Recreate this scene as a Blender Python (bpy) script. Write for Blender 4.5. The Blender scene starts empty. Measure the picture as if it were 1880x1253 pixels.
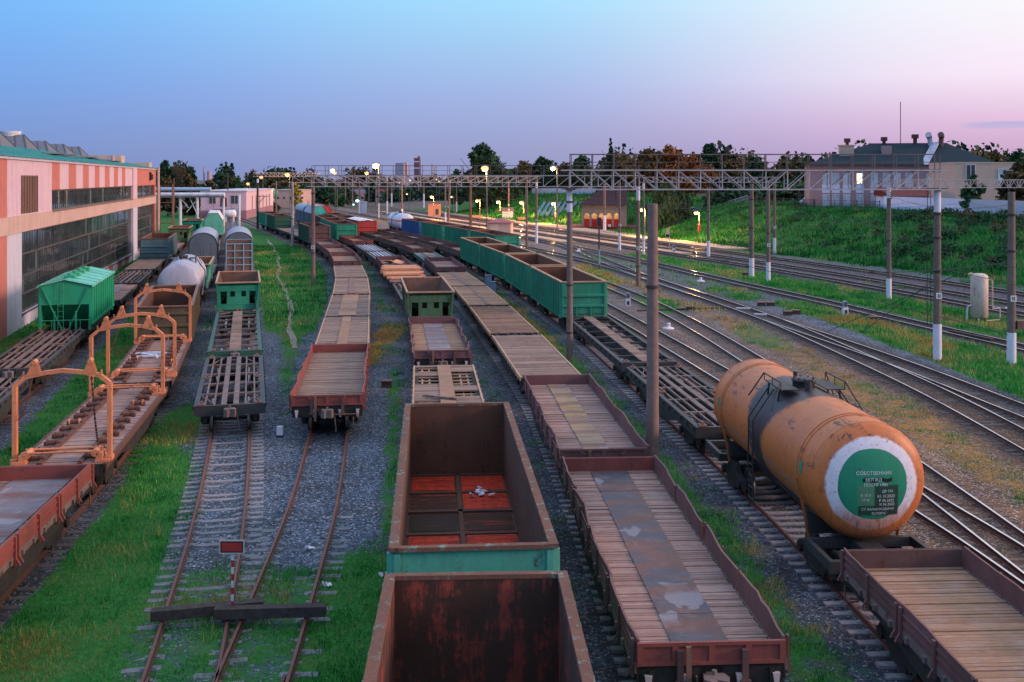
import bpy, math, random
import numpy as np
from mathutils import Vector, Matrix
R = random.Random(11)
NR = np.random.default_rng(5)
F, CX, HY, CAMZ, RZ = 1960.0, 940.0, 328.0, 10.68, 0.18
C = bpy.context.scene.collection
def gp(px, py, z=0.0):
    Y = F*(CAMZ-z)/(py-HY)
    return ((px-CX)*Y/F, Y)
def px2x(px, Y): return (px-CX)*Y/F
def px2z(py, Y): return CAMZ-(py-HY)*Y/F
def lin(r, g, b):
    f = lambda c: ((c/255+0.055)/1.055)**2.4 if c/255 > 0.04045 else c/255/12.92
    return (f(r), f(g), f(b), 1)
SPLIT={'cross_beam','longitudinal_beam','stake','hinge_bracket','end_bracket','edge_rail','cross_rod','frame_foot','brace','ladder','platform','handrail','cross_brace','insulator','number_plate','leg','discharge_funnel','pulley_bracket','board_bundle','roof_duct','downpipe','wall_lamp','edge_rail','window_frame','chimney','tank_strap','roof_patch','stake_pocket','uncoupling_lever'}
# ---------------------------------------------------------------- mesh builder
class MB:
    def __init__(s): s.v=[]; s.f=[]; s.t=[]; s.m=[]; s.s=[]; s.T=0.5; s.M=0
    def add(s, vs, fs, smooth=False):
        n=len(s.v); s.v.extend(vs)
        for f in fs:
            s.f.append(tuple(i+n for i in f)); s.t.append(s.T); s.m.append(s.M); s.s.append(smooth)
        return s
    def box(s, x0,x1,y0,y1,z0,z1):
        return s.add([(x0,y0,z0),(x1,y0,z0),(x1,y1,z0),(x0,y1,z0),(x0,y0,z1),(x1,y0,z1),(x1,y1,z1),(x0,y1,z1)],
            [(3,2,1,0),(4,5,6,7),(0,1,5,4),(1,2,6,5),(2,3,7,6),(3,0,4,7)])
    def obox(s, c, size, rz=0.0, rx=0.0, ry=0.0):
        m = Matrix.Translation(c) @ Matrix.Rotation(rz,4,'Z') @ Matrix.Rotation(ry,4,'Y') @ Matrix.Rotation(rx,4,'X')
        a,b,d = size[0]/2,size[1]/2,size[2]/2
        vs=[(-a,-b,-d),(a,-b,-d),(a,b,-d),(-a,b,-d),(-a,-b,d),(a,-b,d),(a,b,d),(-a,b,d)]
        return s.add([tuple(m@Vector(v)) for v in vs],[(3,2,1,0),(4,5,6,7),(0,1,5,4),(1,2,6,5),(2,3,7,6),(3,0,4,7)])
    def bar(s, p, q, w, h, up=(0,0,1)):
        p=Vector(p); q=Vector(q); d=(q-p)
        if d.length<1e-6: return s
        d.normalize(); u=Vector(up)
        if abs(d.dot(u))>0.97: u=Vector((1,0,0)) if abs(d.x)<0.9 else Vector((0,1,0))
        r=d.cross(u).normalized(); u=r.cross(d).normalized()
        r*=w/2; u*=h/2
        vs=[tuple(k) for k in (p-r-u,p+r-u,p+r+u,p-r+u,q-r-u,q+r-u,q+r+u,q-r+u)]
        return s.add(vs,[(0,1,2,3),(7,6,5,4),(4,5,1,0),(5,6,2,1),(6,7,3,2),(7,4,0,3)])
    def tube(s, p, q, r, n=10, r2=None, cap=True):
        p=Vector(p); q=Vector(q); d=(q-p).normalized(); r2=r if r2 is None else r2
        a=Vector((0,0,1)) if abs(d.z)<0.9 else Vector((1,0,0))
        u=d.cross(a).normalized(); w=d.cross(u).normalized()
        vs=[]
        for c,rr in ((p,r),(q,r2)):
            for i in range(n):
                t=2*math.pi*i/n; vs.append(tuple(c+(u*math.cos(t)+w*math.sin(t))*rr))
        s.add(vs,[(i,(i+1)%n,n+(i+1)%n,n+i) for i in range(n)],True)
        if cap: s.add(vs,[tuple(range(n-1,-1,-1)),tuple(range(n,2*n))])
        return s
    def path(s, pts, r, n=6):
        for a,b in zip(pts,pts[1:]): s.tube(a,b,r,n)
        return s
    def lathe(s, prof, n=24, axis='z', c=(0,0,0)):
        vs=[]
        for a,r in prof:
            for i in range(n):
                t=2*math.pi*i/n; x,y=r*math.cos(t),r*math.sin(t)
                vs.append((c[0]+a,c[1]+x,c[2]+y) if axis=='x' else (c[0]+x,c[1]+a,c[2]+y) if axis=='y' else (c[0]+x,c[1]+y,c[2]+a))
        fs=[]
        for k in range(len(prof)-1):
            for i in range(n):
                j=(i+1)%n; fs.append((k*n+i,k*n+j,(k+1)*n+j,(k+1)*n+i))
        return s.add(vs,fs,True)
    def prism(s, pts, a0, a1, axis='x', smooth=False):
        n=len(pts)
        mk=(lambda a,p:(a,p[0],p[1])) if axis=='x' else (lambda a,p:(p[0],a,p[1])) if axis=='y' else (lambda a,p:(p[0],p[1],a))
        vs=[mk(a0,p) for p in pts]+[mk(a1,p) for p in pts]
        s.add(vs,[(i,(i+1)%n,n+(i+1)%n,n+i) for i in range(n)],smooth)
        s.add(vs,[tuple(range(n-1,-1,-1)),tuple(range(n,2*n))]); return s
    def quad(s,a,b,c,d): return s.add([a,b,c,d],[(0,1,2,3)])
    def mesh(s, name, mats):
        me=bpy.data.meshes.new(name); me.from_pydata(s.v,[],s.f)
        at=me.attributes.new('tint','FLOAT','FACE'); at.data.foreach_set('value',s.t)
        for m in (mats if isinstance(mats,(list,tuple)) else [mats]): me.materials.append(m)
        me.polygons.foreach_set('material_index',s.m); me.polygons.foreach_set('use_smooth',s.s)
        me.update(); return me
    def pieces(s):
        # groups of faces that hang together: shared vertices, then overlapping boxes (1.5 cm)
        n=len(s.v); par=list(range(n))
        def fd(i):
            while par[i]!=i: par[i]=par[par[i]]; i=par[i]
            return i
        for f in s.f:
            r=fd(f[0])
            for i in f[1:]: par[fd(i)]=r
        g={}
        for i in range(n): g.setdefault(fd(i),[]).append(i)
        bb=[[np.min([s.v[i] for i in q],0)-.015,np.max([s.v[i] for i in q],0)+.015,[k]] for k,q in g.items()]
        A=np.array([b[0] for b in bb]); B=np.array([b[1] for b in bb]); m=len(bb); lab=list(range(m))
        def fl(i):
            while lab[i]!=i: lab[i]=lab[lab[i]]; i=lab[i]
            return i
        for i in range(m):
            for j in np.nonzero(np.all((A<=B[i])&(B>=A[i]),1))[0]:
                if j!=i: lab[fl(int(j))]=fl(i)
        roots=[k for k in g]; ri={k:i for i,k in enumerate(roots)}
        out={}
        for fi,f in enumerate(s.f): out.setdefault(fl(ri[fd(f[0])]),[]).append(fi)
        return list(out.values())
    def obj(s, name, mats, parent=None, loc=None, rz=0.0):
        if name in SPLIT and parent is not None:
            ps=s.pieces()
            if len(ps)>1:
                o=None
                for fs in ps:
                    q=MB(); mp={}
                    for fi in fs:
                        for i in s.f[fi]:
                            if i not in mp: mp[i]=len(q.v); q.v.append(s.v[i])
                        q.f.append(tuple(mp[i] for i in s.f[fi])); q.t.append(s.t[fi]); q.m.append(s.m[fi]); q.s.append(s.s[fi])
                    o=link(name,q.mesh(name,mats),parent,loc,rz)
                return o
        return link(name, s.mesh(name,mats), parent, loc, rz)
def link(name, me, parent=None, loc=None, rz=0.0):
    o=bpy.data.objects.new(name, me); C.objects.link(o)
    if parent is not None: o.parent=parent
    if loc is not None: o.location=loc
    if rz: o.rotation_euler=(0,0,rz)
    return o
def tag(o, label=None, cat=None, group=None, kind=None):
    if label: o['label']=label
    if cat: o['category']=cat
    if group: o['group']=group
    if kind: o['kind']=kind
    return o
def thing(name, label, cat, loc=(0,0,0), rz=0.0, group=None):
    return tag(link(name,None,None,loc,rz),label,cat,group)
CACHE={}
def cached(key, fn):
    if key not in CACHE: CACHE[key]=fn()
    return CACHE[key]
def np_mesh(name, V, Fq, mats, tint=None, mi=None, smooth=False, pts=None):
    me=bpy.data.meshes.new(name); k=Fq.shape[1]; nf=len(Fq)
    me.vertices.add(len(V)); me.vertices.foreach_set('co',np.ascontiguousarray(V,dtype=np.float32).ravel())
    me.loops.add(nf*k); me.loops.foreach_set('vertex_index',np.ascontiguousarray(Fq,dtype=np.int32).ravel())
    me.polygons.add(nf); me.polygons.foreach_set('loop_start',np.arange(0,nf*k,k,dtype=np.int32))
    if tint is not None:
        a=me.attributes.new('tint','FLOAT','FACE'); a.data.foreach_set('value',np.ascontiguousarray(tint,dtype=np.float32))
    if pts:
        for nm,arr in pts.items():
            a=me.attributes.new(nm,'FLOAT','POINT'); a.data.foreach_set('value',np.ascontiguousarray(arr,dtype=np.float32))
    for m in (mats if isinstance(mats,(list,tuple)) else [mats]): me.materials.append(m)
    if mi is not None: me.polygons.foreach_set('material_index',np.ascontiguousarray(mi,dtype=np.int32))
    if smooth: me.polygons.foreach_set('use_smooth',np.ones(nf,dtype=bool))
    me.update(calc_edges=True); me.validate(); return me
# ---------------------------------------------------------------- materials
class NT:
    def __init__(s,name):
        s.mat=bpy.data.materials.new(name); s.mat.use_nodes=True; s.n=s.mat.node_tree; s.n.nodes.clear()
        s.out=s.N('ShaderNodeOutputMaterial'); s.b=s.N('ShaderNodeBsdfPrincipled'); s.L(s.b.outputs[0],s.out.inputs[0])
        s.co=None
    def N(s,t,**k):
        n=s.n.nodes.new(t)
        for a,b in k.items(): setattr(n,a,b)
        return n
    def L(s,a,b): s.n.links.new(a,b)
    def set(s,sock,v):
        if isinstance(v,(int,float,tuple,list)): sock.default_value=v
        else: s.L(v,sock)
    def coord(s,scale=(1,1,1),rand=True):
        if s.co is None:
            tc=s.N('ShaderNodeTexCoord'); s.co=tc.outputs['Object']
            if rand:
                oi=s.N('ShaderNodeObjectInfo'); m=s.N('ShaderNodeMath',operation='MULTIPLY'); s.L(oi.outputs['Random'],m.inputs[0]); m.inputs[1].default_value=37.0
                va=s.N('ShaderNodeVectorMath',operation='ADD'); s.L(s.co,va.inputs[0]); s.L(m.outputs[0],va.inputs[1]); s.cr=va.outputs[0]
            else: s.cr=s.co
        if scale==(1,1,1): return s.cr
        mp=s.N('ShaderNodeMapping'); s.L(s.cr,mp.inputs[0]); mp.inputs['Scale'].default_value=scale; return mp.outputs[0]
    def noise(s,scale,detail=6,rough=0.6,vec=(1,1,1)):
        n=s.N('ShaderNodeTexNoise'); s.L(s.coord(vec) if isinstance(vec,tuple) else vec,n.inputs['Vector'])
        n.inputs['Scale'].default_value=scale; n.inputs['Detail'].default_value=detail; n.inputs['Roughness'].default_value=rough
        return n.outputs[0]
    def rng(s,v,a,b,c=0.0,d=1.0):
        m=s.N('ShaderNodeMapRange'); m.clamp=True; s.L(v,m.inputs[0])
        for i,k in enumerate((a,b,c,d)): m.inputs[i+1].default_value=k
        return m.outputs[0]
    def math(s,op,a,b=0.0):
        m=s.N('ShaderNodeMath',operation=op); s.set(m.inputs[0],a); s.set(m.inputs[1],b); return m.outputs[0]
    def mix(s,f,a,b,mode='MIX'):
        m=s.N('ShaderNodeMix'); m.data_type='RGBA'; m.blend_type=mode
        s.set(m.inputs[0],f); s.set(m.inputs[6],a); s.set(m.inputs[7],b); return m.outputs[2]
    def attr(s,name):
        a=s.N('ShaderNodeAttribute'); a.attribute_name=name; return a.outputs['Fac']
    def bump(s,h,strength=0.3,dist=0.02):
        b=s.N('ShaderNodeBump'); s.L(h,b.inputs['Height']); b.inputs['Strength'].default_value=strength; b.inputs['Distance'].default_value=dist
        s.L(b.outputs[0],s.b.inputs['Normal'])
    def fin(s,col,rough=0.6,metal=0.0,spec=None):
        s.set(s.b.inputs['Base Color'],col); s.set(s.b.inputs['Roughness'],rough); s.set(s.b.inputs['Metallic'],metal)
        if spec is not None: s.b.inputs['Specular IOR Level'].default_value=spec
        return s.mat
RUST=(0.13,0.045,0.022,1); RUSTD=(0.045,0.022,0.014,1)
def c4(c): return (c[0],c[1],c[2],1)
def m_paint(name,col,rust=0.35,rough=0.55,scale=1.6,rcol=RUST,fade=0.25,spec=0.4):
    t=NT(name); col=c4(col)
    base=t.mix(t.rng(t.noise(0.6,4),0.35,0.7,0,fade),col,c4([min(1,c*1.6+0.04) for c in col[:3]]))
    base=t.mix(t.rng(t.noise(9,5),0.4,0.75,0,0.35),base,c4([c*0.55 for c in col[:3]]))
    st=t.noise(2.2,7,0.7,(1.6,1.6,0.22))
    rf=t.math('ADD',t.math('MULTIPLY',st,0.5),t.math('MULTIPLY',t.noise(scale*3,9,0.72),0.5))
    th=0.66-0.28*rust
    rc=t.mix(t.noise(14,4),rcol,c4([c*0.4 for c in rcol[:3]]))
    fac=t.rng(rf,th,th+0.07)
    grime=t.rng(t.noise(1.1,6,0.65,(1,1,0.35)),0.42,0.72,0,0.5)
    col2=t.mix(fac,base,rc); col2=t.mix(grime,col2,t.mix(0.75,col2,(0.03,0.025,0.022,1)))
    t.bump(t.noise(22,4),0.12,0.01)
    return t.fin(col2,t.rng(fac,0,1,rough,0.9),0,spec)
def m_simple(name,col,rough=0.7,var=0.35,scale=5,metal=0.0,bump=0.15,streak=0.0):
    t=NT(name); col=c4(col)
    a=t.mix(t.rng(t.noise(scale,7,0.7),0.3,0.7,0,1),c4([c*(1-var) for c in col[:3]]),c4([min(1,c*(1+var)) for c in col[:3]]))
    a=t.mix(t.rng(t.noise(scale*0.25,5),0.4,0.7,0,var),a,c4([c*0.5 for c in col[:3]]))
    if streak: a=t.mix(t.rng(t.noise(2.0,7,.72,(.8,.8,.09)),.48,.75,0,streak),a,c4([c*.45 for c in col[:3]]))
    if bump: t.bump(t.noise(scale*5,5),bump,0.01)
    return t.fin(a,rough,metal,.5 if rough<.6 else .22)
def m_wood(name,ca,cb,grain=(1.2,26,26),stain=0.35):
    # planks run across the wagon (local y); face attribute tint gives each plank its own tone
    t=NT(name); tn=t.attr('tint')
    a=t.mix(tn,c4(ca),c4(cb))
    g=t.noise(3.0,6,0.7,(grain[1],grain[0],grain[2]))
    a=t.mix(t.rng(g,0.35,0.7,0,0.75),a,c4([c*0.3 for c in ca]))
    a=t.mix(t.rng(t.noise(0.9,6,0.65),0.48,0.7,0,stain),a,(0.05,0.035,0.03,1))
    a=t.mix(t.rng(t.noise(1.7,5),0.5,0.75,0,0.35),a,(0.34,0.29,0.28,1))
    t.bump(g,0.35,0.01)
    return t.fin(a,0.85,0,0.25)
def m_emit(name,col,st):
    t=NT(name); t.b.inputs['Emission Color'].default_value=c4(col); t.b.inputs['Emission Strength'].default_value=st
    return t.fin(c4(col),0.5)
def m_glass(name,col,rough=0.08):
    t=NT(name); a=t.mix(t.rng(t.noise(0.5,4),0.35,0.7),c4(col),c4([c*2.2+0.01 for c in col]))
    t.bump(t.noise(0.8,3),0.12,0.05)
    return t.fin(a,rough,0,0.6)
M={}
M['black']=m_paint('blackened steel',(0.022,0.021,0.022),0.25,0.6,fade=0.5)
M['under']=m_simple('underframe grime',(0.03,0.026,0.024),0.85,0.5,6)
M['wheel']=m_simple('wheel steel',(0.05,0.04,0.035),0.6,0.5,6,0.3)
M['wheelrim']=m_simple('polished wheel tread',(0.35,0.33,0.32),0.35,0.2,6,0.8)
M['spring']=m_simple('bogie spring steel',(0.035,0.032,0.033),0.6,0.4,9)
M['red']=m_paint('rust red wagon paint',(0.20,0.045,0.035),0.35,0.65)
M['brightred']=m_paint('bright red wagon paint',(0.42,0.035,0.025),0.05,0.5)
M['brown']=m_paint('brown wagon paint',(0.095,0.045,0.04),0.45,0.7)
M['plum']=m_paint('plum brown wagon paint',(0.14,0.055,0.055),0.25,0.65)
M['green']=m_paint('green wagon paint',(0.010,0.20,0.115),0.2,0.5,fade=0.5,rcol=(.05,.035,.02,1))
M['brightgreen']=m_paint('fresh green wagon paint',(0.015,0.33,0.17),0.0,0.45,fade=0.15)
M['darkgreen']=m_paint('dark green wagon paint',(0.012,0.075,0.045),0.3,0.6)
M['oldgreen']=m_paint('faded green wagon paint',(0.055,0.135,0.06),0.5,0.7)
M['rustwarm']=m_paint('warm rust interior',(0.15,0.055,0.026),0.4,0.9,rcol=(0.05,0.025,0.016,1))
M['olive']=m_paint('olive brown rusty paint',(0.075,0.06,0.03),0.45,0.75)
M['teal']=m_paint('worn teal wagon paint',(0.055,0.27,0.20),0.4,0.55)
M['mint']=m_paint('mint green boxcar paint',(0.10,0.42,0.30),0.12,0.5)
M['blue']=m_paint('blue wagon paint',(0.02,0.10,0.28),0.2,0.5)
M['bluegrey']=m_paint('blue grey container paint',(0.075,0.15,0.18),0.3,0.6)
M['greyroof']=m_paint('pale grey wagon roof',(0.30,0.33,0.39),0.12,0.5)
M['greywall']=m_paint('slate grey wagon wall',(0.085,0.115,0.145),0.2,0.6)
M['silver']=m_paint('silver tank paint',(0.33,0.34,0.42),0.22,0.42)
M['white']=m_paint('dirty white paint',(0.62,0.60,0.62),0.1,0.6)
M['orange']=m_paint('orange frame paint',(0.58,0.20,0.085),0.38,0.65,scale=3)
M['rustin']=m_paint('rusty red gondola interior',(0.21,0.030,0.018),0.85,0.85,scale=.7,rcol=(0.06,0.026,0.016,1),fade=0.3)
M['rustdark']=m_paint('dark rust interior',(0.085,0.034,0.019),0.4,0.9,rcol=(0.03,0.016,0.011,1))
M['rim']=m_paint('worn wagon rim steel',(0.17,0.085,0.06),0.45,0.7,scale=2.5)
M['rimteal']=m_paint('worn greenish rim steel',(0.13,0.22,0.18),0.95,0.7,scale=1.4,rcol=(0.19,0.085,0.055,1))
M['steel']=m_paint('bare weathered steel',(0.145,0.105,0.095),0.5,0.7)
M['rail']=m_simple('rusty rail steel',(0.115,0.052,0.038),0.75,0.3,8)
M['railtop']=m_simple('polished rail head',(0.62,0.63,0.68),0.22,0.15,3,0.9,0)
M['railtopdull']=m_simple('dull brown rail head',(0.15,0.062,0.045),0.6,0.3,8,0.1)
M['sleeper']=m_simple('weathered concrete sleeper',(0.23,0.215,0.225),0.9,0.35,7)
M['sleeperw']=m_simple('old timber sleeper',(0.115,0.095,0.09),0.92,0.45,9)
M['sleeperb']=m_simple('rust stained sleeper',(0.15,0.10,0.085),0.92,0.45,7)
M['sleeperd']=m_simple('dark oily sleeper',(0.085,0.075,0.078),0.92,0.45,7)
M['timber']=m_simple('old dark timber beam',(0.06,0.045,0.04),0.9,0.5,8)
M['conc']=m_simple('weathered concrete pole',(0.17,0.125,0.105),0.88,0.28,4,0,0.25)
M['concp']=m_simple('pinkish concrete pole',(0.20,0.135,0.12),0.88,0.28,4,0,0.25)
M['whitewash']=m_simple('whitewashed pole base',(0.62,0.60,0.66),0.85,0.15,5)
M['galv']=m_paint('galvanised gantry steel',(0.44,0.37,0.36),0.18,0.6)
M['lumber']=m_simple('fresh sawn lumber',(0.60,0.27,0.15),0.8,0.25,7)
M['wallpink']=m_simple('pale pink render',(0.54,0.39,0.45),0.9,0.10,1.2,streak=.45)
M['wallcoral']=m_simple('coral render',(0.44,0.150,0.125),0.9,0.12,1.2,streak=.4)
M['wallbeige']=m_simple('beige render band',(0.47,0.325,0.285),0.9,0.14,1.0,streak=.5)
M['wallwhite']=m_simple('white render',(0.46,0.45,0.53),0.9,0.08,1.2,streak=.4)
M['frame']=m_simple('dark window frame',(0.06,0.06,0.065),0.6,0.3,6)
M['glass']=m_glass('dark factory glazing',(0.02,0.03,0.034),0.06)
M['glasspale']=m_glass('pale window glass',(0.22,0.26,0.33),0.1)
M['roofteal']=m_paint('teal sheet roof',(0.06,0.30,0.28),0.1,0.55,fade=0.5)
M['skylight']=m_simple('ribbed grey skylight glass',(0.115,0.125,0.155),0.7,0.25,4)
M['brick']=m_simple('pinkish brick',(0.30,0.20,0.215),0.9,0.2,9)
M['brickp']=m_simple('pale brick',(0.42,0.32,0.27),0.9,0.2,9)
M['roofslate']=m_simple('blue grey slate roof',(0.012,0.030,0.042),0.95,0.3,5)
M['roofred']=m_simple('dark red roof sheet',(0.10,0.016,0.02),0.7,0.2,5)
M['roofmar']=m_simple('maroon station roof',(0.032,0.017,0.024),0.92,0.2,6)
M['chim']=m_simple('sooty chimney brick',(0.10,0.045,0.038),0.9,0.3,8)
M['redwall']=m_simple('red painted plinth',(0.40,0.03,0.03),0.8,0.15,4)
M['cream']=m_simple('cream station render',(0.62,0.45,0.27),0.9,0.12,3)
M['paleblue']=m_simple('pale blue fence paint',(0.33,0.42,0.56),0.85,0.15,4)
M['whiteblue']=m_simple('whitewashed wall',(0.50,0.55,0.72),0.9,0.12,2)
M['asphalt']=m_simple('sandy platform paving',(0.38,0.27,0.20),0.9,0.18,2)
M['path']=m_simple('trodden dirt path',(0.24,0.20,0.17),0.95,0.3,3)
M['redsign']=m_simple('red sign board',(0.36,0.035,0.03),0.6,0.2,4)
M['yellow']=m_simple('yellow sign paint',(0.7,0.5,0.12),0.6,0.1,4)
M['litter']=m_simple('white litter',(0.6,0.6,0.66),0.8,0.2,8)
M['whitepole']=m_simple('pale mottled concrete pole',(.34,.29,.30),.88,.4,5,0,.25)
M['rail_lamp']=m_simple('grey lamp post',(0.13,0.12,0.12),0.6,0.2,5)
M['lampwarm']=m_emit('sodium lamp glow',(1,0.60,0.20),1.55)
M['lampwhite']=m_emit('white lamp glow',(1,0.80,0.48),1.9)
M['lampcyan']=m_emit('cyan signal glow',(0.22,0.75,1),4)
M['lampred']=m_emit('red lamp glow',(1,0.27,0.12),3.5)
M['winlit']=m_emit('lit window',(1,0.8,0.45),3.0)
M['wooddeck']=m_wood('weathered brown deck planks',(0.19,0.10,0.062),(0.36,0.21,0.135))
M['woodwarm']=m_wood('tan deck planks',(0.30,0.165,0.10),(0.44,0.26,0.165),stain=0.2)
M['woodgrey']=m_wood('greyed deck planks',(0.20,0.125,0.092),(0.40,0.275,0.215))
M['woodpink']=m_wood('pinkish deck planks',(0.25,0.14,0.115),(0.43,0.28,0.235),stain=0.25)
M['bark']=m_simple('tree bark',(0.07,0.055,0.045),0.95,0.4,6)
def m_leaf(name,a,b):
    t=NT(name); tn=t.attr('tint'); col=t.mix(tn,c4(a),c4(b))
    t.b.inputs['Subsurface Weight'].default_value=0.0
    return t.fin(col,0.75,0,0.2)
M['leafdark']=m_leaf('dark green leaves',(0.006,0.022,0.012),(0.024,0.070,0.030))
M['leafgreen']=m_leaf('green leaves',(0.010,0.042,0.018),(0.042,0.125,0.045))
M['leaforange']=m_leaf('autumn orange leaves',(0.07,0.03,0.010),(0.30,0.115,0.03))
M['leafolive']=m_leaf('olive leaves',(0.03,0.026,0.010),(0.11,0.08,0.026))
M['leafblue']=m_leaf('spruce needles',(0.006,0.016,0.014),(0.02,0.045,0.034))
M['leafyellow']=m_leaf('yellow leaves',(0.2,0.14,0.02),(0.5,0.38,0.05))
def m_grass():
    t=NT('grass blades'); tn=t.attr('tint')
    cr=t.N('ShaderNodeValToRGB'); e=cr.color_ramp.elements
    e[0].position=0; e[0].color=(0.007,0.075,0.014,1); e[1].position=1; e[1].color=(0.30,0.19,0.06,1)
    for p,c in ((0.32,(0.018,0.23,0.036,1)),(0.5,(0.07,0.31,0.045,1)),(0.62,(0.20,0.25,0.12,1)),(0.8,(0.42,0.33,0.07,1))):
        k=e.new(p); k.color=c
    t.L(tn,cr.inputs[0]); return t.fin(cr.outputs[0],0.8,0,0.15)
M['grass']=m_grass()
def m_ground():
    t=NT('yard ground'); t.coord((1,1,1),False)
    g=t.attr('grass'); w=t.attr('warm'); br=t.attr('brown')
    def vor(scale,feat='F1'):
        v=t.N('ShaderNodeTexVoronoi'); v.feature=feat; t.L(t.coord(),v.inputs['Vector']); v.inputs['Scale'].default_value=scale; return v
    v1=vor(9.0); v2=vor(21.0)
    sep=t.N('ShaderNodeSeparateColor'); t.L(v1.outputs['Color'],sep.inputs[0]); sep2=t.N('ShaderNodeSeparateColor'); t.L(v2.outputs['Color'],sep2.inputs[0])
    tone=t.math('ADD',t.math('MULTIPLY',sep.outputs[0],0.45),t.math('MULTIPLY',sep2.outputs[1],0.55))
    blue=t.mix(t.rng(tone,0.1,0.95),(0.012,0.018,0.026,1),(0.130,0.172,0.230,1))
    brown=t.mix(t.rng(tone,0.1,0.95),(0.05,0.027,0.015,1),(0.37,0.205,0.10,1))
    brown=t.mix(t.rng(t.noise(0.6,6),0.45,0.7,0,.6),brown,(0.20,0.10,0.04,1))
    grav=t.mix(br,blue,brown)
    grav=t.mix(t.rng(t.noise(0.45,7,.65),0.42,0.70,0,0.72),grav,(0.032,0.030,0.030,1))
    spk=t.rng(sep2.outputs[0],0.90,0.93); grav=t.mix(t.math('MULTIPLY',spk,0.7),grav,(0.46,0.48,0.54,1))
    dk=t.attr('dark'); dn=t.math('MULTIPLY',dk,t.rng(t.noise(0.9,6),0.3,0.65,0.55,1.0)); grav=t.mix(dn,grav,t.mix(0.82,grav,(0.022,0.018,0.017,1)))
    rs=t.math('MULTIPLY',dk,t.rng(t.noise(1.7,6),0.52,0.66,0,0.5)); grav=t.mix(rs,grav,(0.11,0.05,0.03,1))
    n=t.noise(1.1,8,0.7); nf=t.noise(7,6,0.7)
    gc=t.mix(t.rng(nf,0.3,0.7),(0.007,0.055,0.010,1),(0.035,0.18,0.025,1))
    gc=t.mix(t.rng(t.noise(0.8,5),0.5,0.7,0,0.5),gc,(0.08,0.12,0.03,1))
    wc=t.mix(t.rng(nf,0.3,0.7),(0.12,0.055,0.02,1),(0.42,0.22,0.05,1))
    gc=t.mix(t.rng(t.math('ADD',w,t.math('MULTIPLY',t.math('SUBTRACT',n,0.5),1.3)),0.38,0.75),gc,wc)
    nn=t.math('ADD',t.math('MULTIPLY',n,0.6),t.math('MULTIPLY',nf,0.4))
    raw=t.math('ADD',g,t.math('MULTIPLY',t.math('SUBTRACT',nn,0.5),2.4)); fac=t.rng(raw,0.36,0.70); moss=t.rng(raw,0.05,0.45,0,0.6)
    grav=t.mix(t.math('MULTIPLY',moss,t.rng(nf,.4,.6)),grav,(0.022,0.045,0.018,1))
    col=t.mix(fac,grav,gc)
    h=t.math('ADD',t.math('MULTIPLY',v1.outputs['Distance'],0.7),t.math('MULTIPLY',nf,0.3))
    t.bump(h,0.8,0.05)
    return t.fin(col,0.95,0,0.15)
M['ground']=m_ground()
# ---------------------------------------------------------------- tracks (centre lines: X as a function of Y)
TR={
1:[(20,-16.6),(30,-19.1),(51.7,-24.3),(65,-27.4),(130,-43),(220,-64),(330,-92)],
2:[(12,-12.3),(26.9,-13.65),(32.3,-14.3),(42.7,-15.9),(56.7,-18.8),(65,-21),(78.5,-24.5),(101,-29.8),(119,-34.4),(180,-50.3),(240,-66),(330,-91)],
3:[(12,-5.3),(23.6,-7.2),(26.3,-7.72),(29.65,-8.37),(33.6,-9.2),(43.5,-11.5),(57,-14.8),(74,-19),(108,-27.6),(129,-33),(220,-57),(330,-87)],
4:[(12,-4.9),(23.6,-5.55),(26.3,-5.75),(33.6,-6.35),(43,-7.45),(57,-9.15),(70.8,-10.95),(84.9,-12.8),(99,-14.9),(112.6,-17.35),(130,-21),(148.6,-26),(157,-28.4),(177,-35),(196,-41.6),(240,-57),(330,-90)],
5:[(2,0),(19,-.66),(33,-1.71),(55,-3.63),(67.6,-5.07),(85,-7.6),(100,-10.2),(116,-13),(138,-17.9),(150,-21),(165,-25.6),(208,-37),(260,-53),(330,-76)],
6:[(8,4.25),(20.2,3.76),(34.5,2.95),(50.7,1.67),(63.3,.16),(77.5,-1.7),(91.5,-3.7),(104.5,-5.9),(133,-11),(174,-23.2),(240,-44),(330,-74)],
7:[(8,10.0),(25.2,9.22),(31,8.9),(37,8.45),(47.9,7.4),(59,6.3),(72,4.9),(85,3.05),(99.4,.85),(111.5,-1.5),(131.5,-5.6),(174.5,-19),(240,-40),(330,-70)],
8:[(12,14.9),(27.8,14.05),(31.4,13.8),(33.8,13.55),(46,12.5),(59,11.15),(72,9.6),(90.3,7.25),(132,-.65),(175,-14),(240,-35),(330,-65)],
9:[(12,14.35),(28.4,14.4),(35,14.45),(45,14.4),(62,13.95),(91.5,11.6),(109,8.9),(132,4.2),(160,-3.5),(200,-16.5)],
10:[(25,20.0),(41,20.6),(51,20.85),(65,20.4),(80,19.4),(93.3,17.6),(108.5,15.3),(134.5,10.2),(168.7,.6),(240,-21),(330,-50)],
11:[(30,39.0),(50,35),(67.8,31.7),(77.2,29.6),(90.7,26.9),(104.2,23.7),(135,17.0),(157.5,11.5),(177.4,6),(212.8,-4.5),(280,-25),(330,-41)],
12:[(40,48.5),(60,44.7),(84,39.5),(102.9,35.4),(127.2,29.2),(154.7,20.6),(200,6),(280,-19),(330,-35)],
13:[(45,53),(65,48.4),(90.3,42.6),(110.6,38),(135.4,31.2),(159.5,23.6),(200,10.8),(280,-14.2),(330,-30)],
14:[(50,57.5),(75,52),(98.5,46.6),(119.7,41.4),(145,33.7),(174.4,24),(210,12.2),(280,-10),(330,-26)],
15:[(38,24.2),(49.65,23.1),(58.9,22.35),(66.7,21.4),(80,19.4)],
}
FN={}
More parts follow.
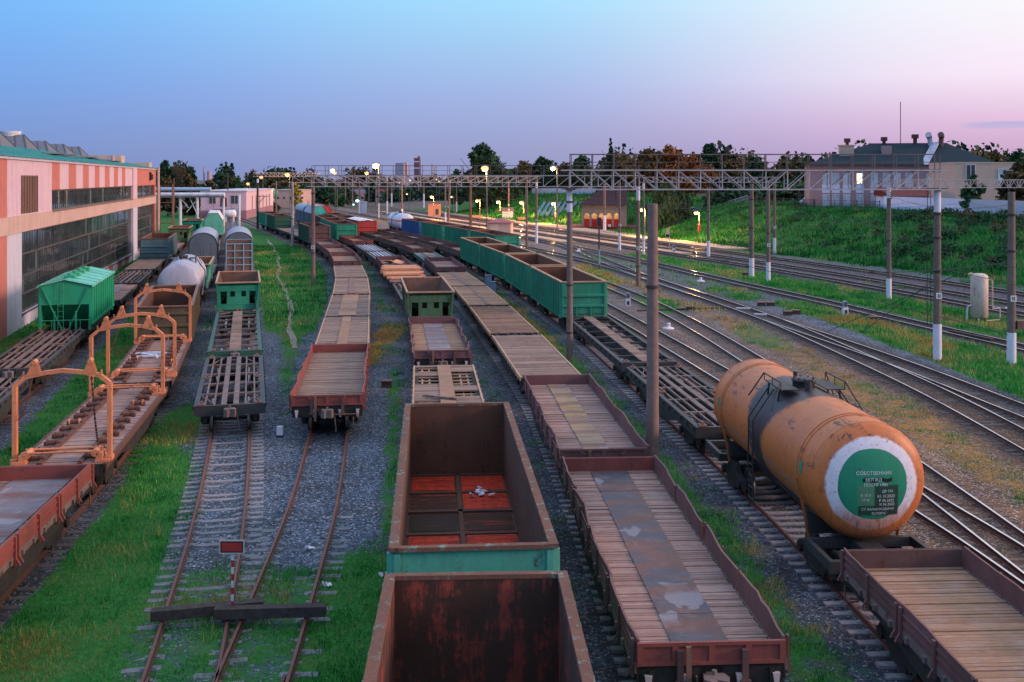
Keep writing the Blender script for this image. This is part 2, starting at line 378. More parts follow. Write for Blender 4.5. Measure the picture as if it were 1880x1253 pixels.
def spline(pts):
    x=np.array([p[0] for p in pts],float); y=np.array([p[1] for p in pts],float); n=len(x)
    h=np.diff(x); A=np.zeros((n,n)); b=np.zeros(n); A[0,0]=A[-1,-1]=1
    for i in range(1,n-1):
        A[i,i-1]=h[i-1]; A[i,i]=2*(h[i-1]+h[i]); A[i,i+1]=h[i]; b[i]=3*((y[i+1]-y[i])/h[i]-(y[i]-y[i-1])/h[i-1])
    c=np.linalg.solve(A,b)
    def f(q):
        q=np.asarray(q,float); i=np.clip(np.searchsorted(x,q)-1,0,n-2)
        d=(c[i+1]-c[i])/(3*h[i]); bb=(y[i+1]-y[i])/h[i]-h[i]*(2*c[i]+c[i+1])/3
        t=np.clip(q,x[0],x[-1])-x[i]; r=y[i]+bb*t+c[i]*t*t+d*t**3
        # straight beyond the ends
        s0=(y[1]-y[0])/h[0]; s1=(y[-1]-y[-2])/h[-1]
        return r+np.where(q<x[0],(q-x[0])*s0,0)+np.where(q>x[-1],(q-x[-1])*s1,0)
    return f
for k,p in TR.items(): FN[k]=spline(p)
FN[16]=lambda q: np.asarray(q)*0+0
def tx(k,Y): return float(FN[k](Y))
def hillbase(Y): return FN[14](Y)+6.5+17*np.exp(-((np.asarray(Y)-228)/13.0)**2)
def smooth(t): t=np.clip(t,0,1); return t*t*(3-2*t)
HILL=5.6
def hh(X,Y):
    d=X-hillbase(Y)
    w=np.interp(Y,[0,110,140,200,300],[13,13,17,24,26])
    z=HILL*smooth(d/w)*np.interp(Y,[330,420],[1,0.25])
    # slight rise of the far country
    return z
# ---------------------------------------------------------------- ground sheet
def make_ground():
    def geo(a,b,r,n):
        out=[a]; st=r
        while abs(out[-1])<abs(b): out.append(out[-1]+st); st*=n
        return out
    xs=np.unique(np.concatenate([np.arange(-66,72,0.55),-np.array(geo(66,4000,1.2,1.35)),np.array(geo(72,4000,1.2,1.35))]))
    ys=np.unique(np.concatenate([np.arange(2,62,0.45),np.arange(62,150,0.9),np.arange(150,420,3.0),np.array(geo(420,6000,5,1.35)),-np.array(geo(0.5,600,2,1.6))]))
    X,Y=np.meshgrid(xs,ys); sh=X.shape
    Z=hh(X,Y); near=np.exp(-((Y-20)/120)**2)
    Z=Z+0.03*near*(NR.random(sh)-0.5)*np.where((X>-20)&(X<30),1,1.5)
    # masks
    g=np.full(sh,-0.6); w=np.full(sh,-0.3); b=np.full(sh,0.0); dk=np.full(sh,0.0)
    T={k:FN[k](Y) for k in FN if k<16}
    def strip(l,r,val,wv=0.0,soft=0.7,ymin=-99,ymax=9e9,ysoft=3.0):
        m=np.minimum(smooth((X-l)/soft+0.5),smooth((r-X)/soft+0.5))*np.minimum(smooth((Y-ymin)/ysoft+0.5),smooth((ymax-Y)/ysoft+0.5))
        np.copyto(g,g*(1-m)+val*m); np.copyto(w,w*(1-m)+wv*m)
    def blob(cx,cy,rx,ry,val,wv=0.0):
        q=((X-cx)/rx)**2+((Y-cy)/ry)**2; m=smooth(1.5-q)
        np.copyto(g,g*(1-m)+val*m); np.copyto(w,w*(1-m)+wv*m)
    strip(-400,T[1]-1.7,0.95,-0.2)
    strip(T[1]+1.9,T[2]-1.7,1.2,-0.3)
    strip(T[2]+1.3,T[3]-1.25,1.2,0.05,1.2,-99,42)

    strip(T[2]+1.6,T[3]-1.9,0.55,0.35,1.0,43,300)
    blob(-14.6,45,1.6,6,0.9,0.25)
    strip(T[3]+2.0,T[4]-2.1,0.55,0.05,0.9,40,60)
    strip(T[3]+2.6,T[4]-2.8,0.85,0.35,0.8,58,76)
    strip(T[3]+1.8,T[4]-2.2,1.3,-0.35,0.8,74,400)
    strip(T[3]-1.6,T[4]+1.6,0.60,0.1,1.2,-99,29.5,1.5)
    strip(T[4]+0.9,T[5]-1.6,1.0,-0.35,1.2,-99,31)
    strip((T[4]+T[5])/2-0.3,(T[4]+T[5])/2+0.7,0.78,-0.1,0.9,31,62)
    strip(T[4]+1.7,T[5]-1.7,0.35,0.75,0.8,60,84)
    blob(-9.0,63.5,.9,6,1.0,1.2); blob(-8.4,74,1.2,5,0.8,1.1)
    strip(T[4]+1.8,T[5]-1.8,0.5,0.1,0.8,84,400)
    strip(T[5]+1.6,T[6]-1.6,0.28,0.0,0.8,-99,400)
    strip(T[6]+1.75,T[7]-1.9,0.62,0.12,0.7,-99,44)
    strip(T[6]+1.75,T[7]-1.9,0.8,0.25,0.7,44,66)
    strip(T[6]+1.75,T[7]-1.9,0.75,0.7,0.7,66,400)
    strip(T[9]+1.8,T[10]-2.0,0.46,1.0,1.2,-99,400)
    strip(T[8]+1.7,T[9]-1.6,0.15,0.6,0.8,55,120)
    blob(12.2,91,1.6,8,0.85,0.0); blob(9,115,2.2,16,0.8,0.75); blob(16.5,72,1.6,5,0.55,0.4); blob(17.7,47,1.6,7,0.5,0.8)
    strip(T[10]+3.8,T[11]-1.9,1.0,0.30,0.9,-99,92)
    strip(T[10]+1.6,T[11]-1.6,0.35,0.3,0.7,92,150)
    strip(T[11]+1.8,T[12]-2.6,1.1,-0.05,0.9,-99,150)
    strip(T[12]+1.7,T[13]-1.5,0.2,0.0,0.7); 
    strip(T[14]+1.9,T[14]+60+0*Y,1.15,-0.3,0.9)
    strip(T[14]+2.4,T[14]+5.4,0.25,0.1,1.0,-99,150)
    strip(T[14]+70,4000+0*Y,0.9,0.0)
    blob(58,108,6,20,0.9,0.35)
    far=smooth((Y-330)/60); g[:]=g*(1-far)+0.30*far; w[:]=w*(1-far)+(-0.1)*far
    b[:]=np.clip(smooth((X-T[7]-1.0)/2)*smooth((T[10]+3-X)/2)*0.9,0,1)*np.interp(Y,[20,45,80,110],[1,1,0.55,0.25])
    b[:]=np.maximum(b,0.5*smooth((Y-120)/60))
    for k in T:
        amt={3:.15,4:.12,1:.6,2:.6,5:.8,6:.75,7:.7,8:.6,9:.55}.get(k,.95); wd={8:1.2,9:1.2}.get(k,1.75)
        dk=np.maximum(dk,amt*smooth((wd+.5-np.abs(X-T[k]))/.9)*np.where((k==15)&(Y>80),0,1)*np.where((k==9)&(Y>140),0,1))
    dk=np.maximum(dk,.55*smooth((X-T[4]-1.6)/.6)*smooth((T[7]+1-X)/.6)*smooth((46-Y)/10+(X-T[5])*.5))  # deep shade under and between the middle wagons, painted into the gravel
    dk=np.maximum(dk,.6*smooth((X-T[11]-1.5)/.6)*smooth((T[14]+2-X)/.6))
    V=np.stack([X.ravel(),Y.ravel(),Z.ravel()],1)
    r,c=sh; i=np.arange(r*c).reshape(r,c)
    Q=np.stack([i[:-1,:-1].ravel(),i[:-1,1:].ravel(),i[1:,1:].ravel(),i[1:,:-1].ravel()],1)
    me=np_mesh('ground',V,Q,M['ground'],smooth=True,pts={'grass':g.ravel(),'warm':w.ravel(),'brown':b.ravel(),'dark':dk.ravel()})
    tag(link('ground',me),kind='structure')
    return xs,ys,g,w
GX,GY,GG,GW=make_ground()
def gmask(x,y,A):
    i=np.clip(np.searchsorted(GX,x)-1,0,len(GX)-2); j=np.clip(np.searchsorted(GY,y)-1,0,len(GY)-2)
    return A[j,i]
# ---------------------------------------------------------------- grass blades
def vnoise(x,y,s):
    rng=np.random.default_rng(int(s*100)); L=rng.random((256,256))
    u=x/s; v=y/s; i=np.floor(u).astype(int); j=np.floor(v).astype(int); fu=smooth(u-i); fv=smooth(v-j)
    a=L[j%256,i%256]; b=L[j%256,(i+1)%256]; c=L[(j+1)%256,i%256]; d=L[(j+1)%256,(i+1)%256]
    return (a*(1-fu)+b*fu)*(1-fv)+(c*(1-fu)+d*fu)*fv
def make_grass(name,x0,x1,y0,y1,n,h0,h1,bl,hwidth,cond=None,dry=0.0,cl=0.12):
    x=x0+(x1-x0)*NR.random(n); y=y0+(y1-y0)*NR.random(n)
    px=CX+F*x/np.maximum(y,1); keep=(px>-30)&(px<1910)
    g=gmask(x,y,GG)+ (vnoise(x,y,1.3)-0.5)*1.1+(vnoise(x,y,0.35)-0.5)*0.6
    keep&=(g>0.52)
    if cond is not None: keep&=cond(x,y)
    for k in FN:
        if k<16 and k not in (3,4): keep&=(np.abs(x-FN[k](y))>1.0)|(y>130)
    x=x[keep]; y=y[keep]; g=g[keep]; w=gmask(x,y,GW); z=hh(x,y)
    m=len(x); B=bl
    cx=np.repeat(x,B)+NR.normal(0,cl,m*B); cy=np.repeat(y,B)+NR.normal(0,cl,m*B); cz=np.repeat(z,B)
    hN=h0+(h1-h0)*NR.random(m)**1.7*(0.5+vnoise(x,y,2.3)); H=np.repeat(hN,B)*(0.6+0.7*NR.random(m*B))
    a=NR.random(m*B)*2*math.pi; lean=H*NR.random(m*B)*0.7; la=NR.random(m*B)*2*math.pi
    ux=np.cos(a)*hwidth; uy=np.sin(a)*hwidth
    P0=np.stack([cx-ux,cy-uy,cz-0.02],1); P1=np.stack([cx+ux,cy+uy,cz-0.02],1)
    P2=np.stack([cx+np.cos(la)*lean,cy+np.sin(la)*lean,cz+H],1)
    V=np.concatenate([P0,P1,P2]); k=m*B; Fc=np.stack([np.arange(k),np.arange(k)+k,np.arange(k)+2*k],1)
    base=0.34+0.5*(vnoise(x,y,0.9)-0.5)+0.6*np.clip(w,-0.4,1.0)*vnoise(x,y,1.7)+dry+0.75*np.clip(vnoise(x,y,2.7)-.55,0,1)*2
    ti=np.clip(np.repeat(base,B)+NR.normal(0,0.13,k),0,1)
    tag(link(name,np_mesh(name,V,Fc,M['grass'],tint=ti)),'low rough grass and weeds growing between the tracks','grass',kind='stuff')
make_grass('grass',-22,30,13,36,70000,0.03,0.15,5,0.012)
make_grass('grass',-36,30,36,75,62000,0.04,0.16,5,0.018)
make_grass('grass',-60,30,75,170,38000,0.12,0.32,5,0.045,cl=0.3)
make_grass('grass',18,62,36,110,60000,0.12,0.42,5,0.026,lambda x,y:(x>FN[10](y)+1.4)&(x<hillbase(y)),0.03,0.2)
make_grass('grass',10,110,70,240,60000,0.2,0.75,5,0.07,lambda x,y:(x>hillbase(y)-2),-0.24,0.5)
make_grass('grass',-20,110,238,330,26000,0.4,1.1,4,0.14,lambda x,y:(x>hillbase(y)-2),-0.2,0.9)
make_grass('grass',-22,12,14,46,30000,0.10,0.34,5,0.012,lambda x,y:vnoise(x,y,1.9)>.60,0.14,0.10)
make_grass('grass',-22,12,14,46,26000,0.05,0.20,5,0.012,lambda x,y:vnoise(x,y,2.6)<.38,-0.22,0.10)
# ---------------------------------------------------------------- rails and sleepers
def arc(k,y0,y1,step):
    ys=[y0]; 
    while ys[-1]<y1: 
        s=(tx(k,ys[-1]+0.1)-tx(k,ys[-1]-0.1))/0.2
        ys.append(ys[-1]+step/math.sqrt(1+s*s))
    return ys
def tang(k,y):
    s=(tx(k,y+0.3)-tx(k,y-0.3))/0.6; n=math.hypot(1,s); return s/n,1/n
def sweep_rail(k,off,y0,y1,top,parent,zoff=0.0,extra=None):
    prof=[(-.066,0),(.066,0),(.066,.018),(.012,.04),(.012,.125),(.037,.135),(.037,.165),(.025,.17),(-.025,.17),(-.037,.165),(-.037,.135),(-.012,.125),(-.012,.04),(-.066,.018)]
    ys=np.unique(np.concatenate([np.arange(y0,min(y1,80),1.0),np.arange(max(y0,80),y1,3.0),[y1]]))
    mb=MB(); n=len(prof)
    for y in ys:
        x=tx(k,y); a,b=tang(k,y); nx,ny=b,-a
        o=off if extra is None else off+extra(y)
        for u,v in prof: mb.v.append((x+nx*(o+u),y+ny*(o+u),v+0.01+zoff))
    for i in range(len(ys)-1):
        for j in range(n):
            q=(j+1)%n; mb.f.append((i*n+j,i*n+q,(i+1)*n+q,(i+1)*n+j)); mb.t.append(.5); mb.s.append(False); mb.m.append(1 if j in (6,7,8) else 0)
    mb.obj('rail',[M['rail'],top],parent)
M['sleeperg']=m_simple('greyed timber sleeper',(.16,.165,.175),.92,.45,9)
def sleeper_mesh(mat,key):
    def f():
        mb=MB(); mb.prism([(-.14,-.1),(.14,-.1),(.11,.035),(-.11,.035)],-1.33,-.5,'x'); mb.prism([(-.13,-.1),(.13,-.1),(.11,.012),(-.11,.012)],-.5,.5,'x'); mb.prism([(-.14,-.1),(.14,-.1),(.11,.035),(-.11,.035)],.5,1.33,'x')
        for s in (-.76,.76):
            for e in (-.12,.12): mb.box(s+e-.04,s+e+.04,-.07,.07,.03,.06)
        return mb.mesh('sleeper',mat)
    return cached('sl'+key,f)
def track(k,y0,y1,label,top,sl,vis,skip=()):
    """vis: list of (ya,yb) where sleepers are seen: they become single parts (nearest 100), the rest one part"""
    t=thing('railway_track',label,'railway track',(0,0,0),0,'railway tracks of the yard')
    for off in (-.76,.76): sweep_rail(k,off,y0,y1,M[top],t)
    me=sleeper_mesh(M[sl],sl); cnt=0; rest=MB()
    vv=np.array([v.co[:] for v in me.vertices]); ff=[tuple(p.vertices) for p in me.polygons]
    for y in arc(k,y0,min(y1,260),0.56):
        x=tx(k,y); a,b=tang(k,y); rz=-math.atan2(a,b)+R.gauss(0,.012); dz=R.uniform(-.05,.0)
        if k in (6,7): dz+=.035
        if k==3 and y>31: dz+=.02
        if k==4 and y>32.5: dz-=.028+(.02 if R.random()<.5 else 0)
        if k in (3,4) and y<33: rz+=R.gauss(0,.03)
        if any(p<=y<=q for p,q in vis) and cnt<100:
            o=link('sleeper',me if not(k in (3,4) and y<33) else sleeper_mesh(M['sleeperg'],'g'),t,(x,y,dz),rz); cnt+=1
        else:
            cs,sn=math.cos(rz),math.sin(rz)
            rest.T=R.random()
            if y<130: rest.add([(x+p[0]*cs-p[1]*sn,y+p[0]*sn+p[1]*cs,p[2]+dz) for p in vv.tolist()],ff)
            else: rest.obox((x,y,-.03+dz),(2.66,.24,.12),rz)
    if rest.v: tag(rest.obj('sleepers',M[sl],t),kind='stuff')
    return t
track(1,26,330,'rusty track nearest the pink striped factory, under the green hopper','rail','sleeperw',[(30,60)])
track(2,12,330,'rusty track under the orange portal frame wagons','rail','sleeperw',[(20,36)])
T3=track(3,14,330,'bare rusty track ending at the skeleton wagon, with the red board post on it','railtopdull','sleeper',[(14,44)])
T4=track(4,14,330,'bare rusty track running under the red sided plank wagon','railtopdull','sleeper',[(14,44)])
track(5,3,330,'track under the two big rusty open gondolas in the foreground','rail','sleeperw',[])
track(6,8,330,'track under the long line of flat wagons right of the foreground gondolas','rail','sleeper',[(14,110)])
track(7,10,330,'track under the orange tank wagon','rail','sleeper',[(18,80)])
track(8,12,330,'bare track just right of the orange tank wagon, leading to the blue gondola','railtop','sleeperb',[(24,110)])
track(9,12,200,'bare track merging into the one beside the orange tank wagon','railtop','sleeperb',[(30,110)])
track(10,25,330,'shiny double switch track left of the whitewashed pole bases','railtop','sleeperd',[(36,110)])
track(11,40,330,'shiny track running past the upright rusty tank','railtop','sleeperd',[(60,110)])
track(12,50,330,'nearest of the three shiny through tracks behind the upright rusty tank','railtop','sleeperd',[(80,120)])
track(13,55,330,'middle of the three shiny through tracks below the grass bank','railtop','sleeperd',[])
track(14,60,330,'farthest shiny through track along the foot of the grass bank','railtop','sleeperd',[])
track(15,38,80,'short diverging branch of the shiny switch at the right edge','railtop','sleeperd',[])
# crossover between the shiny tracks
FN[16]=spline([(96,17.1),(120,13.6),(150,10.5),(172,7.6)])
track(16,97,172,'crossover rails slanting between the shiny tracks near the dark signal post','railtop','sleeperd',[])
# frog, wing and check rails where the two rusty tracks meet
sw=thing('switch_frog','rusty switch frog with wing rails where two rusty tracks meet','switch frog',(0,0,0))
mb=MB()
def rl(k,off,y): 
    a,b=tang(k,y); return (tx(k,y)+b*off,y-a*off)
p=[rl(3,.76,y) for y in (21.6,22.4,23.4)]; 
for k,off,o2,ya,yb in ((3,.76,.12,17.5,22.2),(4,-.76,-.12,17.5,22.2)):
    a=rl(k,off+o2,ya); b=rl(k,off+o2*0.9,yb); mb.bar((*a,.1),(*b,.1),.07,.15)
mb.obj('wing_rail',M['rail'],sw)
for k,off in ((3,-.76+.1),(4,.76-.1)):
    m2=MB(); a=rl(k,off,17.8); b=rl(k,off,22.6); m2.bar((*a,.095),(*b,.095),.06,.15); m2.obj('check_rail',M['rail'],sw)
# trodden path in the long grass strip
pb=MB(); pts=[gp(540,640),gp(532,575),gp(530,545),gp(515,520),gp(512,490),gp(508,465),gp(490,440)]
sp=spline(sorted([(q[1],q[0]) for q in pts])); yy=np.arange(pts[0][1],pts[-1][1],.6)
for i,y in enumerate(yy):
    x=float(sp(y))+0.10*math.sin(y*0.31)+.05*math.sin(y*.9); wd=.17+.06*math.sin(y*.37)+R.uniform(-.02,.02); pb.v+= [(x-wd,y,.035),(x+wd,y,.035)]
for i in range(len(yy)-1): pb.f.append((2*i,2*i+1,2*i+3,2*i+2)); pb.t.append(.5); pb.m.append(0); pb.s.append(False)
tag(pb.obj('path',M['path']),kind='structure')
# station platforms
def ribbon(name,pairs,z,mat,h):
    m=MB()
    for (a,b) in pairs: m.v+=[(a[0],a[1],z-h),(a[0],a[1],z),(b[0],b[1],z),(b[0],b[1],z-h)]
    for i in range(len(pairs)-1):
        for j in range(3): m.f.append((4*i+j,4*i+j+1,4*i+5+j,4*i+4+j)); m.t.append(.5); m.m.append(0); m.s.append(False)
    m.f.append((0,1,2,3)); m.t.append(.5); m.m.append(0); m.s.append(False)
    return tag(m.obj(name,mat),kind='structure')
ribbon('platform',[((tx(14,y)+1.9,y),(tx(14,y)+6.2+(1.5 if 195<y<250 else 0),y)) for y in np.arange(158,345,4)],.32,M['asphalt'],.5)
ribbon('platform',[((tx(12,y)+1.5,y),(tx(13,y)-1.2,y)) for y in np.arange(150,345,4)],.16,M['asphalt'],.3)
ribbon('platform',[((tx(11,y)+2.2,y),(tx(12,y)-2.2,y)) for y in np.arange(178,345,4)],.16,M['asphalt'],.3)
# ---------------------------------------------------------------- rolling stock (local x along the track, z = 0 on the rail head)
def bogie_mesh():
    m=MB()
    for s in (-1,1):
        y=s*1.02
        m.prism([(-1.25,.36),(-1.1,.62),(-.55,.72),(-.35,.95),(.35,.95),(.55,.72),(1.1,.62),(1.25,.36),(.75,.36),(.5,.2),(-.5,.2),(-.75,.36)],y-.09,y+.09,'y')
        for x in (-.925,.925): m.tube((x,y-.16*s,.475),(x,y+.17*s,.475),.15,10)
        m.box(-.42,.42,y-.13,y+.13,.14,.26)
    m.box(-.28,.28,-1.0,1.0,.5,.78); m.tube((-.925,-.9,.475),(-.925,.9,.475),.085,8); m.tube((.925,-.9,.475),(.925,.9,.475),.085,8)
    m.tube((0,0,.7),(0,0,1.0),.3,12)
    return m.mesh('bogie',M['under'])
def spring_mesh(s=1):
    m=MB()
    for _ in (0,):
        for x in (-.26,0,.26):
            for k in range(6): m.tube((x,s*1.02,.27+k*.085),(x,s*1.02,.315+k*.085),.105 if k%2 else .085,10)
    return m.mesh('spring',M['spring'])
def wheel_mesh():
    m=MB(); m.lathe([(-.065,0),(-.065,.475),(-.06,.48)],28,'y'); m.M=1; m.lathe([(-.06,.475),(.04,.465),(.045,.5)],28,'y'); m.M=0; m.lathe([(.045,.5),(.07,.5),(.07,.40),(.03,.34),(.03,.16),(.08,.14),(.08,0)],28,'y')
    return m.mesh('wheel',[M['wheel'],M['wheelrim']])
def far_bogie():
    m=MB()
    for s in (-1,1): m.prism([(-1.3,.3),(-1.1,.65),(-.4,.95),(.4,.95),(1.1,.65),(1.3,.3),(.4,.15),(-.4,.15)],s*1.02-.09,s*1.02+.09,'y')
    for x in (-.925,.925): m.lathe([(-.85,0),(-.85,.47),(-.72,.47),(-.72,0)],12,'y',(x,0,.475)); m.lathe([(.72,0),(.72,.47),(.85,.47),(.85,0)],12,'y',(x,0,.475))
    return m.mesh('bogie',M['under'])
def coupler_mesh():
    m=MB(); m.box(-.55,.05,-.11,.11,.95,1.17); m.prism([(.05,-.2),(.3,-.24),(.42,-.1),(.33,.02),(.42,.2),(.22,.26),(.05,.2)],.90,1.22,'z')
    m.tube((.1,0,1.2),(.1,0,1.3),.05,8)
    return m.mesh('coupler',M['steel'])
def hose_mesh():
    m=MB(); m.path([(0,.28,1.0),(.18,.3,.9),(.26,.33,.65),(.3,.36,.42),(.4,.36,.38)],.028,7); m.box(.36,.46,.32,.40,.34,.42)
    return m.mesh('brake_hose',M['black'])
def bogies(root,bx,near):
    for s in (-1,1):
        if near:
            b=link('bogie',cached('bog',bogie_mesh),root,(s*bx,0,0))
            link('spring',cached('spr',spring_mesh),b); link('spring',cached('spr2',lambda:spring_mesh(-1)),b)
            for x in (-.925,.925):
                for y in (-1,1): link('wheel',cached('whl',wheel_mesh),b,(x,y*.76,.475),0 if y>0 else math.pi)
        else: link('bogie',cached('fbog',far_bogie),root,(s*bx,0,0))
def couplers(root,L,near):
    for s in (-1,1):
        link('coupler',cached('cpl',coupler_mesh),root,(s*(L/2+.12),0,0),0 if s>0 else math.pi)
        if near: link('brake_hose',cached('hose',hose_mesh),root,(s*(L/2+.05),0,0),0 if s>0 else math.pi)
def underframe(root,L,near,mat='under',belly=.45,top=1.28,w=1.38,key=''):
    def f():
        m=MB()
        for s in (-1,1):
            y=s*w
            m.prism([(-L/2,top),(L/2,top),(L/2,top-.28),(L/2-2.6,top-.3),(1.6,top-.3-belly*.8),(-1.6,top-.3-belly*.8),(-L/2+2.6,top-.3),(-L/2,top-.28)],y-.05,y+.05,'y')
            m.box(-L/2,L/2,y-.09*s-.06,y-.09*s+.06,top-.04,top-.001)
        m.box(-L/2,L/2,-.22,.22,top-.42,top-.03)
        for x in (-L/2+.06,L/2-.06): m.box(x-.06,x+.06,-w-.02,w+.02,top-.42,top+.004)
        n=6
        for i in range(1,n): 
            x=-L/2+L*i/n; m.box(x-.06,x+.06,-w,w,top-.25,top-.05)
        m.tube((-.9,.5,top-.62),(.4,.5,top-.62),.19,10); m.bar((-2.6,.3,top-.55),(2.6,.3,top-.55),.05,.05)
        for x in (-L/2-.02,L/2+.02):
            for y in (-1.15,-.62,.62,1.15): m.box(x-.05,x+.05,y-.05,y+.05,top-.34,top-.05)
        return m.mesh('underframe',M[mat])
    return link('underframe',cached(('uf',L,mat,belly,top,w),f),root)
def wboard(m,x0,x1,y,z0,z1,th,warp=0.03,n=10,seed=0,out=1):
    rr=random.Random(seed); ph=rr.uniform(0,6); am=warp*rr.uniform(.5,1.3)
    pr=[]
    for i in range(n+1):
        t=i/n; x=x0+(x1-x0)*t; dy=am*math.sin(ph+t*4.2)+rr.gauss(0,warp*.18); dz=rr.gauss(0,warp*.25)+am*.5*math.sin(ph*2+t*5)
        pr.append([(x,y-th/2,z0),(x,y+th/2,z0),(x,y+th/2+dy,z1+dz),(x,y-th/2+dy,z1+dz)])
    b=len(m.v)
    for p in pr: m.v+=p
    def F_(*q): m.f.append(tuple(b+k for k in q)); m.t.append(m.T); m.m.append(m.M); m.s.append(False)
    for i in range(n):
        for j in range(4): F_(4*i+j,4*i+(j+1)%4,4*i+4+(j+1)%4,4*i+4+j)
    F_(3,2,1,0); F_(4*n,4*n+1,4*n+2,4*n+3)
def planks(L,W,z,mat,pw=.16,gap=.012,centre=None,miss=0.0,seed=1,rough=.008,holes=()):
    rr=random.Random(seed); m=MB(); n=int(L/pw)
    for i in range(n):
        if rr.random()<miss: continue
        x=-L/2+i*L/n; m.T=min(1,max(0,rr.gauss(.5,.28)))
        hl=[hs for h0,h1,hs in holes if h0<x<h1]; cc=(centre or .6)/2
        a,b=(-W/2 if -1 not in hl else -cc),(W/2 if 1 not in hl else cc)
        for _ in (0,):
            dz=rr.gauss(0,rough); e=rr.uniform(-.02,.01)
            m.box(x+gap/2,x+L/n-gap/2,a-e,b+e,z-.05,z+dz)
    return m.mesh('deck',mat)
def sheets(L,w,z,mat,n=6,seed=2):
    rr=random.Random(seed); m=MB()
    for i in range(n):
        x=-L/2+i*L/n; m.T=rr.random(); d=rr.uniform(0,.012); m.box(x+.005,x+L/n-.005,-w/2-rr.uniform(0,.02),w/2+rr.uniform(0,.02),z,z+.015+d)
    return m.mesh('deck_sheet',mat)
def m_sheet(name,a,b,patch):
    t=NT(name); tn=t.attr('tint'); c=t.mix(tn,c4(a),c4(b))
    c=t.mix(t.rng(t.noise(1.3,7,.65,(1.6,.5,1)),.46,.62,0,.85),c,(.17,.075,.055,1))
    c=t.mix(t.rng(t.noise(.75,3,.5),.585,.60,0,.75),c,c4(patch))
    wv=t.N('ShaderNodeTexWave'); wv.bands_direction='X'; t.L(t.coord(),wv.inputs['Vector']); wv.inputs['Scale'].default_value=.19; wv.inputs['Distortion'].default_value=3.5; wv.inputs['Detail'].default_value=4; wv.inputs['Detail Scale'].default_value=1.6
    c=t.mix(t.rng(wv.outputs['Fac'],.62,.95,0,.75),c,(.16,.065,.045,1)); c=t.mix(t.rng(t.noise(2.2,7,.7),.5,.68,0,.22),c,(.24,.22,.26,1))
    c=t.mix(t.rng(t.noise(20,4),.4,.75,0,.4),c,(.03,.025,.03,1))
    return t.fin(c,.62,0,.3)
M['sheet']=m_sheet('rust stained deck sheet',(.045,.047,.062),(.085,.08,.098),(.24,.22,.25))
M['sheetgrey']=m_sheet('grey deck sheet',(.14,.13,.15),(.22,.20,.22),(.30,.27,.28))
M['sheetyel']=m_sheet('yellowed deck sheet',(.33,.20,.07),(.27,.19,.13),(.25,.22,.25))
def hatch_mat(name,a,b,cov):
    t=NT(name)
    s=t.noise(1.6,6,.7,(3.6,.55,1)); f=t.rng(s,cov,cov+.05); c=t.mix(f,c4(a),c4(b))
    c=t.mix(t.rng(t.noise(9,5),.4,.7,0,.6),c,(.02,.014,.012,1))
    return t.fin(c,.8,0,.2)
M['hatchred']=hatch_mat('bright red worn hatch',(.30,.026,.012),(.52,.045,.018),.44)
M['hatchrust']=hatch_mat('dull rust hatch',(.055,.022,.014),(.26,.04,.018),.56)
M['hatchdark']=hatch_mat('dark floor hatch',(.035,.024,.018),(.11,.03,.018),.60)

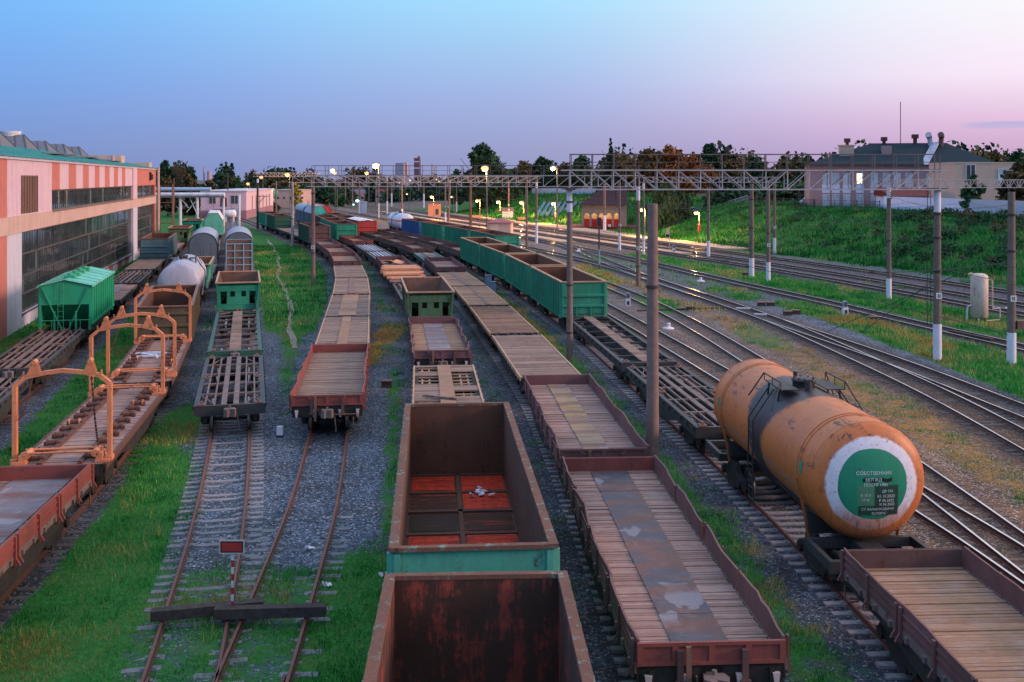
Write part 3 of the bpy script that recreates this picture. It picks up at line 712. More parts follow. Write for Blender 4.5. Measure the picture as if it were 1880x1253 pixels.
M['rimtan']=m_paint('tan lit wagon rim',(0.42,0.25,0.15),0.2,0.7)
M['mint2']=m_paint('bright teal boxcar doors',(0.04,0.42,0.33),0.03,0.5,fade=.2)
def m_tank():
    t=NT('orange tank paint'); t.coord((1,1,1),False); sp=t.N('ShaderNodeSeparateXYZ'); t.L(t.co,sp.inputs[0]); x,y,z=sp.outputs
    base=t.mix(t.rng(t.noise(.9,5),.35,.7,0,.6),(.52,.142,.034,1),(.42,.12,.036,1))
    base=t.mix(t.rng(t.noise(6,6,.7),.45,.75,0,.35),base,(.25,.09,.03,1))
    # long scrapes where paint has come off
    sc=t.noise(3.2,9,.78,(.45,1.4,1.4)); top=t.rng(z,2.4,4.0)
    f=t.math('MULTIPLY',t.rng(sc,.555,.575),t.rng(t.noise(.8,3),.40,.55)); f=t.math('MULTIPLY',f,t.math('ADD',t.math('MULTIPLY',top,.65),.35))
    base=t.mix(f,base,(.035,.025,.02,1))
    stk=t.rng(t.noise(2.0,7,.72,(3.2,1,.35)),.5,.68,0,.5); base=t.mix(stk,base,(.30,.105,.03,1)); base=t.mix(t.math('MULTIPLY',t.rng(t.noise(1.3,6,.7,(2.5,1,.4)),.55,.7),.35),base,(.10,.06,.035,1))
    zz=t.math('SUBTRACT',z,2.75); yy=y
    for zc,w in ((2.28,.06),(1.55,.05)):
        s=t.rng(t.math('ABSOLUTE',t.math('SUBTRACT',z,zc)),w,w+.015,.45,0); base=t.mix(t.math('MULTIPLY',s,t.rng(t.math('ABSOLUTE',x),3.8,3.85,1,0)),base,(.28,.17,.19,1))
    # black spill band under the hatch
    wob=t.math('MULTIPLY',t.math('SUBTRACT',t.noise(1.6,7,.7),.5),.75)
    ax=t.math('ABSOLUTE',t.math('ADD',t.math('ADD',x,-.05),wob)); wide=t.rng(z,2.9,4.22,.62,1.55)
    bf=t.rng(t.math('SUBTRACT',ax,wide),-.10,.16,1,0)
    base=t.mix(t.math('MULTIPLY',bf,.97),base,t.mix(t.noise(5,6),(.012,.014,.018,1),(.04,.042,.05,1)))
    # end disc
    r=t.math('SQRT',t.math('ADD',t.math('MULTIPLY',zz,zz),t.math('MULTIPLY',yy,yy)))
    rw=t.math('ADD',r,t.math('MULTIPLY',t.math('SUBTRACT',t.noise(2.6,3),.5),.12))
    endm=t.rng(x,-4.80,-4.79,1,0)
    wh=t.mix(t.rng(t.noise(8,6,.7),.45,.7,0,.5),(.62,.60,.66,1),(.46,.36,.33,1))
    low=t.rng(t.math('ADD',zz,t.math('MULTIPLY',t.math('SUBTRACT',t.noise(3,6,.7,(1,2.5,.5)),.5),.7)),-.95,-.45,.75,0)
    wf=t.math('MULTIPLY',t.math('MULTIPLY',t.rng(rw,1.16,1.22,1,0),endm),t.math('SUBTRACT',1.0,low))
    base=t.mix(wf,base,wh)
    gr=t.mix(t.rng(t.noise(5,6,.7,(1,1,.4)),.4,.7,0,.6),(.008,.21,.115,1),(.006,.14,.08,1))
    rg=t.math('ADD',r,t.math('MULTIPLY',t.math('SUBTRACT',t.noise(1.3,2),.5),.10))
    base=t.mix(t.math('MULTIPLY',t.rng(rg,.90,.915,1,0),endm),base,gr)
    # dark repainted patches under the lettering, drips at the bottom
    def rect(y0,y1,z0,z1):
        a=t.math('MULTIPLY',t.rng(y,y0-.02,y0+.02),t.rng(y,y1-.02,y1+.02,1,0)); b=t.math('MULTIPLY',t.rng(zz,z0-.02,z0+.02),t.rng(zz,z1-.02,z1+.02,1,0)); return t.math('MULTIPLY',t.math('MULTIPLY',a,b),endm)
    base=t.mix(t.math('MULTIPLY',rect(-.66,-.02,-.78,-.02),.9),base,(.006,.03,.022,1)); base=t.mix(t.math('MULTIPLY',rect(-.66,.38,-.80,-.54),.9),base,(.006,.035,.025,1)); base=t.mix(t.math('MULTIPLY',rect(-.02,.40,-.53,-.02),.45),base,(.12,.16,.10,1))
    dr=t.math('MULTIPLY',t.rng(t.noise(3,6,.75,(1,5,.5)),.5,.62),t.math('MULTIPLY',endm,t.rng(zz,-.35,-1.0))); base=t.mix(t.math('MULTIPLY',dr,.6),base,(.07,.05,.035,1))
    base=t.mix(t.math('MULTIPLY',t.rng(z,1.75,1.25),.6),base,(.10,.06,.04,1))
    base=t.mix(t.math('MULTIPLY',t.rng(t.noise(16,3,.5),.66,.69),.7),base,(.05,.035,.03,1))
    t.bump(t.noise(7,5),.08,.02)
    return t.fin(base,.48,0,.4)
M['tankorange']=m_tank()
def m_tankw():
    t=NT('white tank paint'); t.coord((1,1,1),False); sp=t.N('ShaderNodeSeparateXYZ'); t.L(t.co,sp.inputs[0])
    b=t.mix(t.rng(t.noise(1.5,6),.4,.7,0,.5),(.55,.58,.66,1),(.32,.33,.38,1))
    s=t.rng(t.math('ABSOLUTE',t.math('SUBTRACT',sp.outputs[2],2.95)),.14,.16,1,0); b=t.mix(s,b,(.55,.12,.05,1)); return t.fin(b,.45)
M['tankwhite']=m_tankw()
def place(k,y0,L,name,label,cat,group):
    """near end of the body at distance y0 along track k"""
    y1=y0+L*.97
    for _ in range(6):
        dx=tx(k,y1)-tx(k,y0); d=math.hypot(dx,y1-y0); y1=y0+(y1-y0)*L/d
    a=Vector((tx(k,y0),y0)); b=Vector((tx(k,y1),y1)); m=(a+b)/2; rz=math.atan2(b.y-a.y,b.x-a.x)
    # sit on the rails: shift to the track centre under the middle, halved over the bogies
    mid=Vector((tx(k,m.y),m.y)); m=m*.45+mid*.55
    return thing(name,label,cat,(m.x,m.y,RZ),rz,group)
G_GON,G_FLAT,G_SKEL,G_HOP,G_BOX,G_TANK='open top gondola wagons','flat wagons','skeleton container wagons','hopper wagons','closed boxcars','tank wagons'
def gondola(k,y0,label,mat='green',inn='rustdark',L=12.75,top=3.5,near=False,rim='rim',hatches=None,endmat=None,load=None):
    t=place(k,y0,L,'gondola_wagon',label,'open wagon',G_GON)
    bot=1.12; W=1.5; fl=1.32
    def side(s):
        m=MB(); y=s*W
        m.box(-L/2,L/2,min(y,y-s*.03),max(y,y-s*.03),bot,top-.05)
        m.M=1; m.box(-L/2+.04,L/2-.04,min(y-s*.033,y-s*.06),max(y-s*.033,y-s*.06),fl-.1,top-.055); m.M=0
        n=14
        for i in range(n+1):
            x=-L/2+.09+(L-.18)*i/n; w=.09 if 0<i<n else .10
            m.prism([(x-w,y),(x-w*.6,y+s*.15),(x+w*.6,y+s*.15),(x+w,y)],bot-.05,top-.1,'z')
        m.box(-L/2,L/2,min(y,y+s*.10),max(y,y+s*.10),bot-.06,bot+.08)
        for i in range(n):
            x=-L/2+.09+(L-.18)*(i+.5)/n
            if near: m.box(x-.3,x+.3,min(y,y+s*.03),max(y,y+s*.03),bot+.12,bot+.62)
        return m.mesh('side_wall',[M[mat],M[inn]])
    def end(s):
        m=MB(); x=s*L/2
        m.box(min(x,x-s*.03),max(x,x-s*.03),-W,W,bot,top-.05)
        m.M=1; m.box(min(x-s*.033,x-s*.06),max(x-s*.033,x-s*.06),-W+.06,W-.06,fl-.1,top-.055); m.M=0
        for z in (1.85,2.55): m.prism([(x,z-.11),(x+s*.10,z-.06),(x+s*.10,z+.06),(x,z+.11)],-W+.02,W-.02,'y')
        for y in (-W+.05,-.5,.5,W-.05): m.box(min(x,x+s*.07),max(x,x+s*.07),y-.06,y+.06,bot,1.75 if abs(y)<1 else top-.1)
        return m.mesh('end_wall',[M[endmat or mat],M[inn]])
    for s in (-1,1):
        link('side_wall',cached(('gs',mat,inn,L,top,near,s),lambda:side(s)),t)
        link('end_wall',cached(('ge',endmat or mat,inn,L,top,s),lambda:end(s)),t)
    def rimf():
        m=MB()
        for s in (-1,1):
            m.box(-L/2-.06,L/2+.06,min(s*(W-.07),s*(W+.11)),max(s*(W-.07),s*(W+.11)),top-.05,top+.035)
            m.box(min(s*(L/2-.07),s*(L/2+.08)),max(s*(L/2-.07),s*(L/2+.08)),-W+.07,W-.07,top-.05,top+.03)
        return m.mesh('top_rim',M[rim])
    link('top_rim',cached(('gr',rim,L,top),rimf),t)
    fm=MB(); fm.box(-L/2+.05,L/2-.05,-W+.05,W-.05,fl-.1,fl-.03); fm.box(-L/2+.06,L/2-.06,-.06,.06,fl-.03,fl+.04)
    n=7
    for i in range(n+1): 
        x=-L/2+.06+(L-.12)*i/n; fm.box(x-.09,x+.09,-W+.06,W-.06,fl-.03,fl+.02+.02*(i%2))
    fl_o=link('floor',cached(('gf',L,inn),lambda:fm.mesh('floor',M['rustdark'])),t)
    if hatches:
        def hm(mt): 
            m=MB(); m.box(-.78,.78,-.64,.64,-.02,.0); m.box(-.70,.70,-.58,.58,0,.012); return m.mesh('floor_hatch',M[mt])
        for i in range(n):
            for s in (-1,1):
                x=-L/2+.06+(L-.12)*(i+.5)/n; mt=hatches[i][0 if s>0 else 1]
                link('floor_hatch',cached('h'+mt,lambda:hm(mt)),fl_o,(x,s*.74,fl-.008))
    if load:
        m=MB(); nx,ny=24,8; rr=random.Random(3)
        H=[[top-.45+.32*math.sin(math.pi*j/ny)*(.7+.5*math.sin(i*.9))+rr.uniform(-.06,.06) for j in range(ny+1)] for i in range(nx+1)]
        m.v=[(-L/2+.1+(L-.2)*i/nx,-W+.1+(2*W-.2)*j/ny,H[i][j]+.35) for i in range(nx+1) for j in range(ny+1)]
        for i in range(nx):
            for j in range(ny): a=i*(ny+1)+j; m.f.append((a,a+ny+1,a+ny+2,a+1)); m.t.append(.5); m.m.append(0); m.s.append(True)
        m.obj('load',M[load],t)
    underframe(t,L,near,w=1.2,belly=.1,top=1.12); bogies(t,L/2-2.1,near); couplers(t,L,near)
    return t
def end_brackets(t,L,mat,near=False):
    if near:
        for s in (-1,1):
            x=s*(L/2+.03); q=MB()
            for y in (-1.22,-.52,.52,1.22): q.prism([(y-.07,1.16),(y+.07,1.16),(y+.03,.86),(y-.03,.86)],min(x,x+s*.09),max(x,x+s*.09),'x')
            q.obj('stake_pocket',M['galv'],t)
            g=MB(); g.box(min(x+s*.1,x+s*.16),max(x+s*.1,x+s*.16),.42,.52,.72,1.72) if s<0 else g.box(x+.1,x+.16,.42,.52,.72,1.3); g.tube((x+s*.14,-1.3,.98),(x+s*.14,.3,.98),.022,6); g.tube((x+s*.14,.3,.98),(x+s*.2,.34,1.2),.022,6); g.obj('uncoupling_lever',M['rim'],t)
            for y in (-1.2,1.2): MB().path([(x+s*.05,y-.16,.85),(x+s*.05,y-.16,.5),(x+s*.05,y+.16,.5),(x+s*.05,y+.16,.85)],.02,6).obj('footstep',M['steel'],t)
    m=MB()
    for s in (-1,1):
        x=s*(L/2+.09)
        for y in (-.62,.62): m.box(x-.05,x+.05,y-.06,y+.06,1.0,1.62); m.box(x-.02,x+.10*s+.02,y-.1,y+.1,.98,1.06)
    m.obj('hinge_bracket',M[mat],t)
def flat(k,y0,label,deck='wooddeck',sides=None,ends=(True,True),L=13.3,near=False,centre=None,cmat='sheet',sideh=.5,warp=.03,seed=0,endmat=None,pw=.16,mats=None,nside=4,cn=6,edge='steel',holes=()):
    t=place(k,y0,L,'flat_wagon',label,'flat wagon',G_FLAT)
    W=2.78; z=1.32
    link('deck',planks(L-.08,W,z,M[deck],pw,.014,centre,seed=seed+5,holes=holes) if near else cached(('dk',deck,L,centre,seed%3),lambda:planks(L-.08,W,z,M[deck],.3,.02,centre,seed=seed%3)),t)
    if centre: link('deck_sheet',sheets(L-.1,centre,z+.011,M[cmat],cn,seed),t)
    underframe(t,L,near)
    ed=MB()
    for s in (-1,1): ed.box(-L/2,L/2,min(s*1.395,s*1.47),max(s*1.395,s*1.47),z-.16,z+.02)
    for i in range(16):
        for s in (-1,1):
            x=-L/2+.4+(L-.8)*i/15; ed.box(x-.05,x+.05,min(s*1.47,s*1.53),max(s*1.47,s*1.53),z-.14,z-.02)
    ed.obj('edge_rail',M[edge],t)
    if sides:
        for s in (-1,1):
            n=nside
            for i in range(n):
                a=-L/2+L*i/n+.03; b=-L/2+L*(i+1)/n-.03
                m=MB(); y=s*1.44; wboard(m,a,b,y,z-.02,z+sideh,.045,warp,8,seed*31+i*7+(s+1))
                for q in (.33,.66): m.bar((a+.05,y+s*.03,z+sideh*q),(b-.05,y+s*.03,z+sideh*q),.03,.05)
                bd=m.obj('side_board',M[sides],t)
                br=MB()
                for x in (a+.08,a+(b-a)*.5,b-.08):
                    br.prism([(x-.05,z-.25),(x+.05,z-.25),(x+.045,z+sideh-.03),(x-.045,z+sideh-.03)],y+s*.028,y+s*.085,'y')
                    br.bar((x,y+s*.05,z-.02),(x,y+s*.17,z-.24),.05,.03)
                br.obj('stake',M[mats or sides],bd)
        for s,on in zip((-1,1),ends):
            if not on: continue
            m=MB(); x=s*(L/2-.01); em=M[endmat or sides]
            m.box(x-.025,x+.025,-1.42,1.42,z-.02,z+.42)
            xo=x+s*.045
            for q in (.0,.36): m.box(min(x+s*.026,xo+s*.02),max(x+s*.026,xo+s*.02),-1.42,1.42,z+q,z+q+.07)
            for y in (-1.36,-.7,.0,.7,1.36): m.box(min(x+s*.027,xo+s*.018),max(x+s*.027,xo+s*.018),y-.06,y+.06,z+.07,z+.36)
            m.obj('end_board',em,t)
        end_brackets(t,L,'brown',near)
    elif sides is None:
        m=MB()
        for s in (-1,1):
            for y in (-1.1,-.4,.4,1.1): m.box(s*(L/2)-.05,s*(L/2)+.12*s+.05,y-.06,y+.06,z-.12,z-.02)
        m.obj('end_bracket',M['steel'],t)
    bogies(t,L/2-2.45,near); couplers(t,L,near)
    return t
def skeleton(k,y0,label,kind='a',L=13.3,near=False,beam='steel',seed=0,walk='woodgrey'):
    t=place(k,y0,L,'skeleton_wagon',label,'skeleton wagon',G_SKEL)
    z=1.3; rr=random.Random(seed)
    f=MB()
    for s in (-1,1):
        f.box(-L/2,L/2,min(s*1.30,s*1.42),max(s*1.30,s*1.42),z-.40,z)
        f.box(-L/2,L/2,min(s*1.22,s*1.30),max(s*1.22,s*1.30),z-.05,z-.002)
        for i in range(14): 
            x=-L/2+.3+(L-.6)*i/13; f.box(x-.05,x+.05,min(s*1.42,s*1.47),max(s*1.42,s*1.47),z-.2,z-.04)
        if kind[0]!='b': f.prism([(-L/2+3,z-.4),(L/2-3,z-.4),(1.8,z-.78),(-1.8,z-.78)],s*1.33,s*1.39,'y')
    for x in (-L/2+.08,L/2-.08): f.box(x-.08,x+.08,-1.30,1.30,z-.42,z-.004)
    f.box(-L/2,L/2,-.28,-.16,z-.55,z-.06); f.box(-L/2,L/2,.16,.28,z-.55,z-.06)
    f.obj('frame',M['darkgreen' if kind=='b' else 'black'],t)
    if kind=='b2': kind='b'
    m=MB()
    if kind=='a':
        for y in (-.98,-.62,.62,.98): m.box(-L/2+.16,L/2-.16,y-.035,y+.035,z-.10,z-.006)
        for y in (-.24,.24): m.box(-L/2+.16,L/2-.16,y-.11,y+.11,z-.055,z+.004)
        m.obj('longitudinal_beam',M[beam],t)
    elif kind=='b':
        link('walkway',planks(L-.4,.62,z+.02,M[walk],.2,.01,seed=seed),t)
    elif kind=='c':
        for y in (-.85,-.45,.45,.85): m.box(-L/2+.16,L/2-.16,y-.06,y+.06,z-.10,z)
        m.box(-L/2+.16,L/2-.16,-.12,.12,z-.05,z+.004)
        m.obj('longitudinal_beam',M[beam],t)
    c=MB(); n=5 if kind=='a' else 8
    for i in range(1,n):
        x=-L/2+L*i/n; w=.05 if kind!='a' else .07
        big=(i in (1,n-1)) if kind=='a' else True
        c.box(x-w,x+w,-1.22,1.22,(z-.12) if not big else z-.12,(z+.012 if big and kind=='a' else z-.012))
    if kind=='b':
        for s in (-1,1):
            for y in (-1,1): c.bar((s*(L/2-.2),y*.35,z-.05),(s*(L/2-1.0),y*1.2,z-.05),.07,.06)
    else:
        for s in (-1,1):
            for y in (-1,1): c.bar((s*(L/2-.15),y*.5,z-.07),(s*(L/2-L/n*.95),y*1.2,z-.07),.05,.05)
    c.obj('cross_beam',M[beam],t)
    for x in (-L/2+.25,0.2,L/2-.25) if kind!='b' else (-L/2+.2,L/2-.2):
        for s in (-1,1):
            b=MB(); b.box(-.18,.18,-.14,.14,z-.02,z+.05); b.box(-.07,.07,-.05,.05,z+.05,z+.14); b.obj('container_lock',M['rim' if kind=='a' and near and rr.random()<.75 else 'steel'],t,(x,s*1.12,0))
    bogies(t,L/2-2.3,near); couplers(t,L,near)
    return t
def tank(k,y0,label,mat,r=1.5,L=12.0,tl=9.5,dish=.45,zc=2.75,near=True,special=None,n=56):
    t=place(k,y0,L,'tank_wagon',label,'tank wagon',G_TANK)
    a=tl/2; prof=[]
    for i in range(10): th=math.pi/2*i/10; prof.append((-a-dish*math.cos(th),r*math.sin(th)))
    prof+=[(-a,r)]+[(-a+tl*i/12,r) for i in range(1,12)]+[(a,r)]+[(x*-1,q) for x,q in reversed(prof)]
    prof[0]=(prof[0][0],.001); prof[-1]=(prof[-1][0],.001)
    sh=MB().lathe(prof,n if near else 22,'x',(0,0,zc)).obj('tank_shell',M[mat],t)
    seam=MB()
    for x in (-a,a): seam.lathe([(x-.03,r-.01),(x-.02,r+.012),(x+.02,r+.012),(x+.03,r-.01)],n if near else 22,'x',(0,0,zc))
    seam.obj('weld_seam',M[mat],sh)
    for x in (-a+.9,a-.9):
        b=MB()
        for dx in (-.09,.09): b.lathe([(x+dx-.045,r+.004),(x+dx-.04,r+.022),(x+dx+.04,r+.022),(x+dx+.045,r+.004)],n if near else 22,'x',(0,0,zc))
        for s in (-1,1):
            b.bar((x,s*(r+.02),zc-.15),(x,s*(r-.25),1.3),.07,.03); b.tube((x,s*(r-.22),1.35),(x,s*(r-.3),1.0),.045,8)
        b.obj('tank_strap',M[mat],t)
    f=MB()
    f.box(-L/2,L/2,-.3,.3,.85,1.15)
    for s in (-1,1):
        f.box(s*L/2-.08,s*L/2+.08,-1.45,1.45,.85,1.15)
        for q in (-1,1):
            f.box(min(s*(L/2-.1),s*(L/2-1.7)),max(s*(L/2-.1),s*(L/2-1.7)),min(q*1.33,q*1.45),max(q*1.33,q*1.45),.9,1.14)
        f.box(s*(L/2-1.7)-.07,s*(L/2-1.7)+.07,-1.45,1.45,.88,1.13)
        f.prism([(-1.15,1.15),(1.15,1.15),(1.3,1.75),(.9,1.5),(0,1.3),(-.9,1.5),(-1.3,1.75)],s*(a-.9)-.15,s*(a-.9)+.15,'x')
    f.obj('underframe',M['black'],t)
    h=MB(); h.lathe([(-.05,.33),(.14,.33),(.16,.36),(.21,.36),(.25,.2),(.25,0)],20,'z',(.0,0,zc+r))
    for i in range(8): q=i*math.pi/4; h.tube((.3*math.cos(q),.3*math.sin(q),zc+r+.15),(.3*math.cos(q),.3*math.sin(q),zc+r+.27),.03,6)
    h.tube((.75,0,zc+r-.02),(.75,0,zc+r+.3),.07,10); h.tube((-.7,.1,zc+r-.02),(-.7,.1,zc+r+.28),.11,10); h.box(-.8,-.6,.0,.2,zc+r+.25,zc+r+.33)
    h.obj('hatch',M['black'],t)
    pf=MB()
    for s in (-1,1): pf.box(-.8,.8,min(s*.42,s*.95),max(s*.42,s*.95),zc+r+.02,zc+r+.05); pf.bar((-.5,s*.9,zc+r+.02),(-.5,s*.95,zc+r-.35),.05,.05); pf.bar((.5,s*.9,zc+r+.02),(.5,s*.95,zc+r-.35),.05,.05)
    pl=pf.obj('platform',M['black'],t)
    rl_=MB()
    for s in (-1,1):
        rl_.path([(-1.15,s*1.35,zc+r-.5),(-.8,s*.97,zc+r+.26),(.8,s*.97,zc+r+.26),(1.15,s*1.35,zc+r-.5)],.022,6)
        for x in (-.8,0,.8): rl_.tube((x,s*.96,zc+r+.03),(x,s*.96,zc+r+.26),.015,6)
    rl_.obj('handrail',M['black'],pl)
    for s in (-1,1):
        ld=MB()
        for x in (-.22,.22): ld.path([(x,s*1.0,zc+r-.05),(x,s*(r+.12),zc+.55),(x,s*(r+.14),zc-.5),(x,s*(r+.10),.75)],.024,6)
        for i in range(9): z=.9+i*.34; ld.tube((-.22,s*(r+.12),z),(.22,s*(r+.12),z),.018,6)
        ld.obj('ladder',M['black'],t)
    bogies(t,L/2-2.1,near); couplers(t,L,near)
    return t,sh
def boxcar(k,y0,label,wall,roof,end=None,L=13.8,shape='arch',near=False,eave=3.3,ridge=4.55,door=True):
    t=place(k,y0,L,'boxcar',label,'boxcar',G_BOX); W=1.45
    if shape=='arch': pts=[(W*math.cos(q),eave+(ridge-eave)*math.sin(q)) for q in np.linspace(0,math.pi,15)]
    elif shape=='trap': pts=[(W,eave),(W*.52,ridge),(-W*.52,ridge),(-W,eave)]
    else: pts=[(W,eave),(W*.6,eave+(ridge-eave)*.6),(0,ridge),(-W*.6,eave+(ridge-eave)*.6),(-W,eave)]
    b=MB(); b.prism([(-W,1.15),(W,1.15)]+[p for p in pts],-L/2,L/2,'x')
    n=12
    for s in (-1,1):
        for i in range(n+1):
            x=-L/2+.08+(L-.16)*i/n; b.box(x-.05,x+.05,min(s*W,s*(W+.06)),max(s*W,s*(W+.06)),1.1,eave-.05)
        b.box(-L/2,L/2,min(s*W,s*(W+.07)),max(s*W,s*(W+.07)),1.05,1.2)
    b.obj('body',M[wall],t)
    r=MB()
    q=[(y*1.06,z+.03) for y,z in pts]; q2=[(y*1.06,z+.075) for y,z in pts]
    for i in range(len(q)-1):
        r.add([(-L/2-.06,*q[i]),(L/2+.06,*q[i]),(L/2+.06,*q[i+1]),(-L/2-.06,*q[i+1]),(-L/2-.06,*q2[i]),(L/2+.06,*q2[i]),(L/2+.06,*q2[i+1]),(-L/2-.06,*q2[i+1])],[(0,1,2,3),(4,5,6,7),(0,4,7,3),(1,2,6,5),(0,1,5,4),(3,7,6,2)],False)
    for i in range(9):
        x=-L/2+.5+(L-1)*i/8
        for j in range(len(q2)-1): r.bar((x,*q2[j]),(x,*q2[j+1]),.06,.03)
    r.obj('roof',M[roof],t)
    for s in (-1,1):
        e=MB(); x=s*(L/2+.03)
        e.prism([(-W+.04,1.2),(W-.04,1.2)]+[(y*.95,z-.05) for y,z in pts],x-.025,x+.025,'x')
        for y in (-W*.62,-W*.1,W*.1,W*.62): e.box(x+s*.026-.02,x+s*.026+.03,y-.04,y+.04,1.2,eave+.2)
        for y in (-W*.8,-W*.35,W*.35,W*.8):
            for z in (1.8,2.7,3.3): e.box(x+s*.03-.02,x+s*.03+.03,y-.07,y+.07,z,z+.12)
        e.obj('end_wall',M[end or wall],t)
    if door:
        for s in (-1,1): MB().box(-1.0,1.0,min(s*(W+.08),s*(W+.13)),max(s*(W+.08),s*(W+.13)),1.2,eave-.15).obj('door',M[wall],t)
    underframe(t,L,near,w=1.25,belly=.1,top=1.12); bogies(t,L/2-2.2,near); couplers(t,L,near)
    return t
def dozer(k,y0,label,mat='oldgreen',inn='rustdark',L=9.6,near=True,top=3.05):
    """ballast hopper: flared open bin with end cabins of openings"""
    t=place(k,y0,L,'ballast_hopper_wagon',label,'hopper wagon',G_HOP)
    W0,W1=1.18,1.52; L0,L1=L/2-1.2,L/2-.15; zb,zt=2.0,top
    for s in (-1,1):
        m=MB(); m.add([(-L0,s*W0,zb),(L0,s*W0,zb),(L1,s*W1,zt),(-L1,s*W1,zt)],[(0,1,2,3)]); m.M=1
        m.add([(-L0,s*(W0-.05),zb),(L0,s*(W0-.05),zb),(L1,s*(W1-.05),zt),(-L1,s*(W1-.05),zt)],[(3,2,1,0)]); m.M=0
        for i in range(7):
            x=-L0+2*L0*i/6; x2=-L1+2*L1*i/6; m.bar((x,s*(W0+.03),zb),(x2,s*(W1+.04),zt-.05),.08,.08)
        m.box(-L/2+.6,L/2-.6,min(s*1.2,s*1.28),max(s*1.2,s*1.28),1.15,zb)
        m.obj('side_wall',[M[mat],M[inn]],t)
        e=MB(); e.add([(s*L0,-W0,zb),(s*L0,W0,zb),(s*L1,W1,zt),(s*L1,-W1,zt)],[(0,1,2,3)]); e.M=1
        e.add([(s*(L0-.05),-W0+.05,zb),(s*(L0-.05),W0-.05,zb),(s*(L1-.05),W1-.05,zt),(s*(L1-.05),-W1+.05,zt)],[(3,2,1,0)]); e.M=0
        x=s*(L/2-.25)
        # end bulkhead with two small and two large openings
        def pan(y0_,y1_,z0,z1): e.box(x-.03,x+.03,y0_,y1_,z0,z1)
        pan(-1.38,1.38,1.1,1.5); pan(-1.38,1.38,2.42,zt-.22)
        for a_,b_,c_,d_ in ((-1.38,-1.22,1.5,2.42),(1.22,1.38,1.5,2.42),(-.78,.78,1.5,2.05),(-.22,.22,2.05,2.42),(-.78,-.55,2.05,2.42),(.55,.78,2.05,2.42)): pan(a_,b_,c_,d_)
        for z in (1.12,1.48,2.44): e.box(x+s*.031-.02,x+s*.031+.04,-1.38,1.38,z,z+.06)
        for y in (-1.33,1.33): e.bar((x,y,1.1),(s*L1,y*1.1,zt-.1),.12,.1); e.box(x-.4,x+.06,y-.08,y+.08,1.0,1.7)
        e.obj('end_wall',[M[mat],M[inn]],t)
    d=MB()
    for s in (-1,1): d.add([(-L0+.02,s*(W0-.05),zb+.02),(L0-.02,s*(W0-.05),zb+.02),(L0*.8,s*.25,1.25),(-L0*.8,s*.25,1.25)],[(0,1,2,3)]); d.add([(s*L0*.99,-W0+.05,zb+.02),(s*L0*.99,W0-.05,zb+.02),(s*L0*.8,.25,1.25),(s*L0*.8,-.25,1.25)],[(0,1,2,3)])
    d.box(-L0*.82,L0*.82,-.3,.3,1.2,1.25); d.obj('bin',M[inn],t)
    r=MB()
    for s in (-1,1): r.box(-L1-.05,L1+.05,min(s*(W1-.06),s*(W1+.06)),max(s*(W1-.06),s*(W1+.06)),zt-.04,zt+.06); r.box(min(s*(L1-.06),s*(L1+.06)),max(s*(L1-.06),s*(L1+.06)),-W1+.06,W1-.06,zt-.04,zt+.055)
    r.obj('top_rim',M['rimtan'],t)
    underframe(t,L,near,w=1.3,belly=.1,top=1.12,mat='black'); bogies(t,L/2-1.9,near); couplers(t,L,near)
    return t
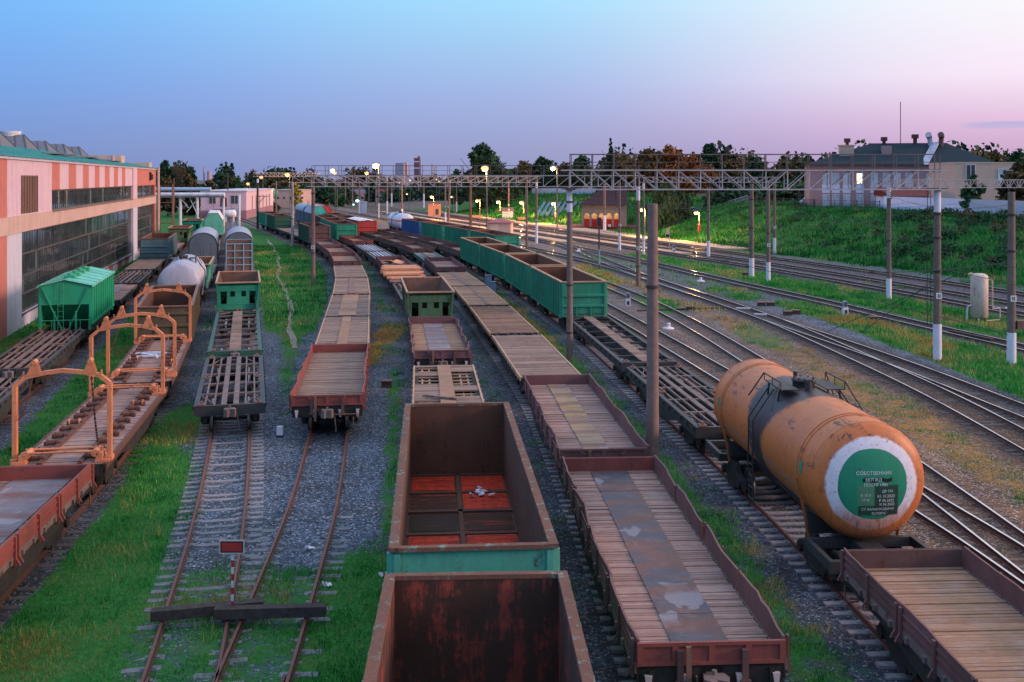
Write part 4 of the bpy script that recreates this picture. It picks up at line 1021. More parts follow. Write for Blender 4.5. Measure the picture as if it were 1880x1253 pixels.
def grain_hopper(k,y0,label,L=10.4):
    t=place(k,y0,L,'covered_hopper_wagon',label,'hopper wagon',G_HOP); W=1.5; zt=3.85
    g=M['brightgreen']
    for s in (-1,1):
        m=MB(); m.box(-L/2+.1,L/2-.1,min(s*W,s*(W-.04)),max(s*W,s*(W-.04)),1.5,zt)
        for i in range(11): x=-L/2+.2+(L-.4)*i/10; m.box(x-.05,x+.05,min(s*W,s*(W+.09)),max(s*W,s*(W+.09)),1.45,zt-.02)
        m.box(-L/2+.1,L/2-.1,min(s*W,s*(W+.1)),max(s*W,s*(W+.1)),1.4,1.55); m.obj('side_wall',g,t)
        e=MB(); x=s*(L/2-.1)
        e.box(min(x,x-s*.04),max(x,x-s*.04),-W+.04,W-.04,2.75,zt)
        e.add([(x,-W+.04,2.75),(x,W-.04,2.75),(x-s*1.9,W-.04,1.2),(x-s*1.9,-W+.04,1.2)],[(0,1,2,3)])
        e.prism([(-W,zt),(W,zt),(0,zt+.34)],min(x,x-s*.04),max(x,x-s*.04),'x')
        e.obj('end_wall',g,t)
        b=MB(); xo=x+s*.03
        for q in (-1,1):
            b.bar((xo,q*1.35,zt-.1),(xo,q*.16,1.1),.16,.05); b.bar((xo,q*.62,2.3),(xo,q*.62,1.1),.11,.05)
            b.bar((x,q*(W-.06),1.1),(x,q*(W-.06),2.8),.12,.12)
        b.bar((xo,-1.4,2.72),(xo,1.4,2.72),.05,.07); b.bar((xo,-1.4,1.72),(xo,1.4,1.72),.04,.05); b.obj('brace',g,t)
        l=MB()
        for y in (.1,.42): l.tube((xo+s*.08,y,1.1),(xo+s*.08,y,zt+.2),.018,6)
        for i in range(8): l.tube((xo+s*.08,.1,1.3+i*.33),(xo+s*.08,.42,1.3+i*.33),.014,6)
        for y in (-1.4,-.9,-.3,.75,1.35): l.tube((xo+s*.2,y,1.1),(xo+s*.2,y,1.75),.02,6)
        l.tube((xo+s*.2,-1.4,1.75),(xo+s*.2,1.35,1.75),.02,6); l.obj('ladder',g,t)
    r=MB(); r.add([(-L/2-.05,-W-.12,zt+.0),(L/2+.05,-W-.12,zt),(L/2+.05,0,zt+.38),(-L/2-.05,0,zt+.38),(L/2+.05,W+.12,zt),(-L/2-.05,W+.12,zt)],[(0,1,2,3),(3,2,4,5)])
    for s in (-1,1): r.box(-L/2-.05,L/2+.05,min(s*(W+.06),s*(W+.13)),max(s*(W+.06),s*(W+.13)),zt-.1,zt+.02)
    for i in range(7): 
        x=-L/2+.4+(L-.8)*i/6
        for s in (-1,1): r.bar((x,s*(W+.1),zt+.02),(x,0,zt+.4),.06,.04)
    r.obj('roof',M['mintroof'],t)
    for x in (-3.3,-1.5,.4,2.4):
        h=MB(); h.box(x-.42,x+.42,-.32,.32,zt+.3,zt+.52); h.tube((x,0,zt+.52),(x,0,zt+.62),.18,10); h.obj('roof_hatch',g,t)
    fn=MB()
    for x in (-1.9,1.9):
        fn.add([(x-1.9,-W+.05,1.6),(x+1.9,-W+.05,1.6),(x+1.9,W-.05,1.6),(x-1.9,W-.05,1.6),(x-.5,-.5,.5),(x+.5,-.5,.5),(x+.5,.5,.5),(x-.5,.5,.5)],[(0,1,5,4),(1,2,6,5),(2,3,7,6),(3,0,4,7)])
    fn.obj('discharge_funnel',M['green'],t)
    underframe(t,L,True,w=1.25,belly=.05,top=1.1,mat='black'); bogies(t,L/2-1.7,True); couplers(t,L,True)
    return t
M['mintroof']=m_paint('pale mint roof sheet',(0.10,0.44,0.32),0.15,0.5,fade=.5)
def portal_wagon(k,y0,label,L,fx,seed):
    t=place(k,y0,L,'rail_transporter_wagon',label,'rail transporter','wagons with orange portal frames')
    z=1.3; link('deck',planks(L-.1,2.74,z,M['woodpink'],.17,.014,seed=seed),t); underframe(t,L,True)
    b=MB()
    for s in (-1,1):
        b.box(-L/2,L/2,min(s*1.36,s*1.46),max(s*1.36,s*1.46),z-.18,z+.02)
        b.box(-L/2+.05,L/2-.05,s*.62-.07,s*.62+.07,z,z+.10)
    b.obj('edge_rail',M['rail'],t)
    n=int(L/1.05)
    for i in range(n):
        x=-L/2+.6+(L-1.2)*i/(n-1)
        for s in (-1,1):
            r=MB(); r.tube((x,s*.86-.15,z+.12),(x,s*.86+.15,z+.12),.085,12); r.M=1; r.tube((x,s*.86-.20,z+.12),(x,s*.86-.15,z+.12),.12,12); r.tube((x,s*.86+.15,z+.12),(x,s*.86+.20,z+.12),.12,12); r.M=0
            for e in (-.24,.24): r.box(x-.07,x+.07,s*.86+e-.03,s*.86+e+.03,z,z+.15)
            r.obj('roller',[M['rail'],M['orange'] if R.random()<.12 else M['rail']],t)
    for j,x in enumerate(fx):
        P=[(-1.46,z+.02),(-1.46,3.80),(-1.14,4.08),(-.55,4.20),(0,4.26),(.55,4.20),(1.14,4.08),(1.46,3.80),(1.46,z+.02)]
        f=MB()
        for (a,c),(d,e) in zip(P,P[1:]): f.bar((x,a,c),(x,d,e),.14,.20,(1,0,0)) if abs(a-d)<.01 else f.bar((x,a,c),(x,d,e),.17,.13)
        for y in (-1.46,1.46): f.box(x-.20,x+.20,y-.10,y+.10,z+.02,z+.16)
        fr=f.obj('portal_frame',M['orange'],t)
        for s in (-1,1):
            h=MB(); y=s*.86; h.prism([(y-.20,4.16),(y+.24,4.12),(y+.06,4.58),(y-.06,4.58)],x-.10,x-.07,'x'); h.prism([(y-.20,4.16),(y+.24,4.12),(y+.06,4.58),(y-.06,4.58)],x+.07,x+.10,'x')
            h.tube((x-.16,y,4.56),(x+.16,y,4.56),.075,10); h.box(x-.04,x+.04,s*1.2-.02,s*1.2+.02,4.0,4.25); h.obj('pulley_bracket',M['orange'],fr)
            ft=MB(); ft.box(x-.34,x+.34,s*1.28-.22,s*1.28+.22,z+.01,z+.10); ft.box(x-.3,x+.3,s*1.18-.1,s*1.18+.1,z+.1,z+.30); ft.tube((x-.3,s*1.05,z+.3),(x+.3,s*1.05,z+.3),.12,10); ft.obj('frame_foot',M['orange'],fr)
        cb=MB(); cb.tube((x-.25,-1.2,z+.36),(x-.25,1.2,z+.36),.04,8); cb.tube((x+.25,-1.2,z+.36),(x+.25,1.2,z+.36),.04,8); cb.obj('cross_rod',M['orange'],fr)
        if j==0:
            for s in (1,-1):
                ch=MB(); p=Vector((x,s*.86,4.5)); q=Vector((x+(.3 if s<0 else -.1),s*1.34 if s>0 else s*1.05,z+1.4 if s>0 else z+.35)); nl=40
                for i in range(nl):
                    a=p.lerp(q,i/nl); c=p.lerp(q,(i+.85)/nl); sag=lambda u:Vector((0,0,-.35*math.sin(math.pi*u)))
                    ch.bar(a+sag(i/nl),c+sag((i+.85)/nl),.07 if i%2 else .03,.03 if i%2 else .07)
                ch.obj('chain',M['rail'],fr)
    bogies(t,L/2-2.2,True); couplers(t,L,True)
    return t
M['bluelight']=m_paint('pale blue container frame',(0.20,0.33,0.42),0.25,0.6)
# ---------------------------------------------------------------- the trains
# track 1, along the factory
skeleton(1,36.6,'dark skeleton wagon cut by the left picture edge beside the factory track','a',13.0,True,'steel',1)
skeleton(1,51.6,'long dark skeleton wagon in front of the bright green covered hopper','a',13.4,True,'steel',2)
grain_hopper(1,66,'bright green covered hopper wagon with sloped roof beside the factory')
flat(1,80.5,'flat wagon with plum end board just behind the bright green covered hopper','woodpink',None,L=12,centre=1.2,cmat='sheetgrey',seed=3)
skeleton(1,94,'dark skeleton wagon along the striped factory plinth','a',13,False,'steel',4)
flat(1,108.3,'plank flat wagon coupled in front of the blue grey gridded gondola by the factory','woodgrey',None,seed=4)
gondola(1,124.5,'blue grey gondola with rusty gridded end below the factory corner','bluegrey','rustdark',endmat='bluegrey')
flat(1,139,'pinkish plank flat wagon behind the blue grey gondola near the scaffold tower','woodpink',None,seed=5)
dozer(1,160,'dark green hopper wagon behind the factory corner, nearer of two','oldgreen',near=False)
flat(1,172,'dark empty flat wagon near the pipe bridge legs','woodgrey',None,seed=6)
dozer(1,188,'bright green hopper wagon near the pipe bridge, farther of two','brightgreen',near=False)
# track 2
flat(2,19.3,'red low sided flat wagon with grey sheet deck at the lower left edge','woodgrey','red',L=13.3,near=True,centre=1.7,cmat='sheetgrey',seed=7,warp=.015,mats='red',cn=5)
portal_wagon(2,34.2,'nearest plank deck wagon with two orange portal frames and chains',12.8,(-5.9,5.0),3)
portal_wagon(2,48.2,'second plank deck wagon with orange portal frames in front of the brown gondola',12.9,(-5.3,5.6),4)
gondola(2,62.6,'olive brown rusty gondola behind the orange portal frames','olive','rustdark',L=12.6,top=3.0,near=True)
tank(2,77.5,'silver grey tank wagon behind the olive brown gondola','silver',near=True)
dozer(2,92,'light green open hopper wagon behind the silver tank','teal','rustdark',near=False)
flat(2,103.5,'short plank flat wagon hidden between green hopper and grey arched boxcar','woodgrey',None,L=11,seed=8)
boxcar(2,116.5,'grey boxcar with arched roof beside the factory, left of its twin','greywall','greyroof')
flat(2,132,'empty flat wagon behind the left grey arched boxcar','woodgrey',None,seed=9)
flat(2,147,'empty flat wagon in front of the tall mint green boxcar','woodpink',None,seed=9)
boxcar(2,176,'tall mint green boxcar with white trapezoid roof near the pink office','mint','white',shape='trap',L=16,eave=3.5,ridge=4.75)
flat(2,194,'dark flat wagon beyond the tall mint green boxcar','woodgrey',None,seed=9)
# track 3
skeleton(3,43.4,'grey skeleton wagon at the end of the bare rusty track','a',12.2,True,'steel',11)
skeleton(3,57.0,'green framed skeleton wagon with a central plank walkway','b',17.6,True,'steel',12)
dozer(3,76.2,'green ballast hopper on the track left of the grass strip','green','rustdark',near=True)
flat(3,88,'pinkish plank flat wagon in front of the gridded container end','woodpink',None,near=False,seed=13)
t=flat(3,102.5,'flat wagon carrying the tall blue gridded container','woodpink',None,near=False,L=13.6,seed=14)
boxcar(3,118,'grey boxcar with arched roof behind the blue gridded container','greywall','greyroof')
flat(3,133.5,'empty flat wagon with pale deck behind the right grey arched boxcar','woodgrey',None,seed=15)
flat(3,148,'brown sided flat wagon toward the pink office, nearer of two','woodgrey','brown',seed=16)
flat(3,163,'brown sided flat wagon toward the pink office, farther of two','woodgrey','brown',seed=17)
# track 4
flat(4,43.2,'red low sided plank wagon at the end of the right bare rusty track','woodgrey','red',near=True,seed=20,warp=.035,endmat='red',pw=.15)
flat(4,58.0,'first tan plank flat wagon behind the red sided plank wagon','woodgrey',None,near=True,centre=.55,cmat='woodwarm',seed=21,edge='rimtan',L=12.9)
flat(4,71.4,'second plank flat wagon with a wide pale centre panel','woodgrey',None,near=True,centre=1.15,cmat='woodwarm',seed=22,edge='rimtan',L=12.9)
flat(4,85.2,'third plank flat wagon with a narrow brown centre strip beside the thin pole','woodgrey',None,near=False,centre=.5,cmat='rim',seed=23,edge='rimtan')
flat(4,99.4,'fourth greyed plank flat wagon where the line starts bending left','woodgrey',None,near=False,seed=24,edge='rimtan')
flat(4,113.4,'brown sided flat wagon on the bend behind the plank flats, nearer of two','woodwarm','plum',seed=25)
flat(4,127.6,'brown sided flat wagon on the bend in front of the dark gondola','woodwarm','plum',seed=26)
flat(4,141.8,'brown sided flat wagon right in front of the dark brown gondola end','woodgrey','plum',seed=26)
gondola(4,156.5,'gondola with dark green sides and brown end on the grassy bend','darkgreen','rustdark',endmat='brown')
flat(4,170.6,'empty flat wagon between two gondolas on the grassy bend','woodpink',None,seed=27)
flat(4,184.6,'empty brown flat wagon next to the dark green gondola by the grass','woodpink',None,seed=28)
gondola(4,199,'dark green gondola farthest along the grassy bend','darkgreen','rustdark')
gondola(4,213.5,'green gondola behind the farthest dark green one on the bend','green','rustdark')
# track 5
gondola(5,6.0,'near rusty red open gondola at the bottom edge','teal','rustin',near=True,L=12.85,rim='rimteal')
hp=[('hatchred','hatchred'),('hatchdark','hatchdark'),('hatchrust','hatchrust'),('hatchred','hatchred'),('hatchdark','hatchrust'),('hatchrust','hatchred'),('hatchred','hatchred')]
gondola(5,20.3,'open gondola with red floor hatches and teal end in the foreground','teal','rustdark',near=True,L=12.85,hatches=hp,rim='rimteal')
bk=flat(5,35.2,'broken plank flat wagon with open holes in its deck behind the foreground gondola','woodgrey',None,L=17.3,near=True,centre=.6,cmat='woodwarm',seed=33,edge='rimtan',holes=((6.7,8.2,1),(3.9,5.9,1),(3.4,6.9,-1),(1.2,2.2,-1),(-.3,.4,1),(-3.2,-2.2,-1)))
flat(5,54.5,'flat wagon with bent low brown sides in front of the old green hopper','woodwarm','plum',near=True,L=13.1,centre=1.15,cmat='sheetgrey',sideh=.34,warp=.10,seed=34)
dozer(5,69.3,'old faded green ballast hopper in the middle of the yard','oldgreen','rustdark',near=True,L=10.6,top=3.1)
jm=MB()
for y in (-1.05,-.72,.72,1.05): jm.box(-8.2,8.2,y-.035,y+.035,1.08,1.2)
for i in range(22): jm.box(-8.2+i*.78,-8.14+i*.78,-1.3,1.3,1.2,1.255)
jm.obj('floor_joist',M['rimtan'],bk)
skeleton(5,81.4,'tan skeleton wagon between the old green hopper and the lumber stack','c',12.5,False,'rim',35)
lf=flat(5,95.0,'flat wagon carrying the stack of fresh lumber','woodgrey',None,L=11.6,seed=36)
pf_=flat(5,107.6,'brown sided flat wagon with loose boards on it behind the lumber','woodgrey','plum',seed=37,L=13)
skeleton(5,121.8,'pale striped skeleton wagon behind the wagon of loose boards, nearer of two','c',13.3,False,'greyroof',38)
skeleton(5,136.0,'pale striped skeleton wagon in front of the bright red low sided wagon','c',13.0,False,'greyroof',39)
flat(5,150,'bright red low sided flat wagon below the green gondola end','woodwarm','red',seed=40)
gondola(5,164.5,'green gondola left of the bright red one','green','rustdark')
gondola(5,178.6,'green gondola behind the one left of the bright red gondola','green','rustdark')
gondola(5,192.6,'brown rusty gondola in front of the teal ended boxcar','brown','rustdark')
boxcar(5,214,'boxcar with bright teal end doors and pale grey roof','greywall','greyroof','mint2',L=16,shape='trap',eave=3.4,ridge=4.9)
boxcar(5,231,'pale grey roofed boxcar behind the teal ended one','greywall','greyroof',L=16,shape='arch',eave=3.4,ridge=4.8)
# track 6
flat(6,20.2,'long plum sided flat wagon with rust stained sheet deck in the foreground','woodpink','plum',near=True,centre=1.12,cmat='sheet',seed=41,warp=.05,endmat='red',mats='brown',pw=.13)
flat(6,34.6,'plum sided flat wagon with yellowed sheet strip beside the tall bare pole','woodpink','plum',near=True,centre=.85,cmat='sheetyel',seed=42,warp=.045,pw=.15,L=13)
flat(6,49.4,'first bare plank flat wagon left of the gantry pole','woodgrey',None,near=True,seed=43,pw=.135,edge='rimtan')
flat(6,63.5,'second bare plank flat wagon from the gantry pole','wooddeck',None,near=True,seed=44,pw=.135,edge='rimtan')
flat(6,77.6,'plank flat wagon with pale centre strips beside the blue cabinets','woodwarm',None,near=False,seed=45,edge='rimtan',centre=.3,cmat='rim')
flat(6,91.6,'plank flat wagon with two brown centre strips at the far end of the bare row','woodwarm',None,near=False,seed=46,edge='rimtan',centre=.5,cmat='rim')
flat(6,105.7,'plum sided flat wagon behind the bare plank row','woodpink','plum',seed=47,L=13)
skeleton(6,119.8,'dark skeleton wagon with pale walkway behind the plum sided wagon','b',13,False,'greyroof',48)
flat(6,134,'brown sided flat wagon in the middle distance, first of three','woodgrey','brown',seed=49)
flat(6,148,'brown sided flat wagon in the middle distance, second of three','woodgrey','brown',seed=50)
flat(6,162,'brown sided flat wagon below the bright red gondola end','woodwarm','brown',seed=51)
gondola(6,176,'bright red gondola heaped with white load','brightred','rustdark',load='white')
boxcar(6,226,'bright red boxcar with peaked roof in the distance','brightred','brightred',L=14,shape='peak',eave=3.5,ridge=4.9)
gondola(6,190.5,'rusty gondola behind the bright red one, nearer of two','brown','rustdark'); gondola(6,206,'rusty gondola in front of the bright red boxcar','brown','rustdark')
# track 7
flat(7,11.9,'plank flat wagon with plum steel sides at the lower right corner','woodwarm','plum',near=True,seed=61,warp=.03,endmat='brown',pw=.14,mats='plum',nside=4)
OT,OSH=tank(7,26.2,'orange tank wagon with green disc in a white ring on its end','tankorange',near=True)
skeleton(7,39.6,'dark skeleton wagon behind the orange tank','a',12.7,True,'steel',62)
skeleton(7,53.4,'long dark skeleton wagon with plank walkway in front of the green gondola','b2',17.8,True,'black',63)
for y,l in ((72.4,'nearest of four coupled green gondolas, its end toward the viewer'),(86.4,'second of four coupled green gondolas from the viewer'),(100.4,'third of four coupled green gondolas from the viewer'),(114.4,'farthest of four coupled green gondolas')): gondola(7,y,l,'green','rustwarm',rim='rimtan')
for i,(y,l) in enumerate(((129,'nearest of four brown sided flats behind the green gondolas'),(143.2,'second of four brown sided flats behind the green gondolas'),(157.4,'third of four brown sided flats behind the green gondolas'),(171.6,'farthest of four brown sided flats behind the green gondolas'))): flat(7,y,l,'woodpink','brown',seed=64+i)
flat(7,186,'plain tan flat wagon beyond the brown sided flats','woodwarm',None,seed=69); gondola(7,200.5,'low rusty wagon at the far end of the brown flats','rim','rustdark',top=2.2)
# track 8
for y,m,l in ((132,'green','near green gondola of the farther row, its end beside the small hut'),(146,'green','middle green gondola of the farther row by the hut'),(160,'green','far green gondola coupled to the blue one'),(174,'blue','blue gondola in front of the white tank')): gondola(8,y,l,m,'rustwarm')
tank(8,188.5,'white tank wagon with an orange stripe behind the blue gondola','tankwhite',near=False)

# lettering on the green disc of the orange tank
def text_mesh(s,size,extr=0.0):
    c=bpy.data.curves.new('lettering','FONT'); c.body=s; c.size=size; c.align_x='CENTER'; c.resolution_u=2
    o=bpy.data.objects.new('lettering',c); C.objects.link(o); bpy.context.view_layer.update()
    me=bpy.data.meshes.new_from_object(o.evaluated_get(bpy.context.evaluated_depsgraph_get())); bpy.data.objects.remove(o); return me
M['letter']=m_simple('worn white lettering',(.55,.58,.58),.8,.35,14)
M['letterdark']=m_simple('black lettering',(.015,.015,.018),.8,.2,14)
for s,u,v,sz in (('СОБСТВЕННИК',.02,.25,.15),('БЕЛ ЖД',.0,.09,.13),('ПОСТР 1983',.06,-.04,.13),('ДР 590',.36,-.20,.11),('01.10.2020',.33,-.33,.13),('Р 06.2022',.34,-.44,.12),('К 06.2023',.36,-.54,.12),('СТ КАЛИНКОВИЧИ',.12,-.66,.11),('БЕЛОРУС',.16,-.77,.10),('К 10 Л',-.20,-.30,.11),('27 07',-.20,-.42,.11)):
    me=text_mesh(s,sz*.82)
    for vt in me.vertices:
        y=-(vt.co.x+u); z=vt.co.y+v; r2=min(.98,(y*y+z*z)/2.25); vt.co=(-4.75-.45*math.sqrt(1-r2)-.006,y,2.75+z)
    me.materials.append(M['letter']); link('lettering',me,OSH)
sm=MB()
for i in range(14):
    u0=-.28+i*.055
    z=.12+.02*math.sin(i); y=-u0; 
    pt=lambda y,z:(-4.75-.45*math.sqrt(1-(y*y+z*z)/2.25)-.004,y,2.75+z)
    sm.quad(pt(y,z-.05),pt(y-.056,z-.05),pt(y-.056,z+.045),pt(y,z+.045))
sm.obj('overpainted_strip',M['letterdark'],OSH)
for x in (-3.75,4.25):
    g=MB()
    for a in range(4):
        t0=math.radians(12+a*3); t1=math.radians(15+a*3)
        f_=lambda t,xx:(xx,1.507*math.cos(t-.2),2.75+1.507*math.sin(t-.2))
        g.quad(f_(t0,x-.42),f_(t0,x),f_(t1,x),f_(t1,x-.42))
    g.obj('green_mark',M['green'],OSH)
# goods and debris lying on wagons
def on(root,x,y,z): return root.matrix_basis@Vector((x,y,z))
bpy.context.view_layer.update()
def onw(k,y0,L,x,y,z):
    y1=y0+L*.98; a=Vector((tx(k,y0),y0)); b=Vector((tx(k,y1),y1)); d=(b-a).normalized(); c=(a+b)/2; n=Vector((-d.y,d.x)); p=c+d*x+n*y
    return (p.x,p.y,RZ+z),math.atan2(d.y,d.x)
loc,rz=onw(5,95,11.6,.2,0,1.34)
ls=thing('lumber_stack','stack of fresh orange lumber boards laid across a flat wagon','lumber',loc,rz)
for grp,(xa,n,rows) in enumerate(((1.2,9,3),(-2.2,5,2),(-4.1,3,1))):
    m=MB()
    for j in range(rows):
        for i in range(n):
            m.obox((xa+i*.42+R.gauss(0,.03),R.gauss(0,.12),.11+.2*j),(.36,3.3+R.uniform(-.3,.5),.17),R.gauss(0,.02))
    m.obj('board_bundle',M['lumber'],ls)
for i,(x,y,rr,l) in enumerate(((1.0,.3,.5,'tan plywood sheet lying tilted on the brown sided wagon, left of two'),(.2,-.6,-.35,'tan plywood sheet lying tilted on the brown sided wagon, right of two'))):
    loc,rz=onw(5,107.6,13,x,y,1.55); m=MB(); m.obox((0,0,0),(1.5,1.0,.06),0,.25,.1*(1-2*i)); tag(m.obj('plywood_sheet',M['lumber'],None,loc,rz+rr),l,'board','plywood sheets on the brown sided wagon')
loc,rz=onw(3,102.5,13.6,-1.5,0,1.36)
ct=thing('container','tall open container with blue gridded rusty end on a flat wagon','container',loc,rz)
m=MB(); L_=7.5
for s in (-1,1): m.box(-L_/2,L_/2,min(s*1.22,s*1.27),max(s*1.22,s*1.27),0,2.75)
m.box(-L_/2,L_/2,-1.22,1.22,0,.08); m.obj('wall',M['bluegrey'],ct)
for s in (-1,1):
    e=MB(); x=s*(L_/2-.05); e.box(x-.02,x+.02,-1.22,1.22,0.08,2.75); e.obj('end_panel',M['rim'],ct)
    g=MB()
    for y in (-1.22,-.42,.42,1.22): g.box(x+s*.06-.05,x+s*.06+.05,y-.05,y+.05,0,2.8)
    for z in (.05,.72,1.4,2.08,2.76): g.box(x+s*.058-.05,x+s*.058+.05,-1.22,1.22,z-.045,z+.045)
    g.obj('end_grid',M['bluelight'],ct)
loc,rz=onw(2,48.2,12.9,.8,.1,1.34)
pp=MB(); 
for i in range(5): a=R.uniform(-.5,.5); pp.obox((i*.28-.6,R.uniform(-.4,.4),.06),(1.3,.09,.09),a+1.1,0,R.uniform(-.05,.05))
tag(pp.obj('timber_offcuts',M['litter'],None,loc,rz),'pale offcuts lying in a heap on the second portal frame wagon','debris')
for i,(k,y0,L,x,y,l) in enumerate(((5,20.3,12.85,4.3,-.6,'crumpled white rag on a red floor hatch inside the gondola'),)):
    loc,rz=onw(k,y0,L,x,y,1.36); m=MB(); n=10
    for j in range(14 if i==0 else 5): m.obox((R.gauss(0,.22 if i==0 else .08),R.gauss(0,.14 if i==0 else .06),.03+.03*R.random()),(R.uniform(.08,.22),R.uniform(.05,.14),.03),R.random()*3,R.gauss(0,.4),R.gauss(0,.4))
    tag(m.obj('litter',M['litter'],None,loc,rz),l,'litter')
loc,rz=onw(5,35.2,17.3,-4.5,0,1.36)
for i,(x,y,r_,ln,l) in enumerate(((5.2,.25,1.05,1.5,'rusty bent iron bar on the broken plank wagon, farthest of three'),(1.6,.55,-.6,1.5,'rusty bar lying aslant on the broken plank wagon, left of three'),(.4,-.35,.55,2.6,'long thin bar lying aslant on the broken plank wagon, right of three'))):
    m=MB(); m.obox((x,y,.05),(ln,.12 if i==0 else .05,.07),r_); m.obox((x+math.cos(r_)*ln*.5,y+math.sin(r_)*ln*.5,.06),(.3,.1,.08),r_+.7); tag(m.obj('iron_bar',M['steel'],None,loc,rz),l,'iron bar','loose bars on the broken plank wagon')
# ---------------------------------------------------------------- poles, gantries, lamps
def bar_parts(name,segs,w,h,mat,parent):
    for p,q in segs: MB().bar(p,q,w,h).obj(name,mat,parent)
def pole(px,by,top,r,label,white=1.5,mat='conc',plate=True,bands=(),cat='pole',grp='concrete line poles',x=None,Y=None,ladder=False,name='concrete_pole',lean=0.0,capw=0.0,wtop=0):
    if Y is None: x,Y=gp(px,by,0.0)
    zb=float(hh(np.array(x),np.array(Y)))
    t=thing(name,label,cat,(x,Y,zb),R.uniform(0,6) if not plate else 0,grp); H=top-zb
    MB().tube((0,0,-.3),(lean,0,H),r,18,r*.78).obj('shaft',M[mat],t)
    if white: MB().tube((0,0,-.2),(0,0,white),r+.008,18,r+.006,False).obj('base_paint',M['whitewash'],t)
    if wtop: MB().tube((0,0,H-wtop),(0,0,H),r*.8+.012,18,r*.78+.012,False).obj('top_paint',M['whitewash'],t)
    for z in bands: MB().tube((0,0,z-.05),(0,0,z+.05),r+.02,16).obj('clamp_band',M['black'],t)
    if plate:
        pl=MB().box(-.17,.17,-r-.03,-r-.005,3.6,3.95).obj('number_plate',M['white'],t)
        for dx in (-.08,.02): MB().box(dx,dx+.05,-r-.036,-r-.031,3.67,3.88).obj('numeral',M['letterdark'],pl)
    if capw: MB().box(-capw,capw,-.35,.35,H,H+.12).obj('cap_plate',M['black'],t)
    if ladder:
        for dx in (-r-.35,-r-.15): MB().tube((dx,0,1.9),(dx,0,H),.02,6).obj('ladder_rail',M['black'],t)
    return t
def gantry(Y0,x0,Y1,x1,zb,zt,zr,label,panel=1.3,depth=.7,light=False,over=.5):
    L=math.hypot(x1-x0,Y1-Y0); rz=math.atan2(Y1-Y0,x1-x0)
    t=thing('gantry',label,'gantry',(x0,Y0,0),rz,'lattice gantries over the tracks')
    n=max(4,int(round(L/panel))); c=.075 if not light else .055; a=M['galv']; d=depth/2
    for y in (-d,d):
        MB().box(-over,L+over,y-c/2,y+c/2,zb-c/2,zb+c/2).obj('bottom_chord',a,t); MB().box(-over,L+over,y-c*.7,y+c*.7,zt-c/2,zt+c/2).obj('top_chord',a,t)
    for y in (-d,d):
        m=MB()
        for i in range(n+1):
            x=L*i/n; m.bar((x,y,zb),(x,y,zt),c*.75,c*.75)
            if i<n:
                x2=L*(i+1)/n
                if light: m.bar((x,y,zb),((x+x2)/2,y,zt),c*.6,c*.6); m.bar(((x+x2)/2,y,zt),(x2,y,zb),c*.6,c*.6)
                elif i<n/2: m.bar((x,y,zt),(x2,y,zb),c*.65,c*.65)
                else: m.bar((x,y,zb),(x2,y,zt),c*.65,c*.65)
        m.obj('lattice_bracing',a,t)
    m=MB()
    for i in range(n+1):
        x=L*i/n; m.bar((x,-d,zb),(x,d,zb),c*.6,c*.6); m.bar((x,-d,zt),(x,d,zt),c*.6,c*.6)
        if i<n: m.bar((x,-d if i%2 else d,zb),(L*(i+1)/n,d if i%2 else -d,zb),c*.5,c*.5)
    m.obj('cross_brace',a,t)
    if zr:
        MB().box(-over*.3,L,-d*.7,d*.7,zt+c*.55,zt+c*.55+.03).obj('walkway',M['steel'],t)
        for y in (-d,d):
            m=MB(); m.box(0,L,y-.025,y+.025,zr-.05,zr); m.box(0,L,y-.012,y+.012,(zr+zt)/2-.012,(zr+zt)/2+.012)
            for i in range(n+1): x=min(L,L*i/n+(.12 if y>0 else 0)); m.bar((x,y,zt),(x,y,zr-.05),.05,.05)
            m.obj('railing',M['steel'],t)
    # hanging insulator strings of the contact wire
    k=max(2,int(L/5))
    for i in range(k):
        x=L*(i+.5)/k; m=MB(); m.tube((x,0,zb),(x,0,zb-.15),.02,6)
        for j in range(4): m.lathe([(zb-.15-j*.11,.03),(zb-.19-j*.11,.10),(zb-.22-j*.11,.03)],10,'z',(x,0,0))
        m.obj('insulator',M['glassbrown'],t)
    return t
M['glassbrown']=m_simple('brown insulator glaze',(.07,.04,.03),.3,.2,8)
gantry(63,3.4,63,25.1,10.03,11.16,12.12,'nearest lattice gantry spanning the right half of the yard',1.28,.8)
pole(1045,0,10.0,.20,'gantry pole between the green gondola and the tall bare pole',0,'conc',False,(1.6,4.4,9.3),x=3.4,Y=63,wtop=1.3,capw=.5)
pole(1720,0,10.0,.24,'whitewashed gantry pole with ladder at the right, beside the red capped anchor pole',2.1,'conc',True,(5.2,7.2,8.6),x=25.1,Y=63,ladder=True,capw=.5,wtop=1.3)
pole(1197,0,9.72,.25,'tall bare thick concrete pole standing alone beside the plum flat wagons',0,'concp',False,(6.6,),x=5.32,Y=40.4)
ap=pole(1857,668,9.9,.25,'anchor pole with guy wires and a rusty box at the right edge',1.8,'conc',True,(8.6,6.5))
MB().box(.25,.75,-.25,.25,2.0,2.5).obj('junction_box',M['rim'],ap)
MB().tube((-.2,0,7.9),(-5.6,9.5,.4),.022,6).obj('guy_wire',M['black'],ap); MB().tube((-.2,0,6.4),(-7.3,11,.3),.022,6).obj('guy_wire',M['black'],ap)
pole(1632,551,9.85,.22,'whitewashed pole below the red roofed shed',1.9,'conc',False,(5.2,),wtop=.9)
gantry(92.7,32.7,93.5,47,9.88,10.56,0,'light lattice gantry leaving the picture at the right edge',.9,.4,True)
pole(0,0,9.9,.22,'whitewashed pole standing right of the light lattice gantry, out toward the bank',1.9,'conc',False,(),x=47,Y=93.5)
pole(1380,508,10.1,.27,'thick whitewashed pole with a slanting brace in front of the grass bank',2.0,'conc',False,(5.3,8.4))
